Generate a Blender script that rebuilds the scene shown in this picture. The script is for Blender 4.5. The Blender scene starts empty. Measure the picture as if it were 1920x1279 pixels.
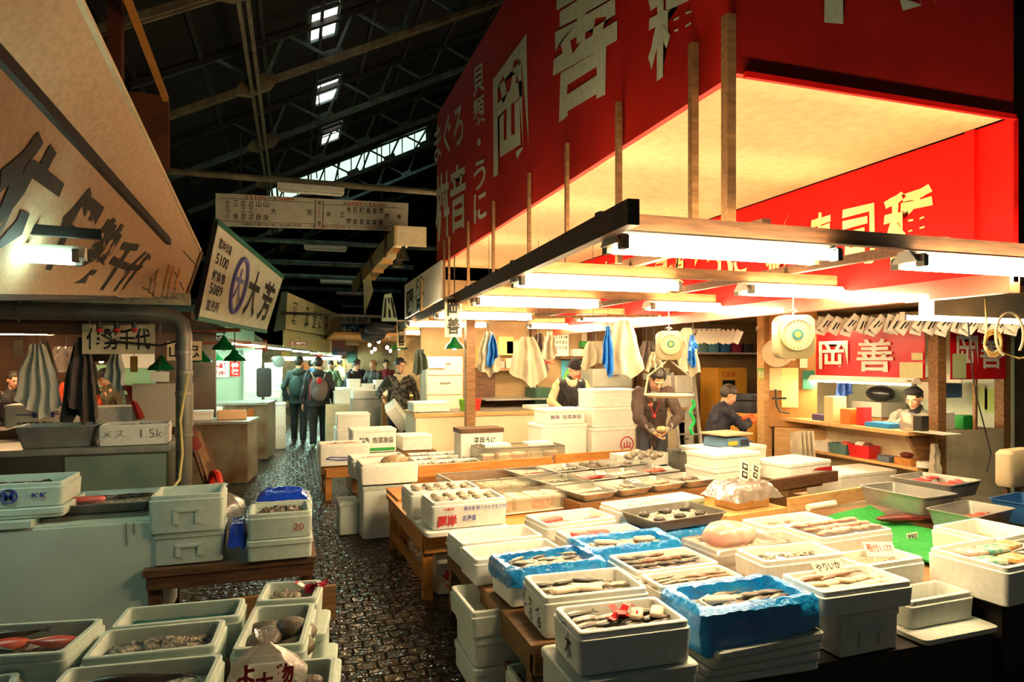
import bpy, bmesh, math, random
from mathutils import Vector as V, Matrix, noise
from math import sin, cos, pi

# ---------------------------------------------------------------- scene, camera, world, exposure
S = bpy.context.scene
COL = S.collection
TH = math.radians(18.2)            # the aisle runs along +Y; the camera is turned clockwise from it
FPX, CAMH, HU, HV = 1250.0, 1.70, 960.0, 675.0
cam_data = bpy.data.cameras.new('camera')
cam_data.sensor_width = 36.0
cam_data.lens = FPX / 1920 * 36.0
cam_data.shift_y = (HV - 639.5) / 1920
cam_data.clip_start, cam_data.clip_end = 0.05, 200
cam = bpy.data.objects.new('camera', cam_data)
cam.location = (0, 0, CAMH)
cam.rotation_euler = (pi / 2, 0, -TH)
COL.objects.link(cam)
S.camera = cam
S.view_settings.view_transform = 'Standard'
S.view_settings.look = 'None'
S.view_settings.gamma = 1
S.view_settings.use_curve_mapping = False
S.view_settings.exposure = 0.6
S.cycles.use_denoising = True
S.cycles.max_bounces = 6
S.cycles.transparent_max_bounces = 12
S.cycles.sample_clamp_indirect = 6
S.cycles.caustics_reflective = False
S.cycles.caustics_refractive = False
W = bpy.data.worlds.new('dim_daylight')
S.world = W
W.use_nodes = True
W.node_tree.nodes['Background'].inputs[0].default_value = (0.42, 0.62, 0.58, 1)
W.node_tree.nodes['Background'].inputs[1].default_value = 0.055

# ---------------------------------------------------------------- photograph measurements -> places in the hall
def ray(u, v):
    dx = (u - HU) / FPX
    return V((cos(TH) * dx + sin(TH), -sin(TH) * dx + cos(TH), -(v - HV) / FPX))
O = V((0, 0, CAMH))
def M(u, v, z): r = ray(u, v); return O + r * ((z - CAMH) / r.z)       # on the level z
def Mx(u, v, x): r = ray(u, v); return O + r * (x / r.x)               # on the plane x
def My(u, v, y): r = ray(u, v); return O + r * (y / r.y)               # on the plane y
def D(u, v, d): return O + ray(u, v) * d                              # at a distance

rnd = random.Random(11)
def U(a, b): return rnd.uniform(a, b)

# ---------------------------------------------------------------- materials
def lin(c):
    return tuple((x / 255 / 12.92) if x / 255 <= 0.04045 else ((x / 255 + 0.055) / 1.055) ** 2.4 for x in c) + (1,)
MATS = {}
def mat(name, c, rough=0.6, metal=0.0, c2=None, scale=8.0, bump=0.0, bscale=None, spec=0.5, emit=0, ecol=None, trans=0, alpha=1, coat=0, detail=4, ramp=(0.35, 0.7), stretch=None, sss=0, sheen=0):
    if name in MATS: return MATS[name]
    m = bpy.data.materials.new(name); m.use_nodes = True
    nt = m.node_tree; N = nt.nodes; L = nt.links
    b = N['Principled BSDF']
    b.inputs['Base Color'].default_value = lin(c)
    b.inputs['Roughness'].default_value = rough
    b.inputs['Metallic'].default_value = metal
    b.inputs['Specular IOR Level'].default_value = spec
    b.inputs['Transmission Weight'].default_value = trans
    b.inputs['Alpha'].default_value = alpha
    b.inputs['Coat Weight'].default_value = coat
    if sss:
        b.inputs['Subsurface Weight'].default_value = sss
        b.inputs['Subsurface Radius'].default_value = (0.02, 0.01, 0.006)
    if emit:
        b.inputs['Emission Color'].default_value = lin(ecol or c)
        b.inputs['Emission Strength'].default_value = emit
    tc = None
    if c2 or bump:
        tc = N.new('ShaderNodeTexCoord')
        src = tc.outputs['Object']
        if stretch:
            mp = N.new('ShaderNodeMapping'); mp.inputs['Scale'].default_value = stretch
            L.new(src, mp.inputs['Vector']); src = mp.outputs['Vector']
    if c2:
        n = N.new('ShaderNodeTexNoise'); n.inputs['Scale'].default_value = scale; n.inputs['Detail'].default_value = detail
        L.new(src, n.inputs['Vector'])
        r = N.new('ShaderNodeValToRGB')
        r.color_ramp.elements[0].position, r.color_ramp.elements[1].position = ramp
        r.color_ramp.elements[0].color, r.color_ramp.elements[1].color = lin(c), lin(c2)
        L.new(n.outputs['Fac'], r.inputs['Fac']); L.new(r.outputs['Color'], b.inputs['Base Color'])
    if bump:
        n2 = N.new('ShaderNodeTexNoise'); n2.inputs['Scale'].default_value = bscale or scale; n2.inputs['Detail'].default_value = 5
        L.new(src, n2.inputs['Vector'])
        bp = N.new('ShaderNodeBump'); bp.inputs['Strength'].default_value = bump; bp.inputs['Distance'].default_value = 0.02
        L.new(n2.outputs['Fac'], bp.inputs['Height']); L.new(bp.outputs['Normal'], b.inputs['Normal'])
    MATS[name] = m
    return m

def film(name, c, clear=0.6, rough=0.12, gloss=0.18, bump=0.0, bscale=20):
    """thin see-through plastic or glass: mostly transparent, partly diffuse, with a gloss"""
    m = bpy.data.materials.new(name); m.use_nodes = True
    nt = m.node_tree; N = nt.nodes; L = nt.links
    N.remove(N['Principled BSDF']); out = N['Material Output']
    t = N.new('ShaderNodeBsdfTransparent'); d = N.new('ShaderNodeBsdfTranslucent'); df = N.new('ShaderNodeBsdfDiffuse'); g = N.new('ShaderNodeBsdfGlossy')
    t.inputs[0].default_value = tuple(0.5 + 0.5 * x for x in lin(c)[:3]) + (1,)
    d.inputs[0].default_value = lin(c); df.inputs[0].default_value = lin(c)
    g.inputs['Roughness'].default_value = rough
    a = N.new('ShaderNodeMixShader'); b = N.new('ShaderNodeMixShader'); e = N.new('ShaderNodeMixShader')
    a.inputs[0].default_value = 0.5; L.new(d.outputs[0], a.inputs[1]); L.new(df.outputs[0], a.inputs[2])
    b.inputs[0].default_value = clear; L.new(a.outputs[0], b.inputs[1]); L.new(t.outputs[0], b.inputs[2])
    fr = N.new('ShaderNodeLayerWeight'); fr.inputs[0].default_value = 0.35
    mu = N.new('ShaderNodeMath'); mu.operation = 'MULTIPLY_ADD'; mu.inputs[1].default_value = 0.5; mu.inputs[2].default_value = gloss * 0.4
    L.new(fr.outputs['Fresnel'], mu.inputs[0]); L.new(mu.outputs[0], e.inputs[0])
    L.new(b.outputs[0], e.inputs[1]); L.new(g.outputs[0], e.inputs[2]); L.new(e.outputs[0], out.inputs[0])
    if bump:
        tc = N.new('ShaderNodeTexCoord'); n2 = N.new('ShaderNodeTexNoise'); n2.inputs['Scale'].default_value = bscale
        L.new(tc.outputs['Object'], n2.inputs['Vector'])
        bp = N.new('ShaderNodeBump'); bp.inputs['Strength'].default_value = bump; bp.inputs['Distance'].default_value = 0.02
        L.new(n2.outputs['Fac'], bp.inputs['Height'])
        for q in (d, df, g): L.new(bp.outputs['Normal'], q.inputs['Normal'])
    MATS[name] = m
    return m

# ---------------------------------------------------------------- mesh building
def rr(hx, hy, r, n=3, cx=0, cy=0):
    r = max(1e-4, min(r, hx * 0.98, hy * 0.98)); out = []
    for k, (sx, sy) in enumerate(((1, 1), (-1, 1), (-1, -1), (1, -1))):
        for i in range(n + 1):
            a = pi / 2 * (k + i / n)
            out.append((cx + sx * (hx - r) + r * cos(a), cy + sy * (hy - r) + r * sin(a)))
    return out
def frame(d):
    d = V(d).normalized(); up = V((0, 0, 1)) if abs(d.z) < 0.95 else V((0, 1, 0))
    s = d.cross(up).normalized(); return s, s.cross(d).normalized()
class MB:
    def __init__(s): s.v = []; s.f = []; s.mi = []
    def add(s, vs, fs, mi=0):
        n = len(s.v); s.v += [tuple(p) for p in vs]; s.f += [tuple(i + n for i in f) for f in fs]; s.mi += [mi] * len(fs); return s
    def box(s, x0, y0, z0, x1, y1, z1, mi=0):
        return s.add([(x0, y0, z0), (x1, y0, z0), (x1, y1, z0), (x0, y1, z0), (x0, y0, z1), (x1, y0, z1), (x1, y1, z1), (x0, y1, z1)],
                     [(0, 3, 2, 1), (4, 5, 6, 7), (0, 1, 5, 4), (1, 2, 6, 5), (2, 3, 7, 6), (3, 0, 4, 7)], mi)
    def cbox(s, c, sz, mi=0, rot=None):
        m = MB().box(-sz[0] / 2, -sz[1] / 2, -sz[2] / 2, sz[0] / 2, sz[1] / 2, sz[2] / 2)
        c = V(c); return s.add([c + (rot @ V(p) if rot else V(p)) for p in m.v], m.f, mi)
    def bar(s, a, b, w, h, mi=0):
        """a straight square-cut bar from a to b"""
        a, b = V(a), V(b); d = b - a; x, y = frame(d); vs = []
        for p in (a, b):
            for i, j in ((-1, -1), (1, -1), (1, 1), (-1, 1)): vs.append(p + x * (i * w / 2) + y * (j * h / 2))
        return s.add(vs, [(0, 3, 2, 1), (4, 5, 6, 7), (0, 1, 5, 4), (1, 2, 6, 5), (2, 3, 7, 6), (3, 0, 4, 7)], mi)
    def loft(s, loops, cap0=True, cap1=True, mi=0, close=True):
        n = len(loops[0]); vs = [p for l in loops for p in l]; fs = []
        for k in range(len(loops) - 1):
            for i in range(n if close else n - 1):
                j = (i + 1) % n; fs.append((k * n + i, k * n + j, (k + 1) * n + j, (k + 1) * n + i))
        if cap0: fs.append(tuple(range(n - 1, -1, -1)))
        if cap1: fs.append(tuple((len(loops) - 1) * n + i for i in range(n)))
        return s.add(vs, fs, mi)
    def rloft(s, spec, mi=0, cap1=True, n=3, c=(0, 0)):
        """spec: (half x, half y, z, corner radius)"""
        return s.loft([[(x, y, z) for x, y in rr(a, b, r, n, c[0], c[1])] for a, b, z, r in spec], True, cap1, mi)
    def tube(s, pts, r, seg=8, mi=0, caps=True):
        pts = [V(p) for p in pts]; loops = []
        for i, p in enumerate(pts):
            d = (pts[min(i + 1, len(pts) - 1)] - pts[max(i - 1, 0)])
            if d.length < 1e-9: d = V((0, 0, 1))
            x, y = frame(d); q = r[i] if isinstance(r, (list, tuple)) else r
            loops.append([p + x * (q * cos(2 * pi * k / seg)) + y * (q * sin(2 * pi * k / seg)) for k in range(seg)])
        # keep neighbouring rings aligned
        for i in range(1, len(loops)):
            best = min(range(seg), key=lambda o: (loops[i][o] - loops[i - 1][0]).length)
            loops[i] = loops[i][best:] + loops[i][:best]
        return s.loft(loops, caps, caps, mi)
    def lathe(s, prof, c=(0, 0, 0), seg=20, mi=0, cap0=True, cap1=True, axis=None):
        q = axis.normalized().to_track_quat('Z', 'Y') if axis else None
        loops = []
        for r, z in prof:
            l = [V((r * cos(2 * pi * k / seg), r * sin(2 * pi * k / seg), z)) for k in range(seg)]
            loops.append([V(c) + (q @ p if q else p) for p in l])
        return s.loft(loops, cap0, cap1, mi)
    def ell(s, c, r, seg=14, rings=9, mi=0, rot=None, fn=None):
        loops = []
        for i in range(1, rings):
            t = pi * i / rings; l = []
            for k in range(seg):
                a = 2 * pi * k / seg; p = V((r[0] * sin(t) * cos(a), r[1] * sin(t) * sin(a), -r[2] * cos(t)))
                if fn: p = fn(p)
                l.append(V(c) + (rot @ p if rot else p))
            loops.append(l)
        return s.loft(loops, True, True, mi)
    def prism(s, poly, z0, z1, mi=0, basis=None):
        """poly in the plane (a, b) swept along the third axis; basis = (origin, a, b, normal)"""
        o, a, b, n = basis or (V((0, 0, 0)), V((1, 0, 0)), V((0, 1, 0)), V((0, 0, 1)))
        return s.loft([[o + a * x + b * y + n * z for x, y in poly] for z in (z0, z1)], True, True, mi)
    def grid(s, f, nu, nv, mi=0):
        vs = [f(i / nu, j / nv) for j in range(nv + 1) for i in range(nu + 1)]
        return s.add(vs, [(j * (nu + 1) + i, j * (nu + 1) + i + 1, (j + 1) * (nu + 1) + i + 1, (j + 1) * (nu + 1) + i) for j in range(nv) for i in range(nu)], mi)
    def sheet(s, f, nu, nv, t, mi=0):
        """a curved sheet of thickness t (front and back, joined at the border)"""
        P = [[V(f(i / nu, j / nv)) for i in range(nu + 1)] for j in range(nv + 1)]; vs = []; w = nu + 1
        for sg in (0.5, -0.5):
            for j in range(nv + 1):
                for i in range(nu + 1):
                    a = P[j][min(i + 1, nu)] - P[j][max(i - 1, 0)]; b = P[min(j + 1, nv)][i] - P[max(j - 1, 0)][i]
                    n = a.cross(b); n = n.normalized() if n.length > 1e-12 else V((0, 0, 1)); vs.append(P[j][i] + n * (t * sg))
        K = w * (nv + 1); fs = []
        for j in range(nv):
            for i in range(nu):
                q = (j * w + i, j * w + i + 1, (j + 1) * w + i + 1, (j + 1) * w + i); fs.append(q); fs.append(tuple(x + K for x in reversed(q)))
        ring = [i for i in range(nu)] + [j * w + nu for j in range(nv)] + [nv * w + nu - i for i in range(nu)] + [(nv - j) * w for j in range(nv)]
        for k in range(len(ring)):
            a, b = ring[k], ring[(k + 1) % len(ring)]; fs.append((b, a, a + K, b + K))
        return s.add(vs, fs, mi)
    def move(s, m):
        s.v = [tuple(m @ V(p)) for p in s.v]; return s
    def build(s, name, ms, parent=None, loc=None, rz=0, smooth=True, bevel=0, angle=35):
        me = bpy.data.meshes.new(name); me.from_pydata(s.v, [], s.f)
        if not isinstance(ms, (list, tuple)): ms = [ms]
        for m in ms: me.materials.append(m)
        me.polygons.foreach_set('material_index', s.mi)
        if bevel:
            bm = bmesh.new(); bm.from_mesh(me)
            bmesh.ops.remove_doubles(bm, verts=bm.verts, dist=1e-5)
            es = [e for e in bm.edges if len(e.link_faces) == 2 and e.calc_face_angle(0) > 0.5]
            bmesh.ops.bevel(bm, geom=es, offset=bevel, segments=2, affect='EDGES', clamp_overlap=True)
            bm.to_mesh(me); bm.free()
        if smooth:
            me.polygons.foreach_set('use_smooth', [True] * len(me.polygons)); me.set_sharp_from_angle(angle=math.radians(angle))
        me.update()
        return link(name, me, parent, loc, rz)
def link(name, me, parent=None, loc=None, rz=0):
    o = bpy.data.objects.new(name, me); COL.objects.link(o)
    if parent: o.parent = parent
    if loc is not None: o.location = loc
    if rz: o.rotation_euler = (0, 0, rz)
    return o
def tag(o, label, cat, group=None, kind=None):
    o['label'] = label; o['category'] = cat
    if group: o['group'] = group
    if kind: o['kind'] = kind
    return o
def thing(name, label, cat, loc=(0, 0, 0), rz=0, group=None):
    o = bpy.data.objects.new(name, None); COL.objects.link(o); o.location = loc; o.rotation_euler = (0, 0, rz); o.empty_display_size = 0.1
    return tag(o, label, cat, group)
def struct(o): o['kind'] = 'structure'; return o
def kids(o): return [c for c in COL.objects if c.parent == o]
def dup(o, loc=None, rz=None, label=None, group=None, parent=None):
    c = o.copy(); COL.objects.link(c)
    if parent: c.parent = parent
    if loc is not None: c.location = loc
    if rz is not None: c.rotation_euler = (0, 0, rz)
    if label: c['label'] = label
    if group: c['group'] = group
    for ch in o.children: dup(ch, parent=c)
    return c

# ---------------------------------------------------------------- writing
def glyphs(s, bold=0.02, shear=0.0):
    c = bpy.data.curves.new('t', 'FONT'); c.body = s; c.offset = bold; c.resolution_u = 3; c.shear = shear
    o = bpy.data.objects.new('t', c); COL.objects.link(o)
    bpy.context.view_layer.update()
    me = bpy.data.meshes.new_from_object(o.evaluated_get(bpy.context.evaluated_depsgraph_get()))
    vs = [V(v.co) for v in me.vertices]; fs = [tuple(p.vertices) for p in me.polygons]
    bpy.data.objects.remove(o); bpy.data.curves.remove(c); bpy.data.meshes.remove(me)
    if not vs: return [], []
    x0, x1 = min(v.x for v in vs), max(v.x for v in vs); y0, y1 = min(v.y for v in vs), max(v.y for v in vs)
    return [V(((v.x - x0) / max(x1 - x0, 1e-6), (v.y - y0) / max(y1 - y0, 1e-6), 0)) for v in vs], fs
def onto(quad, u, v):
    a, b, c, d = quad; return (a * (1 - u) + b * u) * (1 - v) + (d * (1 - u) + c * u) * v
def sub(quad, u0, v0, u1, v1): return [onto(quad, u0, v0), onto(quad, u1, v0), onto(quad, u1, v1), onto(quad, u0, v1)]
def write(mb, s, quad, off=0.003, bold=0.02, mi=0, rough=0.0):
    """letters spread over quad (lower left, lower right, upper right, upper left as read)"""
    quad = [V(q) for q in quad]; n = (quad[1] - quad[0]).cross(quad[3] - quad[0]).normalized()
    vs, fs = glyphs(s, bold); k = U(0, 50)
    def w(p):
        if rough:
            p = V((p.x + rough * noise.noise(V((p.x * 5 + k, p.y * 5, 1))), p.y + rough * noise.noise(V((p.x * 5, p.y * 5 + k, 7))), 0))
        return onto(quad, p.x, p.y) + n * off
    if vs: mb.add([w(p) for p in vs], fs, mi)
    return mb
def column(mb, chars, quad, gap=0.08, **k):
    n = len(chars)
    for i, ch in enumerate(chars):
        if ch == ' ': continue
        v1 = 1 - i / n; v0 = 1 - (i + 1) / n; g = (v1 - v0) * gap / 2
        if ch in '・.': write(mb, '・', sub(quad, 0.35, v0 + (v1 - v0) * 0.4, 0.65, v0 + (v1 - v0) * 0.65), **k)
        elif ch == '一' or ch == 'ー': write(mb, '一', sub(quad, 0, v0 + (v1 - v0) * .42, 1, v0 + (v1 - v0) * .58), **k)
        elif ch == '二' or ch == '三': write(mb, ch, sub(quad, 0, v0 + (v1 - v0) * .2, 1, v1 - (v1 - v0) * .2), **k)
        else: write(mb, ch, sub(quad, 0, v0 + g, 1, v1 - g), **k)
    return mb
# ================================================================ materials used all over
foam_w = mat('white_foam', (232, 232, 222), 0.7, c2=(246, 245, 238), scale=30, bump=0.08, bscale=160)
foam_s = mat('shaded_foam', (180, 196, 184), 0.72, c2=(196, 208, 198), scale=25, bump=0.08, bscale=160)  # white foam darkened and greened for the dimmer light on the left
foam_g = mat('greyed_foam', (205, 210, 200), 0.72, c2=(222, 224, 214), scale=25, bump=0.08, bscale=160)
wood_d = mat('dark_wood', (74, 48, 30), 0.65, c2=(108, 72, 44), scale=6, stretch=(1, 8, 8), bump=0.15, bscale=40)
wood_m = mat('brown_wood', (110, 78, 46), 0.6, c2=(146, 106, 64), scale=5, stretch=(1, 7, 7), bump=0.12, bscale=40)
wood_l = mat('pale_wood', (196, 150, 92), 0.6, c2=(222, 182, 124), scale=5, stretch=(1, 7, 7), bump=0.1, bscale=40)
wood_o = mat('orange_wood', (176, 112, 48), 0.55, c2=(206, 142, 66), scale=5, stretch=(1, 7, 7), bump=0.1, bscale=40)
ply = mat('cream_plywood', (160, 132, 92), 0.7, c2=(172, 146, 104), scale=14, bump=0.05, bscale=60)
steel = mat('stainless_steel', (184, 184, 178), 0.32, 0.55, c2=(152, 152, 146), scale=5, bump=0.03, bscale=18)
steel_d = mat('dull_steel', (138, 136, 128), 0.4, 0.45, c2=(106, 100, 90), scale=4, bump=0.04)
iron = mat('dark_iron', (46, 50, 50), 0.55, 0.4, c2=(66, 60, 52), scale=9)
truss_m = mat('truss_paint', (92, 116, 112), 0.6, 0.2, c2=(60, 78, 74), scale=4)
tie_m = mat('pale_tie_paint', (120, 112, 86), 0.6, c2=(84, 76, 58), scale=5)
black = mat('black_paint', (20, 18, 16), 0.6)
ink = mat('black_ink', (24, 22, 20), 0.75)
red_ink = mat('red_ink', (188, 30, 34), 0.6)
blue_ink = mat('blue_ink', (38, 52, 150), 0.6)
teal_p = mat('teal_paint', (40, 108, 92), 0.6)
red_sign = mat('red_sign_sheet', (170, 24, 10), 0.6, spec=.25, c2=(154, 16, 7), scale=3, bump=0.05, bscale=9)
red_lit = mat('red_panel_sheet', (226, 8, 2), 0.65, spec=.2, c2=(214, 6, 2), scale=3)
letter_w = mat('pale_lettering', (192, 202, 182), 0.8, spec=.2, c2=(174, 186, 166), scale=20)
letter_y = mat('cream_lettering', (244, 216, 150), 0.7)
cream = mat('cream_board', (226, 208, 172), 0.75, c2=(208, 188, 150), scale=7, bump=0.04)
white_p = mat('white_paint', (232, 230, 220), 0.5, c2=(220, 216, 202), scale=6)
paper = mat('white_paper', (238, 234, 222), 0.8)
tarp_c = mat('cream_canvas', (190, 166, 134), 0.85, c2=(172, 150, 120), scale=30, bump=0.05, bscale=90)
TUBE_R, TUBE_L = 92.0, 105.0
tube_w = mat('warm_tube', (255, 236, 205), 0.4, emit=TUBE_R, ecol=(255, 225, 172))
tube_m = mat('mint_stall_tube', (240, 255, 240), 0.4, emit=26, ecol=(206, 255, 232))
tube_n = mat('close_tube', (240, 255, 240), 0.4, emit=22, ecol=(206, 255, 232))
tube_g = mat('greenish_tube', (240, 255, 240), 0.4, emit=TUBE_L, ecol=(206, 255, 232))
sock = mat('grey_socket', (128, 120, 108), 0.5)

# ================================================================ the hall: floor, roof, end walls
def cobble_material():
    m = bpy.data.materials.new('wet_cobblestone'); m.use_nodes = True
    nt = m.node_tree; N = nt.nodes; L = nt.links; b = N['Principled BSDF']
    tc = N.new('ShaderNodeTexCoord'); mp = N.new('ShaderNodeMapping'); L.new(tc.outputs['Object'], mp.inputs['Vector'])
    nz = N.new('ShaderNodeTexNoise'); nz.inputs['Scale'].default_value = 3.0; L.new(tc.outputs['Object'], nz.inputs['Vector'])
    ad = N.new('ShaderNodeMixRGB'); ad.blend_type = 'ADD'; ad.inputs[0].default_value = 0.05
    L.new(mp.outputs[0], ad.inputs[1]); L.new(nz.outputs['Color'], ad.inputs[2])
    br = N.new('ShaderNodeTexBrick'); br.inputs['Scale'].default_value = 5.2; br.inputs['Mortar Size'].default_value = 0.045
    br.inputs['Mortar Smooth'].default_value = 1.0; br.inputs['Brick Width'].default_value = 0.62; br.inputs['Row Height'].default_value = 0.5
    br.inputs['Color1'].default_value = lin((70, 58, 42)); br.inputs['Color2'].default_value = lin((34, 28, 22)); br.inputs['Mortar'].default_value = lin((12, 10, 8))
    L.new(ad.outputs[0], br.inputs['Vector'])
    n2 = N.new('ShaderNodeTexNoise'); n2.inputs['Scale'].default_value = 14; L.new(tc.outputs['Object'], n2.inputs['Vector'])
    h = N.new('ShaderNodeMath'); h.operation = 'MULTIPLY_ADD'; h.inputs[1].default_value = -1.0; L.new(br.outputs['Fac'], h.inputs[0]); 
    s = N.new('ShaderNodeMath'); s.operation = 'MULTIPLY'; s.inputs[1].default_value = 0.9; L.new(n2.outputs['Fac'], s.inputs[0]); L.new(s.outputs[0], h.inputs[2])
    bp = N.new('ShaderNodeBump'); bp.inputs['Strength'].default_value = 1.0; bp.inputs['Distance'].default_value = 0.05
    L.new(h.outputs[0], bp.inputs['Height']); L.new(bp.outputs[0], b.inputs['Normal'])
    L.new(br.outputs['Color'], b.inputs['Base Color'])
    n3 = N.new('ShaderNodeTexNoise'); n3.inputs['Scale'].default_value = 2.2; L.new(tc.outputs['Object'], n3.inputs['Vector'])
    r = N.new('ShaderNodeMapRange'); r.inputs[3].default_value = 0.06; r.inputs[4].default_value = 0.3; L.new(n3.outputs['Fac'], r.inputs[0]); L.new(r.outputs[0], b.inputs['Roughness'])
    b.inputs['Specular IOR Level'].default_value = 0.6
    return m
struct(MB().box(-9, -1.5, -0.1, 12, 46, 0).build('floor', cobble_material(), smooth=False))
roof_m = mat('darkened_roof_board', (13, 11, 10), 0.95, c2=(9, 8, 8), scale=2)  # base colour darkened to keep the lamplit boards near black
wall_k = mat('dark_hall_wall', (40, 38, 34), 0.9, c2=(28, 26, 24), scale=2)
sky_m = mat('bright_skylight_glass', (250, 246, 238), 0.5, emit=2.2, ecol=(252, 246, 236))
sky_g = mat('green_skylight_glass', (200, 236, 214), 0.5, emit=0.9, ecol=(205, 238, 216))
RZ = lambda x: 7.7 + 0.5 * x            # roof slope over the aisle, rising to the +x side
roof = MB()
roof.add([(-9, -1.5, RZ(-9)), (6, -1.5, RZ(6)), (6, 46, RZ(6)), (-9, 46, RZ(-9)), (-9, -1.5, RZ(-9) + .1), (6, -1.5, RZ(6) + .1), (6, 46, RZ(6) + .1), (-9, 46, RZ(-9) + .1)],
         [(0, 3, 2, 1), (4, 5, 6, 7), (0, 1, 5, 4), (1, 2, 6, 5), (2, 3, 7, 6), (3, 0, 4, 7)])
roof.add([(6, -1.5, RZ(6)), (12, -1.5, RZ(0)), (12, 46, RZ(0)), (6, 46, RZ(6)), (6, -1.5, RZ(6) + .1), (12, -1.5, RZ(0) + .1), (12, 46, RZ(0) + .1), (6, 46, RZ(6) + .1)],
         [(0, 3, 2, 1), (4, 5, 6, 7), (0, 1, 5, 4), (1, 2, 6, 5), (2, 3, 7, 6), (3, 0, 4, 7)])
struct(roof.build('ceiling', roof_m, smooth=False))
struct(MB().box(-9.2, -1.5, 0, -9, 46, 8).build('wall_left', wall_k, smooth=False))
struct(MB().box(12, -1.5, 0, 12.2, 46, 11).build('wall_right', wall_k, smooth=False))
struct(MB().box(-9.2, 46, 0, 12.2, 46.2, 11).build('wall_far', wall_k, smooth=False))

def skylight(n, y0, y1, x0, x1, m, bars=2):
    """a glazed opening set just under the roof boards, with its own frame"""
    f = MB(); g = MB(); e = 0.06
    P = lambda x, y, d: V((x, y, RZ(x) - d))
    g.add([P(x0, y0, .03), P(x1, y0, .03), P(x1, y1, .03), P(x0, y1, .03), P(x0, y0, .01), P(x1, y0, .01), P(x1, y1, .01), P(x0, y1, .01)],
          [(0, 3, 2, 1), (4, 5, 6, 7), (0, 1, 5, 4), (1, 2, 6, 5), (2, 3, 7, 6), (3, 0, 4, 7)])
    for a, b in (((x0, y0), (x1, y0)), ((x1, y0), (x1, y1)), ((x1, y1), (x0, y1)), ((x0, y1), (x0, y0))): f.bar(P(*a, .05), P(*b, .05), e, e)
    for i in range(1, bars + 1):
        y = y0 + (y1 - y0) * i / (bars + 1); f.bar(P(x0, y, .05), P(x1, y, .05), 0.025, 0.04)
    o = f.build('window_%d' % n, truss_m, smooth=False); struct(o)
    g.build('pane', m, o, smooth=False)
def sky_at(n, q, m, bars=1):
    """place a skylight from where its corners show: meet the sloping roof"""
    pts = []
    for u, v in q:
        r = ray(u, v); t = (RZ(0) - CAMH) / (r.z - 0.5 * r.x); pts.append(O + r * t)
    xs = [p.x for p in pts]; ys = [p.y for p in pts]
    skylight(n, min(ys), max(ys), sum(sorted(xs)[:2]) / 2, sum(sorted(xs)[2:]) / 2, m, bars)
sky_at(1, ((578, 22), (634, 2), (634, 50), (583, 74)), sky_m)
sky_at(2, ((588, 158), (634, 140), (634, 178), (592, 194)), sky_m)
sky_at(3, ((600, 246), (637, 228), (640, 252), (604, 268)), sky_m)

def band(u0, v0, u1, v1, h):
    g = MB(); f = MB(); P = []
    for u, v in ((u0, v0), (u1, v1), (u1, v1 + h), (u0, v0 + h)):
        r = ray(u, v); t = (RZ(0) - CAMH) / (r.z - 0.5 * r.x); P.append(O + r * t + V((0, 0, -.04)))
    n = V((0, 0, 1)); g.add(P + [p + n * .02 for p in P], [(0, 3, 2, 1), (4, 5, 6, 7), (0, 1, 5, 4), (1, 2, 6, 5), (2, 3, 7, 6), (3, 0, 4, 7)])
    for i in range(4): f.bar(P[i] - n * .03, P[(i + 1) % 4] - n * .03, .07, .07)
    for i in range(1, 12):
        t = i / 12; f.bar(onto(P, t, 0) - n * .03, onto(P, t, 1) - n * .03, .04, .05)
    o = f.build('window_4', truss_m, smooth=False); struct(o); g.build('pane', sky_g, o, smooth=False)
band(505, 350, 800, 236, 34)

# roof trusses, each a lattice of its own
ys = [9.35, 12.65, 15.95, 19.25, 22.6, 26.5, 31, 37]
which = ['nearest', 'second nearest', 'third', 'fourth', 'fifth', 'sixth', 'seventh', 'deepest']
CZ = lambda x: 6.87 + 0.5 * x
for i, y in enumerate(ys):
    t = thing('roof_truss', 'riveted sloping steel roof truss, %s of the row over the aisle' % which[i], 'truss', (0, y, 0), 0, 'roof trusses')
    b = MB()
    for dy in (-.05, .05): b.bar((-2.6, dy, CZ(-2.6)), (6, dy, CZ(6)), .03, .1)
    b.build('lower_chord', tie_m if i < 2 else truss_m, t, smooth=False)
    MB().bar((-2.6, 0, RZ(-2.6) - .1), (6, 0, RZ(6) - .1), .1, .1).build('upper_chord', iron, t, smooth=False)
    k = MB()
    for j in range(5):
        x = -.5 + 1.2 * j; k.bar((x, 0, CZ(x)), (x + .35, 0, RZ(x + .35) - .1), .05, .05); k.bar((x, 0, CZ(x)), (x - .8, 0, RZ(x - .8) - .1), .05, .05)
        k.cbox((x, 0, CZ(x) + .08), (.42, .02, .2), 0, Matrix.Rotation(-math.atan(.5), 3, 'Y'))
    k.build('web', truss_m, t, smooth=False)
    g = MB(); g.prism([(-.42, 0), (-.2, .13), (.2, .13), (.42, 0), (.2, -.13), (-.2, -.13)], -.075, .075, 0, (V((-.62, 0, CZ(-.62))), V((.894, 0, .447)), V((-.447, 0, .894)), V((0, 1, 0))))
    g.build('gusset_plate', tie_m, t, smooth=False)
t = MB()
for dx in (-.06, .06): t.bar((-.62 + dx, 7.5, CZ(-.62) - .12), (-.62 + dx, 40, CZ(-.62) - .12), .05, .1)
tag(t.build('roof_tie', tie_m, smooth=False), 'long pale steel tie running the length of the roof under the trusses', 'beam')
b = MB()
for k in range(9):
    x = -3.5 + 1.0 * k; b.bar((x, 0, RZ(x) - .05), (x, 45.5, RZ(x) - .05), .06, .08)
tag(b.build('roof_purlins', iron, smooth=False), 'dark purlins along the underside of the roof', 'roof beam'); b = COL.objects['roof_purlins']; b['kind'] = 'structure'; b.name = 'trim_1'
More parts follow.
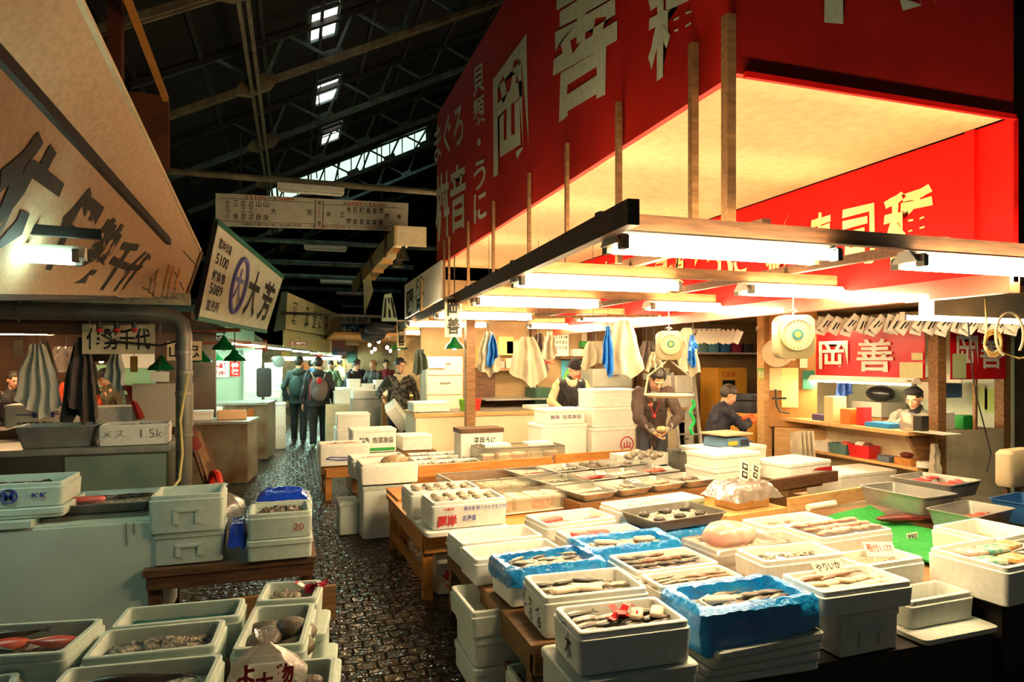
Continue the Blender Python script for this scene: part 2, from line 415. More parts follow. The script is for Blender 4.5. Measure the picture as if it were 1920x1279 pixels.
# level ties across the hall with unlit fluorescent lamps under them
tie = [(322, 345, 330, 800, 11.0, (520, 645, 346)), (447, 455, 440, 720, 17.5, (570, 650, 462)), (488, 492, 445, 690, 21, None), (516, 521, 510, 690, 24.5, (600, 662, 523)), (540, 543, 550, 690, 30, (630, 680, 541)), (566, 568, 585, 690, 38, (640, 685, 567))]
nm = ['lowest and nearest', 'second', 'third', 'fourth', 'fifth', 'deepest']
for i, (v0, v1, u0, u1, d, lamp) in enumerate(tie):
    a = D(u0, v0, d); y = a.y; z = a.z; r = 0.055 + 0.012 * i
    e = My(u1, v1, y); e.z = z
    tag(MB().tube([a - V((1.2, 0, 0)), e + V((1.5, 0, 0))], r, 8).build('cross_tie', tie_m if i == 0 else truss_m), 'level pipe crossing the hall high above the aisle, %s of the set' % nm[i], 'pipe', 'cross pipes under the roof')
    if lamp:
        p0, p1 = My(lamp[0], lamp[2], y), My(lamp[1], lamp[2], y); p1.z = p0.z = z - r - .1
        t = thing('hall_lamp', 'unlit white fluorescent lamp hung from the %s cross pipe' % nm[i], 'lamp', p0, 0, 'hall lamps')
        w = p1.x - p0.x
        MB().box(0, -.11, 0, w, .11, .09).build('housing', white_p, t, smooth=False)
        MB().tube([(.03, 0, -.03), (w - .03, 0, -.03)], .025).build('tube', white_p, t)
        for q in (.2, .8): MB().bar((w * q, 0, .09), (w * q, 0, .1 + r), .02, .02).build('hanger', iron, t, smooth=False)
# chains / cables hanging from the roof
for k, (u, v0, v1, d) in enumerate(((606, -40, 335, 12.3), (590, 60, 340, 13.3))):
    a, b = D(u, v0, d), D(u - 12, v1, d)
    pts = [a + (b - a) * (i / 24) + V((.015 * sin(i * 2.1), .015 * cos(i * 1.7), 0)) for i in range(25)]
    tag(MB().tube(pts, .012, 5).build('hanging_cable', iron), 'thin dark cable hanging from the roof, %s one' % ('brighter knotted' if k == 0 else 'fainter'), 'cable')

# ================================================================ the red fish shop signboard box
X0, X1, Y0, Y1, ZB, ZT = 2.05, 3.95, 2.75, 9.85, 3.1, 5.36
t = thing('shop_signboard', 'huge red boxed signboard with pale brush lettering over the stall', 'signboard', (X0, Y0, ZB))
L_ = lambda p: V(p) - V((X0, Y0, ZB))
pn = MB().box(0, 0, 0, .04, Y1 - Y0, ZT - ZB).build('side_panel', red_sign, t, smooth=False)
def sideq(*px): return [L_(Mx(u, v, X0)) for u, v in px]
l = MB()
k = dict(off=.004, bold=.028, rough=.025)
write(l, '岡', sideq((926, 332), (993, 306), (988, 64), (925, 148)), **k)
write(l, '善', sideq((1036, 236), (1156, 166), (1160, -110), (1040, -40)), **k)
write(l, '種', sideq((1216, 162), (1312, 106), (1316, -60), (1216, -14)), **k)
write(l, 'まぐろ', sideq((815, 310), (870, 268), (868, 186), (814, 240)), off=.004, bold=.018, rough=.015)
write(l, '桝音', sideq((818, 458), (876, 424), (873, 298), (817, 330)), off=.004, bold=.018, rough=.015)
column(l, '貝類・うに', sideq((889, 424), (913, 410), (908, 112), (887, 128)), off=.004, bold=.018)
l.build('lettering', letter_w, pn, smooth=False)
pn = MB().box(.04, 0, 0, X1 - X0, .04, ZT - ZB + .6).build('front_panel', red_sign, t, smooth=False)
l = MB(); write(l, '岡', [L_(My(u, v, Y0)) for u, v in ((1545, 42), (1752, 62), (1760, -330), (1545, -330))], **k)
l.build('lettering', letter_w, pn, smooth=False)
MB().box(.05, .05, .004, X1 - X0 - .02, Y1 - Y0, .03).build('soffit', ply, t, smooth=False)
e = MB().bar((.05, -.008, -.004), (X1 - X0, -.008, -.004), .02, .03); e.build('edge_trim', red_lit, t, smooth=False)
# inner lit panel facing the aisle, under the soffit
t = thing('inner_signboard', 'bright red lit panel with cream lettering under the signboard soffit', 'signboard', (X1, Y0, 2.15))
pn = MB().box(0, 0, 0, .04, Y1 - Y0, ZB - 2.15).build('panel', red_lit, t, smooth=False)
inq = lambda *px: [Mx(u, v, X1) - V((X1, Y0, 2.15)) for u, v in px]
l = MB(); k = dict(off=.004, bold=.028, rough=.025)
write(l, '種', inq((1652, 500), (1752, 482), (1750, 344), (1658, 366)), **k)
write(l, '司', inq((1580, 505), (1642, 492), (1640, 378), (1580, 394)), **k)
write(l, '寿', inq((1516, 512), (1562, 500), (1560, 392), (1518, 404)), **k)
write(l, '御', inq((1436, 520), (1484, 510), (1482, 394), (1438, 406)), **k)
write(l, 'まぐろ・貝類・うに', inq((1130, 545), (1400, 525), (1400, 440), (1130, 490)), **k)
l.build('lettering', letter_y, pn, smooth=False)
e = MB().box(-.03, 0, -.06, .05, Y1 - Y0, .06).build('lower_rail', mat('glossy_red_rail', (214, 60, 40), 0.3, coat=.3), t, smooth=False)
for u in (1822, 1300):
    p = Mx(u, 400, X1) - V((X1, Y0, 2.15)); MB().box(-.02, p.y - .03, 0, 0, p.y + .03, ZB - 2.15).build('batten', red_lit, t, smooth=False)

# ================================================================ timber lamp frame with its tubes
t = thing('lamp_rack', 'brown timber frame hung below the red signboard, carrying the lit tubes', 'frame', (0, 0, 0))
BA, BB = M(1188, 397, 2.27), M(752, 612, 2.27)
MB().bar(BA, BB, .05, .1).build("side_beam", wood_d, t, smooth=False)
rows = [M(1140, 458, 2.2).y, M(962, 528, 2.2).y, M(885, 566, 2.2).y, M(812, 592, 2.2).y, M(760, 608, 2.2).y, M(752, 624, 2.2).y]
def bx(y): return BA.x + (BB.x - BA.x) * (y - BA.y) / (BB.y - BA.y)
for i, y in enumerate(rows):
    MB().bar((bx(y) - .02, y, 2.30), (4.9 if i == 0 else 3.9, y, 2.30), .05, .07).build('cross_beam', wood_d if i == 0 else wood_m, t, smooth=False)
for u, v in ((1400, 432), (1730, 462)):
    p = M(u, v, 2.36); MB().bar((p.x, p.y - .15, 2.36), (p.x, 9.4, 2.36), .05, .06).build('long_beam', wood_d, t, smooth=False)
for u, v, w in ((1366, 138, .05), (1300, 180, .04), (1160, 282, .035), (1063, 338, .03), (992, 390, .03), (925, 440, .03), (878, 470, .03), (842, 492, .03), (833, 496, .03)):
    p = Mx(u, v, X0 - .03); MB().bar((X0 - .03, p.y, 2.33), (X0 - .03, p.y, ZB + .28), w, w).build('hanger', wood_m, t, smooth=False)
tubes = [((1140, 458), 0, 'nearest row, aisle end'), ((1690, 492), 0, 'nearest row, far from the aisle'), ((962, 528), 1, 'second row, aisle end'), ((1385, 545), 1, 'second row, inner end'),
         ((885, 566), 2, 'third row, aisle end'), ((1245, 570), 2, 'third row, inner end'), ((812, 592), 3, 'fourth row, aisle end'), ((1120, 592), 3, 'fourth row, inner end'),
         ((760, 608), 4, 'fifth row, aisle end'), ((1035, 605), 4, 'fifth row, inner end'), ((752, 624), 5, 'last row, aisle end'), ((955, 623), 5, 'last row, inner end')]
def fixture(name, label, loc, rz, L, tm, group, z_mount=.05, n=2):
    f = thing(name, label, 'lamp', loc, rz, group)
    MB().prism([(-.075, .025), (.075, .025), (.03, .085), (-.03, .085)], 0, L, 0, (V((0, 0, -.045)), V((0, 1, 0)), V((0, 0, 1)), V((1, 0, 0)))).build('housing', white_p, f, smooth=False)
    for s in ((-.075, .075) if n == 2 else (0,)):
        MB().tube([(.05, s, -.02), (L - .05, s, -.02)], .023, 10).build('tube', tm, f)
    for x in (.02, L - .05):
        k = MB()
        for s in ((-.075, .075) if n == 2 else (0,)): k.box(x, s - .024, -.045, x + .03, s + .024, .01)
        k.box(x, -.09, .004, x + .03, .09, .018); k.build('socket', sock, f, smooth=False)
    return f
tl = {}
for (u, v), r, lb in tubes:
    p = M(u, v, 2.2); p.y = rows[r]; p.z = 2.215
    fixture('tube_lamp', 'lit twin fluorescent lamp on the brown frame, ' + lb, p, 0, 1.2, tube_w, 'lit lamps of the frame')
# nameplates hung from the frame
def plate(name, label, cat, q, chars, m=paper, lm=ink, th=.012, vert=True, bold=.03, back=None, group=None, up=None):
    """flat board: q = four corners as read (lower left, lower right, upper right, upper left)"""
    q = [V(x) for x in q]; c = sum(q, V()) / 4; q = [x - c for x in q]; n = (q[1] - q[0]).cross(q[3] - q[0]).normalized()
    o = tag(MB().add(q + [x - n * th for x in q], [(0, 1, 2, 3), (7, 6, 5, 4), (1, 0, 4, 5), (2, 1, 5, 6), (3, 2, 6, 7), (0, 3, 7, 4)]).build(name, m, None, c, smooth=False), label, cat, group)
    if chars:
        l = MB(); s = sub(q, .14, .05, .86, .95) if vert else sub(q, .06, .14, .94, .86)
        (column if vert else write)(l, chars, s, off=.003, bold=bold)
        l.build('lettering', lm, o, smooth=False)
    t_ = (q[2] + q[3]) / 2 - n * .005
    if up: MB().tube([t_ - V((0, 0, .01)), (t_.x, t_.y, up - c.z)], .003, 5).build('cord', iron, o)
    return o
def facing(u0, v0, u1, v1, y, z=None): return [My(u0, v1, y), My(u1, v1, y), My(u1, v0, y), My(u0, v0, y)]
plate('name_plate', 'white hanging board with grey brush characters under the frame beside the aisle', 'sign', facing(834, 556, 866, 632, M(885, 560, 2.2).y + .8), '岡善', cream)
plate('name_plate', 'small white board with vertical writing at the far end of the frame', 'sign', facing(744, 600, 761, 652, 11.4), '岡善', cream)
# ================================================================ fish trade: boxes, trays, catch
blue_bag = mat('blue_plastic_liner', (8, 128, 214), 0.2, c2=(30, 160, 232), scale=6, bump=1.0, bscale=20, spec=0.8, coat=0.5)
ice_m = mat('crushed_ice', (112, 102, 86), 0.25, c2=(214, 206, 188), scale=40, bump=1.0, bscale=60, ramp=(.36, .56))
silver = mat('silver_fish_skin', (176, 168, 150), 0.25, 0.3, c2=(78, 72, 64), scale=30)
darkback = mat('dark_fish_back', (34, 33, 31), 0.3, 0.1, c2=(70, 64, 56), scale=20)
brownfish = mat('brown_fish_skin', (92, 60, 42), 0.3, 0.1, c2=(150, 110, 80), scale=18)
redfish = mat('red_fish_skin', (190, 60, 48), 0.3, 0.1, c2=(222, 120, 100), scale=14)
darkred = mat('dark_red_fish_skin', (110, 34, 24), 0.35, c2=(64, 24, 20), scale=24, bump=.2, bscale=80)
pinkmeat = mat('pink_fish_flesh', (226, 126, 104), 0.35, c2=(238, 170, 148), scale=16)
redmeat = mat('red_tuna_flesh', (206, 60, 62), 0.35, c2=(226, 104, 96), scale=16)
whitemeat = mat('white_fish_flesh', (206, 184, 152), 0.35, c2=(226, 208, 180), scale=22)
shellm = mat('grey_shell', (92, 84, 72), 0.5, c2=(168, 154, 130), scale=60, bump=.5, bscale=70, ramp=(.3, .6))
darkshell = mat('dark_abalone_shell', (70, 62, 50), 0.5, c2=(104, 92, 72), scale=22, bump=.4, bscale=40)
mushm = mat('mixed_shellfish', (30, 27, 24), 0.3, c2=(178, 166, 142), scale=46, bump=1.0, bscale=50, ramp=(.4, .66))
card = mat('price_card', (244, 236, 218), 0.7)
cardb = mat('cardboard', (206, 160, 96), 0.8, c2=(216, 174, 112), scale=12)
clear = film('clear_plastic_film', (236, 236, 232), 0.88, 0.15, 0.35, 0.5, 14)
bagw = film('cloudy_plastic_bag', (236, 228, 220), 0.72, 0.25, 0.3, 0.6, 12)
acryl = film('acrylic_pane', (238, 240, 230), 0.9, 0.04, 0.2)
green_t = mat('green_turf_mat', (10, 120, 40), 0.8, c2=(20, 150, 54), scale=40, bump=.4, bscale=120)
water_blue = mat('blue_plastic_bin', (36, 84, 140), 0.4, c2=(50, 104, 160), scale=6)
graybag = mat('grey_plastic_sack', (96, 96, 90), 0.35, c2=(70, 70, 66), scale=6, bump=.5, bscale=9)

BOXES = {}
def foam(key, label, x, y, w, d, h, zt, rz=0, m=None, step=True, group=None, handle=False, name='foam_box'):
    """open foam box; (x, y) is its near corner on the aisle side, zt the level of its rim"""
    r = math.radians(rz); c = V((x + cos(r) * w / 2 - sin(r) * d / 2, y + sin(r) * w / 2 + cos(r) * d / 2, zt - h)); a, b = w / 2, d / 2
    sp = [(a - .016, b - .016, 0, .02), (a - .01, b - .01, .006, .022)]
    if step: sp += [(a - .004, b - .004, h - .03, .024), (a - .012, b - .012, h - .026, .02), (a - .012, b - .012, h - .004, .02)]
    else: sp += [(a, b, h - .006, .024), (a - .004, b - .004, h, .022)]
    sp += [(a - .016, b - .016, h, .018), (a - .03, b - .03, h, .02), (a - .034, b - .034, h - .006, .02), (a - .042, b - .042, .03, .02)]
    o = tag(MB().rloft(sp).build(name, m or foam_w, None, c, r), label, 'box', group)
    if handle:
        hm = MB()
        for s in (-1, 1): hm.box(s * .06 - .012, -b + .0, h * .25, s * .06 + .012, -b + .012, h * .6)
        hm.box(-.07, -b, h * .56, .07, -b + .012, h * .64); hm.build('moulded_grip', m or foam_w, o, smooth=False)
    BOXES[key] = (c, r, w - .09, d - .09, h, o); return o
def closed(label, x, y, w, d, h, zb, rz=0, m=None, lid=.04, group=None, lid_m=None, name='foam_box', handle=False):
    r = math.radians(rz); c = V((x + cos(r) * w / 2 - sin(r) * d / 2, y + sin(r) * w / 2 + cos(r) * d / 2, zb)); a, b = w / 2, d / 2
    t = thing(name, label, 'box', c, r, group)
    MB().rloft([(a - .016, b - .016, 0, .02), (a - .008, b - .008, .006, .022), (a - .006, b - .006, h - lid, .022)]).build('body', m or foam_w, t)
    if handle:
        hm = MB()
        for s in (-1, 1): hm.box(s * .06 - .012, -b - .003, h * .25, s * .06 + .012, -b + .008, h * .55)
        hm.box(-.07, -b - .003, h * .52, .07, -b + .008, h * .6); hm.build('moulded_grip', m or foam_w, t, smooth=False)
    MB().rloft([(a - .004, b - .004, h - lid + .001, .024), (a, b, h - lid + .006, .024), (a, b, h - .006, .024), (a - .006, b - .006, h, .022)]).build('lid', lid_m or m or foam_w, t)
    return t
def onface(o, s, x0, z0, x1, z1, y, m=ink, bold=.02, side='front', shape=None):
    """writing on the near (front) or aisle (side) face of a box, in its own measure"""
    l = MB()
    q = [(x0, y, z0), (x1, y, z0), (x1, y, z1), (x0, y, z1)] if side == 'front' else [(y, -x0, z0), (y, -x1, z0), (y, -x1, z1), (y, -x0, z1)]
    if side == 'aisle': q = [(y, x1, z0), (y, x0, z0), (y, x0, z1), (y, x1, z1)]
    write(l, s, q, off=.002, bold=bold); return l.build('lettering', m, o, smooth=False)
def liner(key, m=blue_bag, drop=.1, seed=3.0, over=.012, label=None):
    c, r, w, d, h, o = BOXES[key]; a, b = w / 2 + .045, d / 2 + .045; n = 12; loops = []
    spec = [(a + over, b + over, h - drop, .05), (a + over + .006, b + over + .006, h - drop * .5, .05), (a + over, b + over, h - .01, .04), (a - .002, b - .002, h + .012, .035),
            (a - .035, b - .035, h + .008, .03), (a - .05, b - .05, h - .03, .03), (a - .056, b - .056, .06, .03), (a - .056, b - .056, .04, .03)]
    for i, (p, q, z, rad) in enumerate(spec):
        l = []
        for x, y in rr(p, q, rad, n):
            k = (.012 if i < 6 else .002); nz = noise.noise(V((x * 9 + seed, y * 9, z * 9))); n2 = noise.noise(V((x * 24, y * 24 + seed, z * 14)))
            f = 1 + (nz * .02 + n2 * .012 if i < 3 else n2 * .02); dz = (nz * .05 + n2 * .02) if i == 0 else k * n2
            l.append((x * f, y * f, z + dz))
        loops.append(l)
    # denser straight sides come from resampling the ring
    def resample(l, cnt=72):
        P = [V(p) for p in l] + [V(l[0])]; ds = [0]
        for i in range(1, len(P)): ds.append(ds[-1] + (P[i] - P[i - 1]).length)
        out = []; j = 0
        for k in range(cnt):
            t = ds[-1] * k / cnt
            while ds[j + 1] < t: j += 1
            f = (t - ds[j]) / max(ds[j + 1] - ds[j], 1e-9); p = P[j].lerp(P[j + 1], f)
            w_ = .006 * noise.noise(V((p.x * 30 + seed, p.y * 30, p.z * 30 + seed))); out.append(p + V((w_, w_, w_ * 1.5)))
        return out
    e = MB().loft([resample(l) for l in loops], False, True).build('liner', m, o)
    e['label'] = label or 'blue plastic liner folded over the rim'
    return e
def mound(key, label, lvl, hump=.02, m=None, name='crushed_ice', seed=0, amp=.012, cat='ice', frac=1.0, dx=0, dy=0, kind='stuff', res=26):
    """heap filling a box up to lvl below its rim"""
    c, r, w, d, h, o = BOXES[key]; w2, d2 = w * frac - .012, d * frac - .012
    def f(u, v):
        x, y = (u - .5) * w2, (v - .5) * d2; e = min(u, 1 - u, v, 1 - v)
        z = h - lvl + hump * min(1, e * 4) + amp * (noise.noise(V((x * 22 + seed, y * 22, 0))) + .8 * noise.noise(V((x * 60, y * 60 + seed, 3))))
        return V((x + dx, y + dy, max(z, .035)))
    b = MB(); b.grid(f, res, max(8, int(res * d2 / w2)))
    me = tag(b.build(name, m or ice_m, None, c, r, angle=60), label, cat, None, kind); return me
# fish bodies, made once and shared
def fish_mesh(name, L, H, Wd, ms, flat=False):
    b = MB(); loops = []; n = 12
    prof = [(0, .06), (.04, .4), (.12, .75), (.25, .98), (.4, 1), (.55, .86), (.7, .58), (.82, .32), (.9, .2)]
    for t, s in prof:
        x = (t - .5) * L; loops.append([V((x, cos(2 * pi * k / n) * Wd / 2 * s, sin(2 * pi * k / n) * H / 2 * s)) for k in range(n)])
    b.loft(loops)
    b.mi = [1 if sum(b.v[i][2] for i in f) / len(f) > H * .02 else 0 for f in b.f]
    xt = .38 * L; b.add([(xt, .002, 0), (L * .52, .002, H * .42), (L * .47, .002, 0), (L * .52, .002, -H * .42), (xt, -.002, 0), (L * .52, -.002, H * .42), (L * .47, -.002, 0), (L * .52, -.002, -H * .42)],
                        [(0, 2, 1), (0, 3, 2), (4, 5, 6), (4, 6, 7), (0, 1, 5, 4), (1, 2, 6, 5), (2, 3, 7, 6), (3, 0, 4, 7)], 1)
    b.add([(-.15 * L, .002, H * .46), (.1 * L, .002, H * .64), (.2 * L, .002, H * .4), (-.15 * L, -.002, H * .46), (.1 * L, -.002, H * .64), (.2 * L, -.002, H * .4)], [(0, 2, 1), (3, 4, 5), (0, 1, 4, 3), (1, 2, 5, 4), (2, 0, 3, 5)], 1)
    for sx in (1, -1): b.ell((-.42 * L, sx * Wd * .24, H * .1), (H * .07, Wd * .1, H * .07), 6, 5, 1)
    # laid on its side
    b.move(Matrix.Rotation(pi / 2, 4, 'X'))
    me = bpy.data.meshes.new(name); me.from_pydata(b.v, [], b.f)
    for m in ms: me.materials.append(m)
    me.polygons.foreach_set('material_index', b.mi); me.polygons.foreach_set('use_smooth', [True] * len(b.f)); me.set_sharp_from_angle(angle=1.0); me.update()
    return me, Wd
FM = {'silver': fish_mesh('silver_fish', .24, .07, .04, (silver, darkback)), 'small': fish_mesh('small_fish', .16, .035, .024, (silver, darkback)), 'brown': fish_mesh('brown_fish', .2, .05, .03, (brownfish, darkback)),
      'red': fish_mesh('red_fish', .2, .07, .035, (redfish, redfish)), 'dark': fish_mesh('dark_fish', .36, .07, .06, (darkback, darkback)), 'slender': fish_mesh('slender_fish', .28, .036, .026, (silver, brownfish))}
def slab_mesh(name, w, d, h, m):
    b = MB().rloft([(w / 2 - .006, d / 2 - .006, 0, d * .3), (w / 2, d / 2, h * .3, d * .32), (w / 2 - .004, d / 2 - .004, h * .8, d * .3), (w / 2 - .016, d / 2 - .014, h, d * .25)], n=4)
    me = bpy.data.meshes.new(name); me.from_pydata(b.v, [], b.f); me.materials.append(m); me.polygons.foreach_set('use_smooth', [True] * len(b.f)); me.update(); return me, h
FM['fillet'] = slab_mesh('fillet', .17, .075, .022, pinkmeat); FM['white'] = slab_mesh('white_fillet', .15, .07, .024, whitemeat); FM['tuna'] = slab_mesh('tuna', .2, .08, .03, redmeat)
FM['shell'] = None
def ell_mesh(name, r, m, bump=0):
    b = MB().ell((0, 0, 0), r, 14, 9, fn=(lambda p: p * (1 + bump * noise.noise(p * 30))) if bump else None)
    me = bpy.data.meshes.new(name); me.from_pydata(b.v, [], b.f); me.materials.append(m); me.polygons.foreach_set('use_smooth', [True] * len(b.f)); me.update(); return me, r[2]
FM['shell'] = ell_mesh('shell', (.024, .02, .013), shellm, .2); FM['abalone'] = ell_mesh('abalone', (.085, .065, .04), darkshell, .15); FM['steak'] = ell_mesh('steak', (.05, .035, .022), darkback, .1)
def catch(key, kind, label, n, lvl, name='fish', cat='fish', ang=(0, 25), rows=None, sc=1.0, region=(0, 0, 1, 1), tilt=6):
    """n pieces of one kind laid out in a box or tray, each an object of its own"""
    c, r, w, d, h, o = BOXES[key]; me, th = FM[kind]; x0, y0, x1, y1 = region
    if kind in ('silver', 'brown', 'slender', 'small', 'white', 'fillet') and n > 2: n, sc = round(n * 2.2), sc * .7; rows = rows + 1 if rows and rows > 1 else rows
    R_ = rows or max(1, round(math.sqrt(n * d / w))); per = math.ceil(n / R_); k = 0
    for j in range(R_):
        for i in range(per):
            if k >= n: break
            x = ((x0 + (x1 - x0) * (i + .5) / per) - .5) * w + U(-.008, .008); y = ((y0 + (y1 - y0) * (j + .5) / R_) - .5) * d + U(-.008, .008)
            p = c + Matrix.Rotation(r, 3, 'Z') @ V((x, y, h - lvl + th * sc * .42 + k * .0007))
            f = bpy.data.objects.new(name, me); COL.objects.link(f); f.location = p; f.scale = (sc, sc, sc)
            f.rotation_euler = (math.radians(U(-tilt, tilt)), math.radians(U(-3, 3)), r + math.radians(ang[0] + U(-ang[1], ang[1])) + (pi if rnd.random() < .3 else 0))
            tag(f, label, cat, label if n > 1 else None); k += 1
def price(label, p, w=.1, h=.07, tilt=55, rz=0, s='800', m=red_ink, s2=None, name='price_card'):
    o = tag(MB().box(-w / 2, -.001, 0, w / 2, .001, h).build(name, card, None, p, 0, smooth=False), label, 'price card')
    o.rotation_euler = (math.radians(-90 + tilt), 0, math.radians(rz))
    l = MB(); write(l, s, [(-w * .42, -.001, h * .3), (w * .4, -.001, h * .3), (w * .4, -.001, h * .85), (-w * .42, -.001, h * .85)], off=.0015, bold=.01); l.build('lettering', m, o, smooth=False)
    return o
def tray(key, label, x, y, w, d, h, zt, rz=0, m=None, group=None, flare=.03, name='steel_tray'):
    r = math.radians(rz); c = V((x + cos(r) * w / 2 - sin(r) * d / 2, y + sin(r) * w / 2 + cos(r) * d / 2, zt - h)); a, b = w / 2 - .008, d / 2 - .008; f = flare
    sp = [(a - f, b - f, 0, .03), (a - .002, b - .002, h - .004, .035), (a + .008, b + .008, h - .006, .04), (a + .008, b + .008, h, .04), (a - .004, b - .004, h, .034), (a - f - .003, b - f - .003, .004, .03)]
    o = tag(MB().rloft(sp, n=4).build(name, m or steel, None, c, r), label, 'tray', group)
    BOXES[key] = (c, r, w - 2 * f - .03, d - 2 * f - .03, h, o); return o
def table(label, x0, y0, x1, y1, zt, rz=0, th=.04, m=wood_m, rail=.1, legs=True, name='market_table', mt=None, leg_m=None, mids=()):
    t = thing(name, label, 'table', (x0, y0, 0), math.radians(rz)); w, d = x1 - x0, y1 - y0; lm = leg_m or m
    MB().box(0, 0, zt - th, w, d, zt).build('tabletop', mt or m, t, smooth=False)
    for q in ((0, -.0, w, .04), (0, d - .04, w, d)): MB().box(q[0] + .02, q[1] + .01, zt - th - rail, q[2] - .02, q[3] - .005, zt - th - .001).build('rail', m, t, smooth=False)
    for q in ((0, w), ): 
        for x in (0.01, w - .05): MB().box(x, .05, zt - th - rail, x + .04, d - .05, zt - th - .001).build('rail', m, t, smooth=False)
    if legs:
        for x in [.02, w - .09] + list(mids):
            for y in (.05, d - .12): MB().box(x, y, 0, x + .07, y + .07, zt - th - .001).build('leg', lm, t, smooth=False)
        MB().box(.03, .1, .1, .06, d - .12, .17).build('stretcher', lm, t, smooth=False)
    return t

def drape(name, label, cat, c, w, d, h, m, seed, rz=0, amp=.02, drop=.6):
    g = MB()
    def f(u, v):
        x, y = (u - .5) * 2, (v - .5) * 2; e = max(abs(x), abs(y)); n = noise.noise(V((u * 5 + seed, v * 5, seed)))
        z = h if e < .7 else h - (e - .7) / .3 * h * drop * (1 + .3 * n)
        return V((x * w / 2 * (1 + .05 * n), y * d / 2 * (1 + .05 * n), z + amp * n + amp * .6 * noise.noise(V((u * 14, v * 14, seed)))))
    g.sheet(f, 22, 18, .003); return tag(g.build(name, m, None, c, rz), label, cat)
def ribbon(name, label, c, m, n=5, s=.05, seed=1, cat='tag'):
    b = MB()
    for i in range(n):
        a0 = i * 2.4 + seed; ctr = V((cos(a0) * s * .5, sin(a0) * s * .35, .012)); b.sheet(lambda u, v: ctr + V(((u - .5) * s * cos(a0) - (v - .5) * s * .5 * sin(a0), (u - .5) * s * sin(a0) + (v - .5) * s * .5 * cos(a0), .012 * sin(u * 5 + i) + .006 * i)), 6, 3, .002)
    return tag(b.build(name, m, None, c), label, cat)
def bag(name, label, c, r, h, m, seed, knot=True, parent_m=None):
    prof = [(.2, 0), (.75, .02), (1, .2), (1.02, .4), (.85, .6), (.45, .75), (.14, .84), (.1, .88), (.22, .95), (.3, 1.0)]
    b = MB(); seg = 30; loops = []
    for q, z in prof:
        l = []
        for k in range(seg):
            a0 = 2 * pi * k / seg; n = noise.noise(V((cos(a0) * 2 + seed, sin(a0) * 2, z * 4))); f = 1 + .16 * n + .05 * sin(a0 * 9 + seed) * (1 if z > .5 else .3)
            l.append((r * q * f * cos(a0), r * q * f * sin(a0) * .85, h * z + .02 * n))
        loops.append(l)
    b.loft(loops); return tag(b.build(name, m, None, c), label, 'bag')
# ================================================================ aisle-left stall: leaning signboards, pipe, counter
def board(name, label, q, m, t=.02, nu=10, nv=4, wav=0.0, cat='signboard'):
    """thin board or canvas on four corners (near bottom, far bottom, far top, near top)"""
    q = [V(x) for x in q]; c = q[0].copy(); q = [x - c for x in q]
    o = tag(MB().sheet(lambda u, v: onto(q, u, v) + V((wav * noise.noise(V((u * 4, v * 3, 5))), 0, 0)), nu, nv, t).build(name, m, None, c, smooth=True), label, cat); return o, q
def edge(o, a, b, w, h, m, name='edge_strip'): return MB().bar(a, b, w, h).build(name, m, o, smooth=False)
# upper cream canvas behind, long
NT, FT, FB_, NB = D(150, 0, 3.2), D(375, 470, 6.9), D(345, 557, 6.9), D(-60, 557, 4.3)
NT2, NB2 = FT + (NT - FT) * 1.45, FB_ + (NB - FB_) * 1.45
o, q = board('stall_canvas', 'cream canvas leaning over the stall, above the canvas with black brush writing', (NB2, FB_, FT, NT2), tarp_c, .012, 14, 6, .02, 'canvas')
edge(o, q[3], q[2], .03, .03, cream, 'top_rod')
edge(o, q[1] + V((0, .02, 0)), q[2] + V((0, .02, 0)), .05, .05, wood_d, 'end_post')
# lettered canvas in front
NTa, FTa, FBa, NBa = D(0, 110, 2.42), D(315, 453, 6.0), D(225, 557, 6.0), D(0, 557, 3.2)
NTa2, NBa2 = FTa + (NTa - FTa) * 1.25, FBa + (NBa - FBa) * 1.6
o, q = board('lettered_canvas', 'cream canvas with large black brush characters leaning over the stall', (NBa2, FBa, FTa, NTa2), tarp_c, .012, 14, 6, .0, 'canvas')
l = MB(); kw = dict(off=.012, bold=.036, rough=.02)
write(l, '代', sub(q, .86, .1, .985, .72), **kw); write(l, '千', sub(q, .735, .1, .855, .74), **kw); write(l, '勢', sub(q, .6, .14, .725, .78), **kw)
write(l, '伊', sub(q, .45, .2, .58, .84), **kw); write(l, '佐', sub(q, .26, .26, .41, .88), **kw); write(l, '二', sub(q, .1, .4, .22, .9), **kw)
l.build('lettering', ink, o, smooth=False)
edge(o, q[3], q[2], .05, .06, black, 'top_batten'); edge(o, q[1], q[2], .02, .02, black, 'end_batten'); edge(o, q[0], q[1], .03, .03, black, 'lower_batten')
# ropes over the canvases
for i, (a, b) in enumerate(((D(5, 190, 3.0), D(150, 410, 4.6)), (D(160, 265, 4.3), D(250, 430, 5.6)), (D(222, 325, 5.4), D(370, 500, 6.7)), (D(270, 385, 5.7), D(345, 545, 6.7)), (D(55, 190, 3.2), D(78, 440, 4.4)))):
    tag(MB().tube([a, (a + b) / 2 - V((0, 0, .02)), b], .005, 5).build('rope', iron), 'thin dark rope stretched across the cream canvas, %s' % ['longest', 'upper short', 'the one nearest its far end', 'crossing the hung tools', 'vertical near the tube lamp'][i], 'rope')
# bundled tools hung at the far end of the canvas
tw = [(284, 470, 268, 540), (296, 465, 279, 548), (305, 470, 286, 555), (318, 497, 303, 556), (326, 500, 312, 556), (338, 506, 324, 556)]
for i, (u0, v0, u1, v1) in enumerate(tw):
    a, b = D(u0, v0, 6.2), D(u1, v1, 6.05); t = thing('hand_hook', 'long wooden-handled hook hung at the far end of the cream canvas', 'tool', a, 0, 'hooks hung by the canvas')
    MB().tube([(0, 0, 0), (b - a) * .7], .016, 7).build('handle', wood_l, t); MB().tube([(b - a) * .7, b - a, (b - a) + V((.05, 0, -.02))], .008, 6).build('hook', steel_d, t)
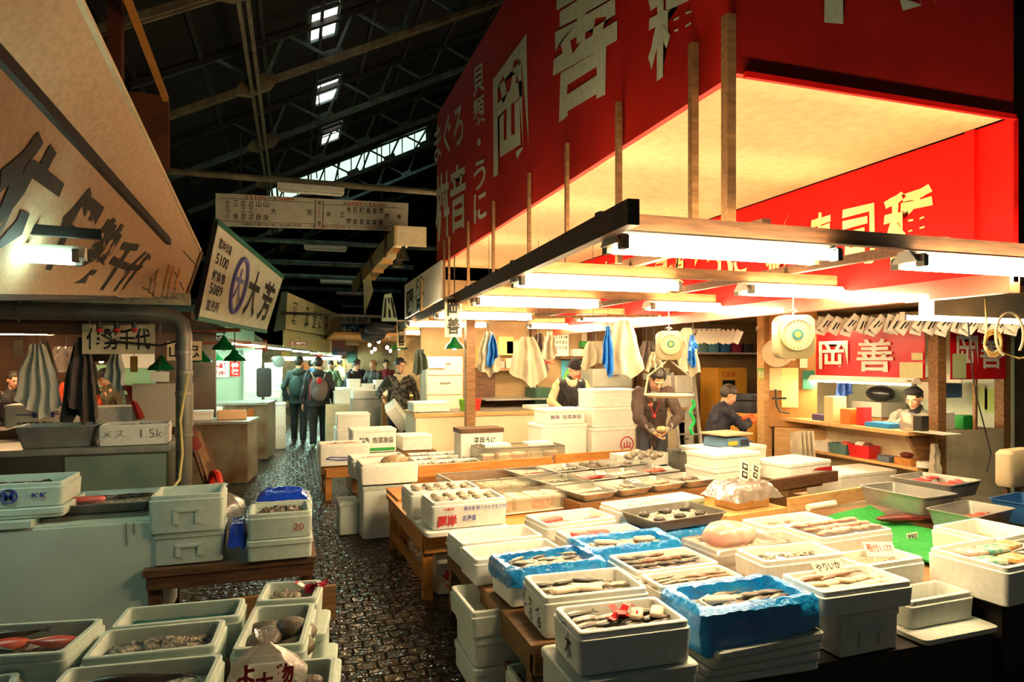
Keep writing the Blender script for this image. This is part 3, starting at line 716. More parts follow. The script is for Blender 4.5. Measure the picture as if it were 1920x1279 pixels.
# pipe with post, pale beam above
p = D(345, 700, 6.5); z1 = D(345, 590, 6.5).z; y = p.y; r = .075
e = V((p.x - 4.2, p.y - .15, z1)); pts = [V((p.x, y, .0)), V((p.x, y, z1 - .2)), V((p.x - .02, y, z1 - .09)), V((p.x - .09, y, z1 - .02)), V((p.x - .2, y, z1)), e]
t = thing('grey_pipe', 'grey steel pipe bent from an upright into a level run over the stall', 'pipe', (0, 0, 0))
MB().tube(pts, r, 16).build('pipe', mat('grey_pipe_paint', (112, 112, 104), .4, .3, c2=(82, 80, 72), scale=5), t)
for z in (.95, 1.35, 1.55, 1.75): MB().lathe([(r + .001, z), (r + .006, z + .005), (r + .006, z + .045), (r + .001, z + .05)], (p.x, y, 0), 16).build('clamp_ring', steel_d, t)
MB().lathe([(r + .01, 0), (r + .01, .12), (r + .002, .13)], (p.x, y, 0), 16).build('foot_sleeve', mat('pale_sleeve', (190, 176, 146), .6), t)
hy = p.x - 1.35; MB().tube([(hy, y - .05, z1 - r - .01), (hy, y - .05 - r, z1), (hy, y - .04, z1 + r + .02), (hy, y + r - .05, z1), (hy, y - .05, z1 - r - .01)], .012, 6).build('hanger_strap', steel_d, t)
tag(MB().bar((p.x - 4.2, y + .05, z1 + .165), (p.x + .03, y + .2, z1 + .165), .06, .12).build('stall_lintel', mat('worn_pale_paint', (186, 186, 160), .7, c2=(120, 104, 74), scale=12, ramp=(.5, .8)), smooth=False), 'pale worn timber beam above the grey pipe', 'beam')
# stall interior: ceiling, back wall, shelves
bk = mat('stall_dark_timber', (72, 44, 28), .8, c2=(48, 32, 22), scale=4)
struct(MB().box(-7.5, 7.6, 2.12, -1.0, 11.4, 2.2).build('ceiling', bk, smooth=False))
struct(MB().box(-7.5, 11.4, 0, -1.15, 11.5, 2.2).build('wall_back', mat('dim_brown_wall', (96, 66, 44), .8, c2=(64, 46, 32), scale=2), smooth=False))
plate('mint_board', 'mint green panel behind the man in the olive jacket', 'panel', facing(178, 684, 292, 740, 11.3), None, mat('mint_wall', (140, 200, 160), .7, c2=(150, 186, 140), scale=2))
tag(MB().bar((-5.2, 7.55, 2.02), (-1.9, 7.55, 2.02), .06, .14).build('timber_lintel', wood_d, smooth=False), 'dark brown timber across the stall front under the pipe', 'beam')
plate('shop_banner', 'cream cloth banner with black brush characters hung under the pipe', 'banner', facing(154, 607, 290, 664, 7.45), '伊勢千代', cream, ink, .01, False, .018)
plate('shop_banner', 'second cream cloth banner half hidden behind the upright pipe', 'banner', facing(313, 640, 378, 676, 7.75), '山忠', cream, ink, .01, False, .018, up=2.125)
cab = [V(My(u, v, 7.36)) for u, v in ((190, 628), (215, 640), (260, 644), (300, 648), (330, 640), (350, 636))]
tag(MB().tube(cab, .012, 6).build('cable', iron), 'dark cable sagging across the cream banner', 'cable')
for i, u in enumerate((186, 219, 252)):
    a = My(u, 600, 7.3); t = thing('pipe_valve', 'red-handled valve under the pipe over the cream banner, %s' % ['end one', 'middle one', 'the one nearest the upright pipe'][i], 'valve', a, 0, 'valves under the pipe')
    MB().tube([(0, 0, -.0), (0, 0, -.08)], .025, 8).build('stub', iron, t); MB().lathe([(.012, -.12), (.03, -.1), (.03, -.085), (.01, -.08)]).build('handle', red_ink, t)
tag(MB().bar(My(170, 603, 7.3), My(282, 603, 7.3), .03, .05).build('water_pipe', iron, smooth=False), 'thin dark water pipe carrying the red-handled valves', 'pipe')
# counter with steel front
t = thing('steel_counter', 'long steel-fronted sink counter under the grey pipe', 'counter', (-4.2, 7.12, 0))
MB().box(0, .03, .05, 3.06, 1.0, .82).build('front_panel', mat('olive_steel', (98, 100, 84), .4, .5, c2=(72, 70, 58), scale=2), t, smooth=False); MB().box(-.02, 0, .821, 3.08, 1.02, .88).build('counter_top', steel, t, smooth=False, bevel=.01)
MB().box(2.2, .02, .06, 3.04, .029, .80).build('bright_panel', mat('green_grey_steel', (150, 168, 150), .4, .4, c2=(120, 150, 138), scale=3), t, smooth=False)
tray('sink', 'deep empty steel pan on the steel counter', -2.42, 7.16, .66, .42, .2, 1.085, 3, steel, flare=.05)
foam('MS', 'white foam box with handwritten price on the steel counter by the upright pipe', -1.74, 7.14, .6, .4, .2, 1.085, 4); o = BOXES['MS'][5]
mound('MS', 'dark mussels heaped in the box with the handwritten price', .05, .03, darkshell, 'mussels', 12, .02, 'mussels')
onface(o, 'メス', -.26, .08, -.08, .15, -.202, ink, -.02); onface(o, '1.5k', .06, .07, .24, .15, -.202, ink, -.02)
closed('white foam box with a red round mark at the end of the steel counter', -3.2, 7.14, .5, .4, .2, .885, 4)
# goods behind the counter
tag(MB().box(0, 0, .0, 2.8, .5, .95).build('back_bench', wood_d, None, (-4.4, 8.3, .003), .05, smooth=False), 'dark timber bench behind the steel counter', 'bench')
t = closed('white box with blue characters on the bench behind the steel counter', -2.9, 8.35, .62, .4, .24, .98, 3, card, name='printed_box'); onface(t, '一夜干', -.2, .1, .2, .17, -.207, blue_ink, .03); onface(t, '北海道産 真ほっけ', -.2, .03, .25, .06, -.207, ink)
closed('white foam box seen beyond the hanging grey apron', -2.1, 8.35, .62, .4, .2, .98, 3)
t = thing('lidded_bucket', 'pale lidded bucket behind the steel counter', 'bucket', (-3.12, 8.42, .99)); MB().lathe([(.12, 0), (.14, .24), (.16, .25), (.16, .27), (.14, .275)], seg=18).build('bucket_body', white_p, t); MB().lathe([(.12, .276), (.13, .28), (.12, .38), (.11, .385)], seg=18).build('bowl', white_p, t)
tag(MB().box(-.2, -.15, 0, .2, .15, .22).build('cardboard_box', cardb, None, (-3.75, 8.5, .96), .1, smooth=False), 'brown cardboard box at the end of the dark bench', 'box')
a = My(300, 735, 8.3); tag(MB().box(-.3, -.02, -.24, .3, .02, .24).build('grey_board', mat('grey_panel', (176, 168, 152), .7), None, (a.x + .05, 8.2, 1.2), .02, smooth=False), 'grey board standing upright behind the box with handwritten price', 'board')
a, b = My(243, 728, 8.25), My(264, 785, 8.15); tag(MB().tube([a + V((-.12, .3, .0)), a, b], .04, 8).build('bent_rod', mat('dark_red_paint', (150, 26, 22), .5)), 'dark red bent handle beside the grey board', 'handle')
# aprons and cloths
def cloth(name, label, cat, top, w, h, m, seed, folds=5, spread=.25, depth=.05, rz=0, up=None):
    """cloth hung from one point, widening downwards in folds"""
    def f(u, v):
        s = (spread + (1 - spread) * (v ** .7)); x = (u - .5) * w * s; z = -h * v * (1.04 - .5 * abs(u - .5 - .28 * sin(seed * 2.7)) + .1 * noise.noise(V((u * 4 + seed, 0, seed))))
        return V((x + .02 * noise.noise(V((v * 3, seed, u))), depth * (sin(u * pi * folds * 1.6 + seed + v * sin(seed)) * (.5 + .7 * v)) + .02 * noise.noise(V((u * 8, v * 8, seed))), z))
    o = tag(MB().sheet(f, 28, 18, .006).build(name, m, None, top, rz), label, cat)
    if up: MB().tube([(0, 0, -.02), (0, 0, up - top.z)], .003, 5).build('cord', iron, o)
    return o
whitecl = mat('white_oilcloth', (200, 192, 170), .6, c2=(176, 166, 142), scale=5, spec=.3); greycl = mat('grey_purple_cloth', (106, 92, 88), .8, c2=(86, 74, 72), scale=5); tancl = mat('tan_oilcloth', (188, 164, 130), .5, c2=(206, 186, 156), scale=5); blkcl = mat('black_cloth', (26, 26, 28), .7)
cloth('hanging_apron', 'large pale apron hanging at the stall front by the bucket', 'apron', My(68, 645, 7.7), .42, .72, mat('pale_apron', (236, 232, 220), .6, c2=(220, 214, 198), scale=4), 1.0, up=2.125)
cloth('hanging_apron', 'small tan apron hanging beside the large pale one', 'apron', My(84, 640, 7.9), .26, .5, tancl, 2.0, 3, up=2.125)
cloth('hanging_apron', 'grey-purple apron hanging in front of the man in orange', 'apron', My(156, 632, 7.62), .27, .9, greycl, 3.2, 3, .3, up=2.125)
cloth('hanging_apron', 'black cloth hanging behind the grey-purple apron', 'apron', My(152, 640, 7.75), .36, .82, blkcl, 4.1, 3, .2, up=2.125)
cloth('hanging_towel', 'pale blue-white towel hanging under the cream banner', 'towel', My(217, 660, 8.4), .2, .45, mat('blue_white_cloth', (196, 208, 204), .8), 5, 3, .4, up=2.125)
cloth('hanging_bag', 'clear plastic bag hanging in the dark stall', 'bag', My(125, 650, 8.8), .4, .3, bagw, 6, 4, .5, up=2.125)
for i, (u0, v0, u1, v1, yy, m, lab) in enumerate(((26, 638, 42, 668, 8.3, cream, 'small cream tag hanging in the dark end of the stall'), (282, 697, 317, 716, 7.9, paper, 'white note with small writing below the green lamp'), (244, 668, 258, 698, 8.2, mat('ochre_tag', (170, 130, 60), .7), 'ochre tag hanging below the cream banner'), (225, 662, 290, 690, 11.28, paper, 'white paper pinned on the mint wall'))):
    plate('paper_note', lab, 'paper', facing(u0, v0, u1, v1, yy), None, m, ink, .006, up=2.125)
# hanging lamps with enamel shades
green_e = mat('green_enamel', (12, 92, 46), .25, coat=.4); bulb_w = mat('warm_bulb', (255, 230, 180), .4, emit=30, ecol=(255, 214, 150)); white_in = mat('white_enamel', (236, 234, 220), .4)
def shade_lamp(label, p, r, up, m=green_e, group=None, lit=True):
    t = thing('shade_lamp', label, 'lamp', p, 0, group)
    MB().lathe([(r, 0), (r * .97, .004), (r * .8, .05 * r / .15), (r * .4, .09 * r / .15), (r * .3, .13 * r / .15), (r * .12, .17 * r / .15), (r * .1, .17 * r / .15), (r * .28, .12 * r / .15), (r * .75, .045 * r / .15), (r * .95, 0)], seg=22, cap0=False, cap1=False).build('shade', m, t)
    MB().ell((0, 0, .03), (.035, .035, .05), 12, 9).build('bulb', bulb_w if lit else white_in, t)
    MB().tube([(0, 0, .17 * r / .15), (0, 0, .17 * r / .15 + up)], .008, 6).build('flex', iron, t)
    return t
shade_lamp('green enamel lamp above the white note behind the counter', My(302, 694, 8.1), .14, .35, lit=False)
shade_lamp('black enamel lamp glowing behind the towel', My(190, 678, 9.2), .2, .4, iron)
# nearest tube lamp of the stall
p0 = D(168, 487, 3.35)
fixture('tube_lamp', 'close white tube lamp under the lettered canvas, mostly outside the view', V((p0.x - 1.25, p0.y - .2, p0.z + .02)), .16, 1.25, tube_n, None, n=2)
tag(MB().bar((p0.x - 1.9, p0.y - .31, p0.z + .13), (p0.x + .05, p0.y + .01, p0.z + .13), .04, .05).build('lamp_rail', black, smooth=False), 'black rail carrying the close tube lamp', 'rail')
# ---- stall beyond the pipe: the sign with a blue round mark
NB, FB_, FT, NT = D(367, 597, 7.2), D(498, 622, 10.6), D(530, 520, 10.6), D(405, 415, 7.35)
o, q = board('shop_signboard', 'white leaning signboard with a blue oval mark and two big black characters', (NB, FB_, FT, NT), mat('white_sign_board', (206, 212, 192), .6, c2=(188, 196, 174), scale=5), .02)
edge(o, q[3], q[2], .05, .06, teal_p, 'top_edge'); edge(o, q[0], q[1], .05, .05, teal_p, 'lower_edge'); edge(o, q[0], q[3], .05, .05, black, 'near_edge')
l = MB(); kw = dict(off=.014, bold=.03, rough=.02); write(l, '大', sub(q, .50, .16, .68, .82), **kw); write(l, '芳', sub(q, .74, .16, .93, .8), **kw)
for j, (s, v) in enumerate((('築地市場', .82), ('5100', .66), ('鮮魚部', .48), ('5089', .34), ('直売所', .16))): write(l, s, sub(q, .06, v - .06, .2, v + .06), off=.014, bold=.02)
l.build('lettering', ink, o, smooth=False)
l = MB(); ring = []
for kk in range(29): a0 = 2 * pi * kk / 28; ring.append(onto(q, .37 + .085 * cos(a0), .5 + .34 * sin(a0)) + V((.016, 0, 0)))
l.tube(ring, .032, 6); write(l, '大', sub(q, .315, .3, .425, .72), off=.016, bold=.03); l.build('blue_mark', mat('blue_violet_paint', (84, 84, 156), .6), o)
# cream boards further along
qd = [(D(530, 616, 12.3), D(638, 634, 19), D(640, 592, 19), D(538, 548, 12.3))]
o, q = board('shop_signboard', 'long cream signboard with columns of small writing, beyond the blue oval mark', qd[0], mat('cream_sign', (216, 206, 160), .7, c2=(196, 184, 138), scale=4), .03)
l = MB()
for s, a0 in (('第三十七', .08), ('鮮魚仲卸', .26), ('山正', .38), ('三徳', .48), ('大惣', .6)): column(l, s, sub(q, a0, .18, a0 + .06, .82), off=.02, bold=.03)
l.build('lettering', ink, o, smooth=False)
tag(MB().sheet(lambda u, v: onto([D(513, 622, 11.2), D(534, 618, 12.3), D(538, 546, 12.3), D(528, 548, 11.2)], u, v), 3, 3, .02).build('end_board', mat('dark_green_panel', (44, 70, 56), .7), smooth=False), 'dark green end panel before the long cream signboard', 'panel')
o, q = board('lower_fascia', 'pale plank fascia under the long cream signboard', (D(532, 650, 12.5), D(640, 664, 19.5), D(640, 636, 19.5), D(532, 618, 12.5)), mat('plank_fascia', (190, 186, 140), .7, c2=(160, 152, 108), scale=5, stretch=(6, .4, 6)), .03, cat='fascia')
plate('shop_banner', 'blue banner with white characters high over the far aisle', 'banner', facing(638, 607, 675, 637, 22), '魚がし', mat('blue_cloth', (40, 84, 128), .7), paper, .02, False, .03)
plate('shop_banner', 'dark end of the blue banner over the far aisle', 'banner', facing(675, 607, 700, 632, 22.3), None, mat('navy_cloth', (30, 36, 50), .7))
plate('shop_banner', 'cream banner with brush characters beyond the cream signboard', 'banner', facing(595, 632, 622, 665, 18), '上三', cream, ink)
plate('shop_banner', 'red and blue patterned banner beyond the cream brush banner', 'banner', facing(621, 633, 648, 666, 18.4), None, mat('red_blue_cloth', (150, 70, 50), .7, c2=(40, 96, 130), scale=2.5))
plate('shop_banner', 'small red hanging sign over the far stalls', 'sign', facing(543, 641, 575, 647, 13), '鮪専門', mat('maroon_cloth', (150, 40, 48), .7), paper, .02, False)
tag(MB().bar(D(505, 586, 11.5), D(715, 594, 13.5), .05, .05).build('cross_rod', black, smooth=False), 'black rod across the aisle under the signboards', 'rod')
# hanging direction board over the aisle
yy = 12.62; q = [My(404, 423, yy), My(764, 433, yy), My(766, 381, yy), My(404, 362, yy)]
zc = (q[0].z + q[1].z) / 2
t = thing('direction_board', 'long white overhead board of shop names and times across the aisle', 'sign', q[0])
q = [x - q[0] for x in q]
MB().add(q + [x + V((0, .05, 0)) for x in q], [(0, 1, 2, 3), (7, 6, 5, 4), (1, 0, 4, 5), (2, 1, 5, 6), (3, 2, 6, 7), (0, 3, 7, 4)]).build('board', mat('board_white', (214, 208, 188), .6, c2=(196, 192, 172), scale=5), t, smooth=False)
l = MB(); r_ = MB(); W1 = dict(off=.004, bold=.01)
for (a0, b0, c0_, d0) in ((.025, .845, .495, .86), (.535, .80, .975, .815), (.025, .14, .495, .155), (.535, .12, .975, .13), (.495, .03, .499, .95), (.535, .03, .539, .95)): 
    k = sub(q, a0, b0, c0_, d0); l.add([x - V((0, .004, 0)) for x in k], [(0, 1, 2, 3)])
def cell(mb, s, a0, b0, c0_, d0, fn=write): fn(mb, s, sub(q, a0, b0, c0_, d0), **W1)
cell(l, '至', .142, .87, .157, .97); cell(r_, '5100', .165, .87, .245, .97); cell(l, '一', .255, .91, .27, .93); cell(l, '自', .282, .87, .297, .97); cell(r_, '5089', .305, .87, .385, .97)
cell(l, '自', .645, .83, .66, .94); cell(r_, '6089', .668, .83, .745, .94); cell(l, '一', .755, .88, .77, .9); cell(l, '至', .78, .83, .795, .94); cell(r_, '6100', .802, .83, .875, .94)
cell(l, 'カネフジ', .045, .2, .068, .8, column); cell(l, '三', .085, .62, .108, .8); cell(l, '侑', .085, .2, .108, .4); cell(l, '伊勢千代佃彦', .122, .2, .147, .8, column); cell(l, '伊勢千代佃彦', .16, .2, .185, .8, column)
for x in (.197, .233): cell(l, '山', x, .62, x + .027, .82); cell(l, '良', x, .2, x + .027, .4)
cell(l, '大', .268, .42, .298, .62); cell(l, '芳', .452, .42, .48, .62)
cell(l, '第', .508, .78, .527, .93); cell(r_, '三十八', .508, .28, .527, .75, column); cell(l, '棟', .508, .1, .527, .26)
cell(l, '泉', .555, .4, .578, .58); cell(l, '正', .627, .4, .65, .58)
for i, (s1, s2) in enumerate(zip('秀町町藤藤岡', '岡喜喜森森善')): x = .662 + .035 * i; cell(l, s1, x, .56, x + .024, .76); cell(l, s2, x, .17, x + .024, .36)
cell(l, '岡', .87, .4, .894, .58); cell(l, '善', .938, .4, .96, .58)
cell(l, '店舗前の通行及び駐・停止禁止時間', .125, .03, .425, .12); cell(l, '小車', .47, .02, .5, .11); cell(r_, '7:00～10:30', .51, .02, .655, .11); cell(l, '・ターレット', .66, .02, .745, .1); cell(r_, '6:30～11:00', .755, .02, .89, .1)
l.build('lettering', ink, t, smooth=False); r_.build('red_lettering', red_ink, t, smooth=False)
for f in (.12, .85): p = onto(q, f, 1); MB().bar(p + V((0, .02, 0)), p + V((0, .02, 1.1)), .02, .02).build('hanger', iron, t, smooth=False)
# second, far overhead board
plate('direction_board', 'far white overhead board of shop names beyond the first', 'sign', facing(620, 592, 695, 607, 24), '泉 正中喜 森岡', MATS['board_white'], ink, .05, False, .01)
# dark posts and boards behind the canvases
tag(MB().bar(D(217, -20, 7.5), D(217, 150, 7.5), .14, .14).build('timber_post', mat('reddish_timber', (92, 44, 24), .8), smooth=False), 'reddish brown post high behind the cream canvas', 'post')
tag(MB().bar(D(236, -10, 7), D(311, 186, 8.8), .07, .07).build('sloping_batten', wood_o, smooth=False), 'orange-brown batten sloping down to the high timber box', 'batten')
c = D(282, 250, 9.6); tag(MB().box(-.24, -.2, -.5, .24, .2, .5).build('timber_box', mat('reddish_board', (112, 60, 26), .7, c2=(84, 44, 22), scale=3), None, c, .1, smooth=False), 'tall brown timber box high behind the cream canvas', 'box')
cloth('tarpaulin', 'dark blue tarpaulin bundled at the top of the white signboard', 'tarpaulin', D(390, 415, 7.7), .35, .3, mat('navy_tarp', (24, 40, 92), .5), 2, 4, .7)
# ---- right side beyond the red sign: cream boxed fascia, hung boards
x0 = My(744, 470, 10.6).x; zt = My(760, 424, 10.6).z; zb = My(760, 461, 10.6).z
t = thing('boxed_fascia', 'cream timber box fascia of the stall beyond the red signboard', 'fascia', (x0, 10.6, zb))
MB().box(0, 0, 0, 2.04 - x0, .04, zt - zb).build('front_board', cream, t, smooth=False)
MB().box(-.04, 0, 0, 0, 8, zt - zb).build('side_board', mat('cream_side', (190, 166, 116), .7, c2=(170, 146, 98), scale=4), t, smooth=False)
MB().box(0, .05, .3, 2.04 - x0, 8, .33).build('soffit', cream, t, smooth=False)
for k in range(5): MB().box(0.02, .5 + 1.5 * k, .2, 2.0 - x0, .62 + 1.5 * k, .295).build('joist', wood_l, t, smooth=False)
for k in range(3): MB().box(-.07, .9 + 2.2 * k, -.05, -.041, 1.0 + 2.2 * k, zt - zb + .05).build('batten', wood_d, t, smooth=False)
for i in range(2):
    p = V((x0 + .28 + .05 * i, 11.7 + .9 * i, zb + .2)); t2 = thing('floodlight', 'dark floodlight hung under the cream fascia, %s' % ['nearer one', 'farther one'][i], 'lamp', p); MB().lathe([(.03, 0), (.05, -.12), (.11, -.26), (.1, -.26), (.04, -.12)], seg=12).build('hood', iron, t2); MB().tube([(0, 0, 0), (.05, 0, .08)], .02, 6).build('bracket', iron, t2)
o, q = board('shop_signboard', 'white signboard with black brush characters below the cream fascia', (Mx(760, 598, 2.0), Mx(829, 560, 2.0), Mx(829, 488, 2.0), Mx(760, 535, 2.0)), white_p, .03)
l = MB(); write(l, '岡', sub(q, .08, .0, .3, .75), off=.02, bold=.04, rough=.02); write(l, '善', sub(q, .36, .05, .6, .95), off=.02, bold=.04, rough=.02); l.build('lettering', ink, o, smooth=False)
for i, (uu, lab) in enumerate((((714, 575, 730, 604, 733, 548), 'aisle face'), ((730, 604, 748, 596, 733, 548), 'inner face'))): pass
q = [My(716, 603, 14.5), My(746, 603, 14.8), My(734, 550, 14.8), My(722, 552, 14.5)]
plate('hanging_sign', 'pale green slanted board with dark writing beyond the cream fascia', 'sign', q, '|||', mat('pale_green_board', (176, 200, 176), .6), ink, .03, False)
plate('timber_fascia', 'pale slatted fascia hanging over the far aisle', 'fascia', [D(684, 590, 15), D(700, 545, 15.5), D(690, 500, 15.5), D(682, 525, 15)], None, mat('pale_slat', (190, 196, 160), .6))
# ================================================================ inside the red shop: back wall, booth, hung things
cw = mat('cream_shop_wall', (176, 148, 108), .8, c2=(140, 112, 78), scale=1.6)
struct(MB().box(1.95, 10.6, 0, 8.8, 10.7, 3.0).build('wall_shop_back', cw, smooth=False))
struct(MB().box(8.7, 3.6, 0, 8.8, 10.6, 3.0).build('wall_shop_right', mat('grey_shop_wall', (150, 150, 132), .8, c2=(120, 120, 104), scale=2), smooth=False))
struct(MB().box(4.05, 4.6, 2.36, 8.7, 10.6, 2.42).build('ceiling', cw, smooth=False))
# ---- booth
bw = mat('booth_board', (196, 188, 158), .75, c2=(170, 162, 134), scale=4, bump=.04); BX, BY, BX2, BY2 = 6.25, 5.1, 7.3, 7.3
t = thing('cashier_booth', 'small timber cashier booth with red name banners over its windows', 'booth', (BX, BY, 0)); bt = lambda a, b, c, d, e, f: MB().box(a - BX, b - BY, c, d - BX, e - BY, f)
bt(BX + .02, BY + .1, 0, BX + .06, BY2, .93).build('counter_wall', cream, t, smooth=False)
bt(BX + .12, BY, 0, BX2 - .12, BY + .03, .97).build('front_wall', bw, t, smooth=False)
bt(BX2, BY, 0, BX2 + .04, BY2, 2.3).build('back_wall', mat('booth_mint', (200, 212, 190), .7, c2=(182, 196, 176), scale=3), t, smooth=False)
bt(BX, BY2, 0, BX2, BY2 + .04, 2.3).build('end_wall', bw, t, smooth=False)
for a, b, w in ((BX, BY, .11), (BX, BY2 - .1, .08), (BX2 - .12, BY, .1), (BX + .52, BY + .0, .03)): bt(a, b, 0 if w > .05 else .97, a + w, b + w, 2.3).build('post', wood_m, t, smooth=False)
bt(BX, BY + .11, 1.47, BX + .05, BY2 - .1, 1.52).build('window_head', wood_m, t, smooth=False)
for n, a, b in (('serving_shelf', .93, .97), ('lower_shelf', .57, .6)): bt(BX - (.34 if a > .9 else .22), BY + .05, a, BX + .015, BY2 + (.1 if a > .9 else -.1), b).build(n, wood_l, t, smooth=False)
for yy in (BY + .12, BY2 - .2):
    MB().prism([(0, 0), (-.3, 0), (0, -.5)], -.02, .02, 0, (V((.015, yy - BY, .929)), V((1, 0, 0)), V((0, 0, 1)), V((0, 1, 0)))).build('bracket', wood_m, t, smooth=False)
redb = mat('red_banner_vinyl', (206, 16, 22), .38, c2=(190, 10, 18), scale=3, bump=.15, bscale=3.5)
def banner(label, q, s, quads, fn=None):
    q = [V(x) for x in q]; c = q[0].copy(); q = [x - c for x in q]; n = (q[1] - q[0]).cross(q[3] - q[0]).normalized()
    o = tag(MB().sheet(lambda u, v: onto(q, u, v) + n * .012 * noise.noise(V((u * 5, v * 2, 3))), 20, 6, .006).build('shop_banner', redb, None, c), label, 'banner'); l = MB()
    for ch, k in zip(s, quads): write(l, ch, sub(q, *k), off=.02, bold=.016, rough=.012)
    l.build('lettering', white_p, o, smooth=False); return o, q
o, q = banner('glossy red banner with two white characters over the long booth window', [(BX - .02, BY2, 1.5), (BX - .02, BY + .13, 1.5), (BX - .02, BY + .13, 2.05), (BX - .02, BY2, 2.05)], '岡善', [(.3, .16, .52, .78), (.58, .12, .82, .8)])
l = MB(); s_ = sub(q, .86, .02, .995, .32); l.add([x + V((-.02, 0, 0)) for x in s_], [(0, 1, 2, 3)]); s_ = sub(q, .93, .36, .995, .5); l.add([x + V((-.02, 0, 0)) for x in s_], [(0, 1, 2, 3)]); l.build('paper_notice', mat('beige_notice', (214, 200, 150), .7, c2=(190, 196, 150), scale=9), o, smooth=False)
o, q = banner('narrower red banner with two white characters on the booth front', [(BX + .14, BY - .02, 1.5), (BX2 - .12, BY - .02, 1.5), (BX2 - .12, BY - .02, 2.05), (BX + .14, BY - .02, 2.05)], '岡善', [(.08, .2, .46, .82), (.5, .2, .9, .8)])
l = MB(); s_ = sub(q, .0, .02, .24, .48); l.add([x + V((0, -.025, 0)) for x in s_], [(0, 1, 2, 3)]); l.build('paper_notice', mat('pale_green_notice', (184, 200, 150), .7), o, smooth=False)
fixture('tube_lamp', 'lit tube lamp under the red banner of the booth window', (BX - .05, BY2 - .25, 1.47), -pi / 2, 1.75, tube_w, None, n=1)
def fx(u0, u1, v, d, label, L=None):
    p = D(u0, v, d); e = D(u1, v, d); k = e - p; k.z = 0; f = fixture('tube_lamp', label, p, math.atan2(k.y, k.x), L or k.length, tube_w, None, n=1); MB().bar((.2, 0, .04), (.2, 0, 2.37 - p.z), .02, .02).build('hanger', iron, f, smooth=False)
fx(1522, 1582, 607, 8.0, 'short lit tube lamp behind the hanging spring scale'); fx(1420, 1452, 618, 8.8, 'short lit tube lamp near the timber pillar'); fx(1300, 1350, 622, 9.4, 'short lit tube lamp over the shelf of plastic boxes')
p = D(1737, 592, 5.0); t = thing('tube_lamp', 'long tube lamp with a deep cream housing near the booth front', 'lamp', p, math.radians(6))
MB().box(0, -.06, .0, 1.3, .06, .2).build('housing', cream, t, smooth=False); MB().tube([(-.25, 0, -.02), (1.25, 0, -.02)], .017, 8).build('tube', tube_w, t); MB().box(-.27, -.02, -.04, -.25, .02, .02).build('socket', sock, t, smooth=False)
for k_ in (.2, 1.1): MB().bar((k_, 0, .2), (k_, 0, .2 + 2.36 - p.z - .2), .02, .02).build('hanger', iron, t, smooth=False)
# paper tags
for i in range(26):
    f = i / 25; u = 1512 + 408 * f; v = 597 - 8 * f + 2.5 * sin(i * 1.7); p = D(u, v, 7.4 - 1.5 * f)
    o = tag(MB().box(-.055, -.0015, -.19, .055, .0015, 0).build('paper_tag', paper, None, p, math.radians(-25), smooth=False), 'white paper tag with small writing strung before the booth', 'paper tag', 'paper tags strung before the booth'); o.rotation_euler = (0, math.radians(28 + 14 * sin(i * 2.3)), math.radians(-24))
    l = MB(); l.box(-.02, -.004, -.15, -.005, -.002, -.06); l.box(.01, -.004, -.12, .02, -.002, -.05); l.build('writing', ink, o, smooth=False)
for i in range(9):
    p = D(1316 + 9 * i, 619.5, 9.02); o = tag(MB().box(-.05, -.0015, -.19, .05, .0015, 0).build('paper_tag', paper, None, p, 0, smooth=False), 'white paper tag strung over the shelf of plastic boxes', 'paper tag', 'paper tags over the plastic boxes'); o.rotation_euler = (0, math.radians(26 + 8 * sin(i * 2)), -.2)
tag(MB().tube([D(1500, 597, 7.5), D(1600, 595, 7.1), D(1720, 593, 6.7), D(1920, 588, 5.88)], .005, 5).build('tag_string', iron), 'thin string carrying the paper tags before the booth', 'string')
tag(MB().tube([D(1310, 619, 9.02), D(1395, 620, 9.02), D(1437, 620, 8.65)], .005, 5).build('tag_string', iron), 'thin string over the shelf of plastic boxes', 'string')
# cable coil at the booth corner
def loop(c, r, n, ax, wob=.1): return [V(c) + V((r * cos(2 * pi * k / n), 0, r * 1.15 * sin(2 * pi * k / n))) + V((U(-.01, .01), U(-.02, .02), U(-.01, .01))) for k in range(n)]
cabm = mat('yellow_cable', (206, 176, 110), .5); pts = [D(1848, 560, 4.9), D(1850, 620, 4.9)]
for j in range(3): pts += [D(1862 + 16 * cos(2 * pi * k / 12 + 3), 640 + 22 * sin(2 * pi * k / 12 + 3) + 4 * j, 4.9 + .02 * j) for k in range(12)]
pts += [D(1880, 662, 4.9), D(1910, 672, 4.9), D(1945, 668, 4.9)]
tag(MB().tube(pts, .008, 6).build('coiled_cable', cabm), 'coiled yellow cable hanging from the cream lamp housing', 'cable')
tag(MB().tube([D(1893 + 26 * cos(a_), 628 + 42 * sin(a_), 4.85) for a_ in [2.0 + k * .22 for k in range(24)]] , .009, 6).build('looped_hose', mat('pale_hose', (226, 210, 170), .5)), 'pale hose hanging in a loop beside the coiled cable', 'hose')
tag(MB().tube([D(1815, 600, 5.9), D(1822, 690, 5.9), D(1830, 740, 5.9), D(1843, 790, 5.9), D(1858, 850, 5.9), D(1850, 885, 5.9)], .006, 5).build('cable', black), 'black cable hanging down the booth front', 'cable')
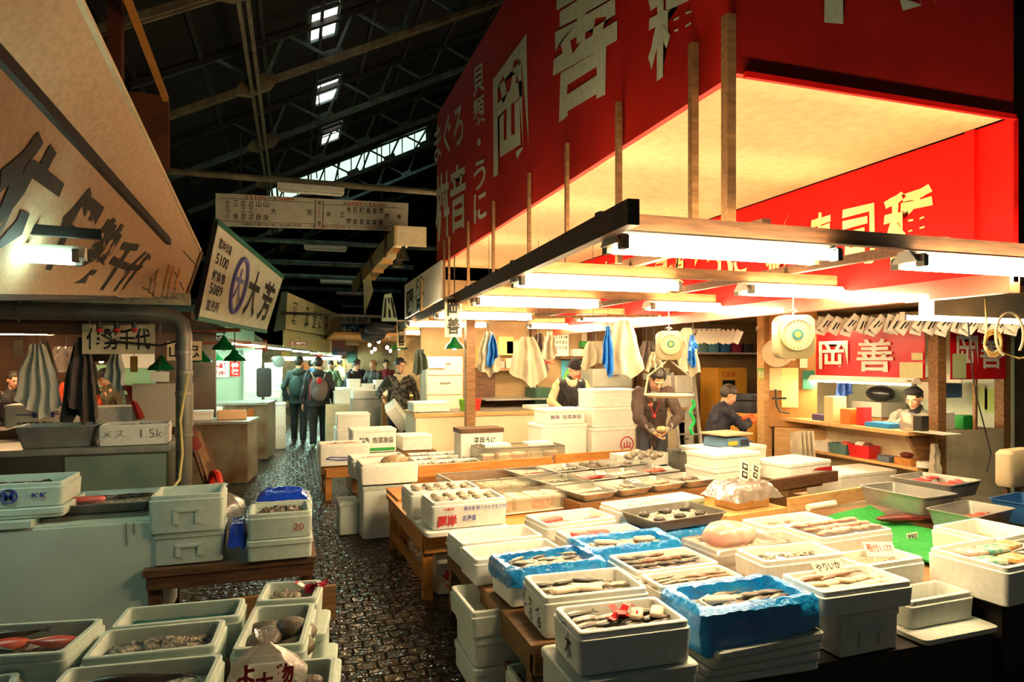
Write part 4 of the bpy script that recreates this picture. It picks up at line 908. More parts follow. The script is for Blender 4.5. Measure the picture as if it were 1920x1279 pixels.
# grey door and foam-wrapped seat at the edge
struct(MB().box(7.6, 4.95, 0, 8.6, 5.0, 2.1).build('door_1', mat('grey_door', (140, 146, 134), .6, c2=(120, 126, 116), scale=3), smooth=False))
p = M(1905, 935, .5); t = thing('folding_chair', 'cream padded chair back at the edge of the stall', 'chair', (p.x, p.y, 0), math.radians(10))
MB().rloft([(.2, .06, .62, .03), (.22, .07, .65, .04), (.22, .07, .9, .04), (.19, .05, .93, .03)]).build('backrest', cream, t)
for s_ in (-.16, .16): MB().bar((s_, 0, 0), (s_, 0, .62), .03, .03).build('leg', wood_d, t, smooth=False)
MB().rloft([(.2, .2, .42, .03), (.21, .21, .46, .03)], c=(0, .25)).build('seat', steel_d, t)
for s_ in (-.16, .16): MB().bar((s_, .42, 0), (s_, .42, .42), .03, .03).build('leg', wood_d, t, smooth=False)
# counter goods
def put(name, label, cat, yy, z, fn, m, x=None, rz=0, bevel=.004): return tag(fn(MB()).build(name, m, None, (x or BX - .17, yy, z), rz, smooth=True, bevel=bevel), label, cat)
def Yc(u): return Mx(u, 780, BX - .17).y
bxf = lambda w, d, h: (lambda b: b.box(-d / 2, -w / 2, 0, d / 2, w / 2, h))
put('clipboard_box', 'cream upright file box on the serving shelf', 'box', Yc(1566), .971, bxf(.14, .2, .3), mat('cream_box', (226, 196, 140), .6)); put('orange_box', 'orange tin box on the serving shelf', 'box', Yc(1596), .971, bxf(.15, .18, .17), mat('orange_tin', (206, 116, 40), .5))
put('stapler_box', 'dark violet flat box on the serving shelf', 'box', Yc(1541), .971, bxf(.2, .12, .07), mat('violet_box', (74, 66, 110), .5)); put('red_holder', 'red holder with a white card on the serving shelf', 'holder', Yc(1620), .971, bxf(.1, .12, .2), red_ink)
put('blue_tray', 'bright blue shallow tray on the serving shelf', 'tray', Yc(1657), .971, bxf(.32, .2, .05), mat('sky_blue_plastic', (30, 130, 200), .4)); put('pen_pot', 'dark pot of red pens on the serving shelf', 'pot', Yc(1727), .971, bxf(.1, .1, .16), iron)
put('clear_bag', 'cloudy bag on the serving shelf before the man with glasses', 'bag', Yc(1704), .971, lambda b: b.rloft([(.06, .07, 0, .03), (.07, .08, .08, .04), (.04, .05, .18, .03)]), bagw, bevel=0)
put('paper_pad', 'white paper lying on the near end of the serving shelf', 'paper', Yc(1738) - .1, .971, bxf(.36, .24, .008), paper)
def basket(label, u, m, w, h, filler=None):
    yy = Mx(u, 838, BX - .1).y; sp = [(.075, w / 2 - .02, 0, .01), (.09, w / 2, h, .015), (.082, w / 2 - .01, h, .015), (.068, w / 2 - .03, .015, .01)]; o = tag(MB().rloft(sp).build('basket', m, None, (BX - .12, yy, .601)), label, 'basket')
    if filler: 
        for k, (mm, lb) in enumerate(filler): tag(MB().ell((0, 0, 0), (.045, .07, .05), 8, 6).build('tool_bundle', mm, None, (BX - .12, yy - .06 + .1 * k, .601 + h * .9), .4 * k), lb, 'bundle')
basket('white lattice basket on the lower booth shelf', 1549, white_p, .27, .11, [(whitecl, 'white rag in the white lattice basket')]); basket('teal basket on the lower booth shelf', 1582, mat('teal_plastic', (84, 124, 120), .5), .27, .12, [(redfish, 'red handle in the teal basket')]); basket('bright red basket on the lower booth shelf', 1622, mat('bright_red_plastic', (214, 40, 44), .4), .3, .14, [(darkred, 'dark red tool in the bright red basket'), (card, 'white pack in the bright red basket')])
put('wooden_tray', 'small orange wooden tray of tools on the lower booth shelf', 'tray', Mx(1703, 850, BX - .1).y, .601, bxf(.2, .13, .07), wood_o, BX - .12); put('tape_roll', 'white roll of tape at the near end of the lower booth shelf', 'tape', Mx(1737, 857, BX - .1).y, .601, lambda b: b.lathe([(.07, 0), (.08, .005), (.08, .055), (.07, .06)], seg=18), white_p, BX - .12, bevel=0)
put('blue_dustpan', 'grey-blue dustpan on the lower booth shelf beside the red basket', 'dustpan', Mx(1668, 846, BX - .1).y, .601, bxf(.16, .14, .06), mat('slate_plastic', (90, 106, 124), .5), BX - .12); put('tool_pile', 'dark tools heaped on the small wooden tray', 'tools', Mx(1703, 850, BX - .1).y, .672, lambda b: b.ell((0, 0, .03), (.05, .08, .03), 8, 6), darkred, BX - .12, bevel=0)
cloth('hanging_towel', 'white towel hanging from the near shelf bracket of the booth', 'towel', (BX - .08, BY - .02, .85), .16, .55, whitecl, 3, 3, .3)
# inside the booth
put('printer', 'grey printer on a stand inside the booth', 'printer', 6.5, 1.0, bxf(.45, .4, .18), mat('grey_printer', (150, 150, 140), .5), BX + .72); put('printer_stand', 'brown stand under the grey printer', 'stand', 6.5, .003, bxf(.5, .42, .99), wood_m, BX + .72); put('black_bag', 'black bag on the grey printer', 'bag', 6.45, 1.181, lambda b: b.ell((0, 0, .1), (.12, .2, .1), 12, 8), mat('black_vinyl', (26, 28, 32), .3), BX + .7, bevel=0)
cloth('blue_bag', 'blue and white bag hanging inside the booth window', 'bag', (BX + .4, 6.75, 1.5), .25, .35, mat('blue_bag_cloth', (40, 84, 170), .5), 4, 3, .7)
for i, (yy, z, m) in enumerate(((5.3, 1.25, (170, 200, 120)), (5.45, 1.28, (190, 212, 140)), (5.75, 1.4, (230, 226, 210)), (6.1, 1.35, (214, 200, 180)), (6.9, 1.3, (226, 222, 210)))):
    tag(MB().box(-.002, -.09, -.13, .002, .09, .13).build('pinned_note', mat('note_%d' % i, m, .8), None, (BX2 - .004, yy, z), smooth=False), ['green note pinned on the booth wall nearest the front window', 'second green note pinned on the booth wall', 'white note pinned high on the booth wall', 'beige note pinned behind the man with glasses', 'white note pinned at the far end of the booth'][i], 'note')
put('desk', 'narrow desk inside the booth front window', 'desk', BY + .3, .003, lambda b: b.box(-.35, -.22, 0, .4, .2, .96), wood_m, BX + .55); put('green_pot', 'green plastic box on the desk in the booth front window', 'box', BY + .2, .965, bxf(.14, .2, .14), mat('green_plastic', (20, 140, 60), .4), BX + .62); put('white_tub', 'white tub with red print in the booth front window', 'tub', BY + .2, .965, bxf(.14, .2, .18), white_p, BX + .3)
put('blue_crate', 'blue basket hanging inside the booth front window', 'basket', BY + .5, 1.28, bxf(.2, .25, .16), mat('blue_basket', (40, 90, 150), .5), BX + .72)
# ---- timber pillar board with papers, clock
p = D(1432, 830, 8.6); struct(MB().box(p.x, p.y, 0, p.x + .13, p.y + .13, 2.36).build('pillar_1', wood_l, smooth=False))
q0 = D(1442, 830, 8.55); q1 = D(1532, 830, 8.35); pl = (q1 - q0).normalized(); nrm = V((pl.y, -pl.x, 0)); rzb = math.atan2(pl.y, pl.x)
tag(MB().box(0, 0, .85, (q1 - q0).length, .03, 2.36).build('notice_board', mat('notice_wood', (190, 140, 76), .7, c2=(160, 112, 60), scale=4), None, (q0.x, q0.y, 0), rzb, smooth=False), 'tall brown board covered with papers beside the booth', 'board')
tag(MB().box(0, 0, 0, .62, .4, .84).build('drawer_cabinet', wood_l, None, (q0.x, q0.y - .1, .003), rzb, smooth=False, bevel=.01), 'pale timber cabinet under the board of papers', 'cabinet')
for i, (u0, v0, u1, v1, c_, lb) in enumerate(((1443, 690, 1466, 732, (228, 200, 150), 'cream sheet pinned high on the brown board'), (1466, 690, 1497, 764, (236, 224, 150), 'large yellow sheet pinned on the brown board'), (1500, 660, 1514, 690, (222, 214, 190), 'small pale slip pinned near the red banner'), (1505, 695, 1530, 730, (40, 110, 90), 'green and white bag pinned beside the booth'), (1476, 655, 1492, 676, (226, 206, 160), 'beige label pinned under the spring scale'))):
    d0 = 8.36; a_, b_, c2_, d_ = D(u0, v1, d0), D(u1, v1, d0), D(u1, v0, d0), D(u0, v0, d0)
    plate('paper_sheet', lb, 'paper', [a_, b_, c2_, d_], None, mat('sheet_%d' % i, c_, .8), ink, .004)
plate('safety_sticker', 'green and yellow sticker on the timber pillar', 'sticker', [D(1421, 712, 8.585), D(1433, 712, 8.585), D(1433, 690, 8.585), D(1421, 690, 8.585)], '安全', mat('green_sticker', (30, 160, 80), .5, c2=(220, 220, 60), scale=3), paper, .004, False)
p = D(1458, 662, 8.3); t = thing('wall_clock', 'round white wall clock behind the spring scale', 'clock', p, rzb); MB().lathe([(.0, 0), (.17, 0), (.18, .01), (.18, .04), (.165, .05), (.16, .042), (.0, .042)], seg=28, axis=V((0, -1, 0))).build('case', cream, t)
for a_, L_2 in ((.6, .1), (2.4, .13)): MB().bar((0, -.047, 0), (L_2 * sin(a_), -.047, L_2 * cos(a_)), .008, .004).build('hand', ink, t, smooth=False)
tag(MB().tube([D(1454, 730, 8.2), D(1456, 760, 8.2), D(1462, 772, 8.2), D(1480, 775, 8.2)], .012, 6).build('cargo_hook', iron), 'dark curved iron hook hung on the brown board', 'hook')
tag(MB().bar(D(1448, 747, 8.2), D(1474, 747, 8.2), .025, .025).build('hook_grip', iron, smooth=False), 'dark crossbar grip hung with the curved iron hook', 'grip')
# ---- spring scales
def spring_scale(label, u, v, d, r, top, pan=None):
    p = D(u, v, d); t = thing('spring_scale', label, 'scale', p, math.radians(-20)); b = mat('beige_scale_enamel', (150, 138, 104), .4, coat=.2)
    MB().loft([[V((x, y_, z)) for x, z in rr(r * 1.15 * k_, r * 1.35 * k_, r * .55, 5)] for y_, k_ in ((-.06, .96), (-.055, 1), (.055, 1), (.06, .96))]).build('body', b, t)
    MB().lathe([(0, 0), (r * .95, 0), (r, .012), (r, .03), (r * .93, .036), (r * .9, .026), (0, .026)], (0, -.06, r * .12), 30, axis=V((0, -1, 0))).build('dial', mat('dial_face', (178, 166, 128), .35), t)
    MB().lathe([(0, 0), (r * .34, 0), (r * .34, .006), (0, .006)], (0, -.087, r * .12), 20, axis=V((0, -1, 0))).build('maker_disc', mat('teal_disc', (10, 100, 110), .4), t); MB().lathe([(0, 0), (r * .18, 0), (r * .18, .004), (0, .004)], (0, -.094, r * .12), 16, axis=V((0, -1, 0))).build('centre_disc', mat('yellow_disc', (226, 206, 60), .4), t)
    k = MB()
    for i in range(24): a_ = 2 * pi * i / 24; k.bar((r * .76 * cos(a_), -.0885, r * .12 + r * .76 * sin(a_)), (r * .86 * cos(a_), -.0885, r * .12 + r * .86 * sin(a_)), .004, .002)
    k.build('dial_mark', ink, t, smooth=False); MB().tube([(0, 0, r * 1.3), (0, 0, r * 1.5), (-.03, 0, r * 1.6), (0, 0, r * 1.72), (.03, 0, r * 1.6), (0, 0, r * 1.5)], .008, 6).build('hook', steel_d, t)
    MB().tube([(0, 0, r * 1.7), (0, 0, top - p.z)], .004, 5).build('cord', mat('pale_cord', (200, 180, 130), .7), t)
    if pan:
        z = D(u, pan, d).z - p.z; MB().lathe([(0, z), (.2, z + .005), (.235, z + .025), (.24, z + .02), (.2, z - .004), (0, z - .01)], seg=26).build('pan', mat('pale_pan', (226, 206, 160), .4), t)
        for s_ in (-1, 1): MB().tube([(s_ * .012, 0, -r * 1.34), (s_ * .05, 0, -r * 1.7), (s_ * .2, 0, z + .2), (s_ * .228, 0, z + .022)], .009, 6).build('arm', steel_d if s_ > 0 else whitecl, t)
    return t
spring_scale('big beige spring scale with a teal disc, hung near the booth', 1487, 632, 5.05, .122, 2.3)
spring_scale('second beige spring scale with a pan, hung before the man in brown', 1254, 648, 6.42, .103, 2.3, 744)
# ---- hung cloths and aprons of the shop
bluecl = mat('bright_blue_cloth', (30, 110, 196), .6)
for i, (u, v0, v1, w, d, m, lb) in enumerate(((917, 622, 705, .34, 7.6, whitecl, 'white apron with blue lining hung nearest the aisle'), (923, 628, 690, .14, 7.5, bluecl, 'blue edge of the apron hung nearest the aisle'), (990, 632, 722, .5, 7.4, whitecl, 'large white apron hung by the calendar'), (1010, 625, 700, .3, 7.8, greycl, 'grey apron half behind the large white one'), (1030, 628, 676, .22, 7.7, whitecl, 'short white cloth hung beside the calendar'), (1112, 640, 694, .34, 7.3, whitecl, 'white cloth bundle hung before the blue map'), (1168, 600, 708, .5, 6.9, whitecl, 'wide white apron with a blue stripe hung in the middle of the shop'), (1140, 612, 705, .16, 6.8, bluecl, 'blue stripe cloth hung on the wide white apron'), (1212, 640, 690, .26, 7.2, greycl, 'grey cloth hung beside the wide white apron'), (1226, 660, 700, .2, 7.1, whitecl, 'small white cloth hung beside the second scale'), (1288, 615, 705, .34, 7.2, whitecl, 'white apron with blue trim hung beyond the second scale'), (1298, 628, 690, .1, 7.1, bluecl, 'blue trim of the apron beyond the second scale'), (1300, 640, 660, .1, 6.9, bluecl, 'small blue cloth by the plastic boxes'))):
    p = D(u, v0, d); h = p.z - D(u, v1, d).z; cloth('hanging_cloth', lb, 'cloth', p, w * .85, h, m, i * 1.7, 3, .3, .04, -TH, up=3.105)
tag(MB().bar(V((bx(8.2), 8.0, 2.2)), V((3.9, 6.6, 2.2)), .03, .03).build('hanging_rail', wood_m, smooth=False), 'thin timber rail from which the aprons hang', 'rail')
ribbon('red_cloth', 'small red and white rag hung beside the large white apron', D(1025, 684, 7.5), mat('red_rag', (222, 50, 50), .6), 5, .1, 3, 'rag')
# ---- back wall goods
BWY = 10.58
def onwall(name, label, cat, u0, v0, u1, v1, m, dpt=.05, y=BWY, bevel=0):
    a, b = My(u0, v1, y), My(u1, v0, y); return tag(MB().box(0, -dpt, 0, b.x - a.x, 0, b.z - a.z).build(name, m, None, (a.x, y, a.z), smooth=False, bevel=bevel), label, cat)
o = onwall('wall_calendar', 'wall calendar with rows of dark numbers', 'calendar', 1025, 622, 1066, 672, paper, .01); w = My(1066, 650, BWY).x - My(1025, 650, BWY).x; hh = My(1025, 622, BWY).z - My(1025, 672, BWY).z; l = MB()
for r_i, s_ in enumerate(('11 12 13 14', '16 17 18 19 20 21', '23 24 25 26 27 28')): write(l, s_, [(.04, -.012, hh * (.75 - .2 * r_i)), (w - .03, -.012, hh * (.75 - .2 * r_i)), (w - .03, -.012, hh * (.86 - .2 * r_i)), (.04, -.012, hh * (.86 - .2 * r_i))], off=.002)
l.build('lettering', ink, o, smooth=False)
o = onwall('wall_map', 'blue wall map with green and tan land', 'map', 1052, 676, 1106, 742, mat('map_blue', (80, 170, 200), .6), .01); l = MB(); l.cbox((.1, -.012, .35), (.1, .004, .2), 0, Matrix.Rotation(.4, 3, 'Y')); l.build('green_land', mat('map_green', (110, 180, 90), .6), o, smooth=False); l = MB(); l.cbox((.32, -.012, .22), (.08, .004, .36), 0, Matrix.Rotation(.5, 3, 'Y')); l.build('tan_land', mat('map_tan', (226, 206, 150), .6), o, smooth=False); l = MB(); write(l, '日本近海漁業図', [(.1, -.012, .47), (.36, -.012, .47), (.36, -.012, .52), (.1, -.012, .52)], off=.003); l.build('lettering', red_ink, o, smooth=False)
gy = mat('grey_cabinet', (176, 180, 168), .5, c2=(160, 164, 152), scale=4)
def cabinet(label, u0, u1, ztop, y, m, nd=3, depth=.5, name='drawer_cabinet'):
    a, b = My(u0, 700, y), My(u1, 700, y); t = thing(name, label, 'cabinet', (a.x, y, .003)); w = b.x - a.x; MB().box(0, .02, 0, w, depth, ztop).build('body', m, t, smooth=False)
    for k in range(nd):
        z0 = ztop * k / nd; d_ = MB().box(.015, 0, z0 + .015, w - .015, .019, z0 + ztop / nd - .015).build('drawer', m, t, smooth=False); MB().box(w * .35, -.015, z0 + ztop / nd * .6, w * .65, -.001, z0 + ztop / nd * .6 + .02).build('handle', steel_d, d_, smooth=False)
cabinet('grey steel drawer cabinet against the shop back wall', 1112, 1186, 1.55, 9.95, gy, 5); cabinet('tall pale cabinet beside the shop entrance by the aisle', 800, 868, 1.75, 9.9, mat('pale_cabinet', (206, 200, 176), .6), 6); cabinet('white refrigerator behind the second spring scale', 1268, 1302, 1.45, 9.2, white_p, 2, name='refrigerator')
cabinet('low dark green machine cabinet behind the man in the black hat', 1004, 1036, 1.25, 9.95, mat('dark_green_machine', (40, 74, 58), .5), 1)
for i, (u0, v0, u1, v1, c_, lb) in enumerate(((930, 632, 958, 666, (226, 190, 120), 'tan paper bag pinned on the back wall'), (945, 640, 975, 664, (240, 190, 160), 'pink paper pinned on the back wall'), (1068, 655, 1098, 668, (230, 226, 214), 'white carton on the high shelf'), (1085, 640, 1100, 652, (60, 150, 70), 'green carton on the high shelf'), (884, 650, 905, 690, (190, 130, 60), 'orange carton leaning by the brown post'), (1200, 700, 1262, 712, (216, 212, 196), 'white ledge carton behind the scale pan'), (1255, 700, 1268, 745, (170, 130, 80), 'brown carton standing beside the refrigerator'))):
    onwall('carton', lb, 'carton', u0, v0, u1, v1, mat('carton_%d' % i, c_, .7), .14, bevel=.006)
onwall('wall_shelf', 'dark shelf along the shop back wall under the cartons', 'shelf', 1040, 668, 1110, 673, wood_d, .3); onwall('wall_shelf', 'cluttered timber shelf along the shop back wall near the aisle', 'shelf', 900, 690, 1000, 695, wood_m, .3)
for i in range(7): onwall('bottle_box', ['small white carton', 'small brown carton', 'small grey carton', 'small cream carton', 'small pink carton', 'small tan carton', 'small pale carton'][i] + ' on the cluttered shelf', 'carton', 902 + 14 * i, 672 + 3 * (i % 3), 913 + 14 * i, 690, mat('ctn_%d' % i, [(230, 226, 214), (150, 106, 66), (150, 150, 144), (226, 206, 160), (226, 170, 150), (196, 156, 106), (236, 220, 190)][i], .7), .16)
onwall('work_shelf', 'steel work shelf behind the man in the black hat', 'shelf', 890, 742, 1040, 747, steel, .7); onwall('timber_cladding', 'rough brown timber panel at the end of the back wall', 'panel', 885, 695, 925, 765, wood_d, .1)
p = My(1015, 705, 9.9); t = thing('desk_fan', 'small teal round fan on the work shelf', 'fan', (p.x, 10.2, 1.28)); MB().lathe([(.1, 0), (.13, .02), (.13, .05), (.1, .07)], (0, 0, .22), 18, axis=V((0, -1, 0))).build('guard', mat('teal_fan', (60, 150, 140), .4), t); MB().lathe([(.07, -.06), (.06, -.04), (.015, -.02), (.015, .12)], seg=12).build('base', gy, t)
# post of the frame near the aisle
p = D(881, 765, 8.9); struct(MB().box(p.x - .06, p.y - .06, 0, p.x + .06, p.y + .06, 2.25).build('pillar_2', wood_m, smooth=False))
onwall('paper_notice', 'white paper on the pale cabinet by the aisle', 'paper', 803, 672, 835, 690, paper, .01, 9.88)
cloth('hanging_bag', 'clear bag of dark net hung by the pale cabinet', 'bag', D(788, 655, 9.3), .22, .36, mat('olive_net', (96, 110, 96), .6), 9, 3, .4)
# ---- right-hand corner behind the seated man in navy
p0, p1 = My(1312, 664, 9.9), My(1422, 664, 9.9); tag(MB().box(0, 0, 0, p1.x - p0.x, .4, .03).build('wall_shelf', white_p, None, (p0.x, 9.9, p0.z), smooth=False), 'white shelf of plastic boxes near the timber pillar', 'shelf')
for i, (c_, lb) in enumerate((((150, 200, 214), 'clear blue box at the aisle end of the white shelf'), ((120, 190, 226), 'pale blue box second on the white shelf'), ((60, 140, 214), 'bright blue box on the white shelf'), ((170, 60, 110), 'magenta basket on the white shelf'), ((70, 70, 90), 'dark box at the pillar end of the white shelf'))):
    p = p0 + V(((p1.x - p0.x) * (i + .5) / 5, 0, 0)); b = MB().rloft([(.085, .1, 0, .01), (.1, .11, .16, .015), (.09, .1, .16, .01), (.075, .09, .02, .01)]); tag(b.build('plastic_box', mat('pbox_%d' % i, c_, .4), None, (p.x, 10.1, p0.z + .031)), lb, 'box')
ym = mat('yellow_machine', (226, 164, 60), .5); a, b = My(1345, 770, 9.4), My(1402, 690, 9.4); t = thing('yellow_machine', 'yellow cabinet machine behind the man in navy', 'machine', (a.x, 9.4, .003)); MB().box(0, 0, 0, b.x - a.x, .5, b.z).build('body', ym, t, smooth=False, bevel=.02); MB().box(.1, -.012, 1.0, .34, -.001, 1.36).build('screen', black, t, smooth=False); l = MB(); write(l, 'こだま', [(.1, -.004, 1.42), (.34, -.004, 1.42), (.34, -.004, 1.5), (.1, -.004, 1.5)], off=.003); l.build('lettering', red_ink, t, smooth=False)
p = D(1400, 812, 9.1); t = thing('waste_drum', 'yellow drum with a dark top and black characters beside the pillar', 'drum', (p.x, p.y, .003)); R0 = .25; zt = D(1398, 740, 9.1).z
MB().lathe([(R0 * .9, 0), (R0, .05), (R0, zt * .8), (R0 * .99, zt * .805)], seg=28).build('drum_body', ym, t); MB().lathe([(R0 * 1.0, zt * .806), (R0 * 1.01, zt * .81), (R0 * .96, zt * .93), (R0 * 1.06, zt * .95), (R0 * 1.06, zt), (R0 * .98, zt), (R0 * .9, zt * .85)], seg=28).build('drum_top', mat('dark_drum_top', (50, 54, 66), .5), t)
l = MB(); tx_ = -nrm
def wrap(mb, s, a0, a1, z0, z1, r):
    vs, fs = glyphs(s, .02); mb.add([V((r * sin(a0 + (a1 - a0) * v.x), -r * cos(a0 + (a1 - a0) * v.x), z0 + (z1 - z0) * v.y)) for v in vs], fs)
wrap(l, 'フジ', -.1, .75, .72, .9, R0 + .004); l.build('lettering', ink, t, smooth=False); l = MB(); wrap(l, '産業', -1.0, -.45, .84, .94, R0 + .004); l.build('red_mark', red_ink, t, smooth=False)
t = thing('step_ladder', 'grey aluminium step ladder leaning behind the man in brown', 'ladder', (0, 0, 0)); a0_, a1_ = D(1300, 700, 8.6), D(1325, 822, 8.0); b0_, b1_ = a0_ + V((-.25, .1, 0)), a1_ + V((-.25, .1, 0)); a1_.z = b1_.z = .02
for a, b in ((a0_, a1_), (b0_, b1_)): MB().bar(a, b, .03, .06).build('stile', steel_d, t, smooth=False)
for k in range(1, 6): MB().bar(a0_.lerp(a1_, k / 6), b0_.lerp(b1_, k / 6), .05, .02).build('rung', steel_d, t, smooth=False)
tag(MB().tube([D(1298 + 4 * sin(k), 750 + 5 * k, 7.9) for k in range(14)], .02, 6).build('green_hose', mat('bright_green_hose', (20, 190, 90), .4)), 'bright green hose hanging beside the step ladder', 'hose')
for i, (u, v, w, h) in enumerate(((905, 634, 22, 30), (958, 636, 26, 22), (975, 668, 18, 22), (1000, 690, 16, 24), (1072, 690, 20, 26), (1122, 640, 26, 34), (1150, 650, 20, 28), (1205, 640, 24, 40), (1232, 690, 22, 30), (880, 700, 14, 26), (1090, 625, 26, 18), (1245, 640, 16, 34))):
    onwall('wall_paper_sheet', 'small paper or card pinned on the shop back wall', 'paper', u, v, u + w, v + h, mat('pin_%d' % (i % 5), [(226, 214, 186), (206, 150, 96), (150, 160, 150), (236, 226, 200), (190, 96, 70)][i % 5], .8), .01 + .002 * i)['group'] = 'papers on the shop back wall'
for i, u in enumerate((1000, 1108, 1196)):
    a = My(u, 700, 10.5); tag(MB().box(-.05, -.05, 0, .05, .05, 2.3).build('timber_post', wood_d, None, (a.x, 10.5, .003), smooth=False), 'dark timber post on the shop back wall, %s' % ['nearest the aisle', 'beside the blue map', 'beyond the grey drawers'][i], 'post')
# ---------------------------------------------------------------- front table of the fish shop
T1 = table('low brown timber table under the nearest rows of fish boxes', .99, 2.74, 4.9, 4.5, .45, mids=(1.9,), mt=wood_m)
# nearest edge, boxes standing on stacks in front of the table
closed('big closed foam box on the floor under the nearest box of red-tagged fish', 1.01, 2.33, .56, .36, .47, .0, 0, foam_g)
foam('R1', 'white foam box of fish with a red tag, nearest corner beside the aisle', 1.04, 2.35, .5, .31, .17, .645, -2)
onface(BOXES['R1'][5], '木', -.07, .03, -.0, .13, -.245, ink, .01, 'aisle')
foam('R2', 'white foam box of green-tinged fish with pen marks on its aisle side', 1.055, 2.76, .53, .35, .185, .64, -2)
for i, (s, a, z) in enumerate((('ナ', .12, .10), ('し', .12, .055), ('ナ', .03, .08), ('る', .03, .02), ('イ', -.07, .07), ('6', -.1, .03))): onface(BOXES['R2'][5], s, a - .025, z, a + .025, z + .05, -.26, ink, .0, 'aisle')
onface(BOXES['R2'][5], '鮮魚直送', -.12, .05, .12, .075, -.17, teal_p, .02)
foam('B3', 'foam box with a blue liner of ice, by the aisle behind the pen-marked box', 1.03, 3.15, .54, .31, .18, .64, 4); liner('B3', seed=1.3)
foam('R4', 'white foam box of wrapped packs at the table corner beside the aisle', .945, 3.53, .57, .31, .145, .6, 3)
foam('R5', 'empty shallow white foam box behind the box of wrapped packs', .95, 3.87, .56, .33, .15, .6, 4, step=True)
foam('B6', 'foam box with a bright blue liner of ice in the middle of the table', 1.56, 3.36, .6, .3, .16, .64, 2); liner('B6', seed=5.7)
foam('R8', 'low white foam box of red and green packs behind the middle blue liner', 1.58, 3.69, .55, .25, .14, .62, 3)
foam('R7', 'white foam box of red fillets behind the low box of packs', 1.54, 3.98, .56, .34, .16, .64, 8)
foam('R9', 'white foam box of pale pink fillets at the back of the front table', 2.16, 4.18, .56, .26, .16, .66, 10)
foam('Bt', 'foam box with a blue liner carrying the steel tray of fish steaks', 2.2, 3.74, .6, .38, .13, .58, 10); liner('Bt', seed=9.1, over=.008)
tray('t10', 'steel tray of dark fish steaks set on a blue-lined box', 2.18, 3.72, .64, .4, .075, .672, 10, steel_d)
foam('R11', 'white foam box of brown fish in front of the middle blue liner', 1.64, 2.98, .52, .34, .16, .63, 2)
foam('R12', 'white foam box of slender fish tucked behind the big blue liner', 1.63, 2.735, .5, .225, .17, .635, 2)
for k in range(4): tag(MB().rloft([(.29, .16, 0, .03), (.3, .17, .008, .03), (.3, .17, .034, .03), (.29, .16, .04, .03)]).build('foam_slab', foam_g, None, (1.93 + .01 * k, 2.56 - .006 * k, .325 + .0405 * k), math.radians(k * 2 - 2)), 'white foam lid lying under the big blue liner, %s of four' % ('lowest', 'second lowest', 'second highest', 'topmost')[k], 'lid', 'foam lids under the blue liner')
shade_m = mat('shade_black', (22, 18, 15), .8, c2=(34, 27, 21), scale=5)  # near-black colour standing in for the shade below the front boxes
tag(MB().box(1.68, 2.44, .003, 3.36, 2.72, .32).build('low_bench', shade_m, smooth=False), 'blackened low timber bench under the big blue bag and the squid box', 'bench')  # added to darken the gap under the boxes, also carries the lids
tag(MB().box(3.45, 2.46, .003, 4.5, 2.73, .448).build('low_bench', shade_m, smooth=False), 'blackened timber stand under the box of bright packs', 'bench')  # added for a black underside, also holds up the box
MB().box(.9, .0, .02, 3.9, .03, .3).build('shade_board', shade_m, T1, smooth=False)  # added black board in place of the shade under the table
foam('B13', 'foam box wrapped in a big bright blue bag with a fish in it', 1.63, 2.40, .6, .31, .155, .64, 1); liner('B13', drop=.15, seed=12.5, over=.02)
foam('R14', 'white foam box of dark shellfish with red print on its front', 2.345, 2.90, .55, .28, .13, .64, -1); onface(BOXES['R14'][5], '1288.TG', .0, .03, .11, .055, -.142, red_ink, .02)
closed('small closed foam box with a moulded grip under the box of squid', 2.38, 2.43, .38, .28, .2, .325, 2, foam_g, handle=True)
foam('R15', 'white foam box of squid with a leaning price card, by the big blue bag', 2.265, 2.41, .55, .3, .12, .65, 0)
foam('R16', 'deep foam box of dark fish standing lower beside the squid', 2.90, 2.51, .46, .22, .14, .5, 2, foam_g, step=True)
tag(MB().rloft([(.25, .17, 0, .03), (.26, .18, .008, .03), (.26, .18, .03, .03), (.25, .17, .036, .03)]).build('foam_slab', foam_g, None, (3.13, 2.6, .323), .03), 'white foam lid under the deep box of dark fish', 'lid')
tag(MB().box(2.3, 2.36, .02, 4.6, 2.42, .06).build('floor_plank', wood_d, smooth=False), 'dark plank along the floor at the front of the stall', 'plank')
foam('R17', 'white foam box of bright wrapped packs nearest on the far side from the aisle', 3.38, 2.38, .6, .42, .2, .66, 6)
foam('R20', 'foam box of pale shellfish with a tilted price card', 2.84, 2.73, .46, .26, .15, .62, 3)
foam('R18', 'shallow white foam box of fish slices behind the box of wrapped fish', 2.90, 3.55, .62, .27, .15, .62, 6)
foam('R19', 'white foam box of iced fish under clear wrap beside the green mat', 2.98, 3.17, .62, .34, .15, .64, 5)
foam('R21', 'foam box in cloudy plastic holding a big pink fish piece', 2.29, 3.22, .56, .33, .16, .61, 6)
foam('R22', 'pale foam box of sand-coloured shellfish at the far end of the front table', 3.93, 2.83, .5, .4, .14, .64, 8)
foam('R24', 'foam box behind the wrapped packs with a dark inside', 4.02, 2.44, .5, .34, .15, .6, 8, foam_g)
tray('t23', 'deep steel tray on the green mat', 4.42, 3.72, .42, .56, .14, .68, 6)
tray('t23b', 'steel tray of red tuna pieces behind the green mat', 4.87, 3.86, .5, .5, .12, .72, 12)
tray('t23c', 'steel tray with a little red fish in front of the deep tray', 4.36, 3.28, .58, .34, .12, .64, 12)
tray('bin', 'blue plastic tub at the far end of the front table', 5.05, 3.24, .5, .42, .16, .66, 12, water_blue, name='plastic_tub')
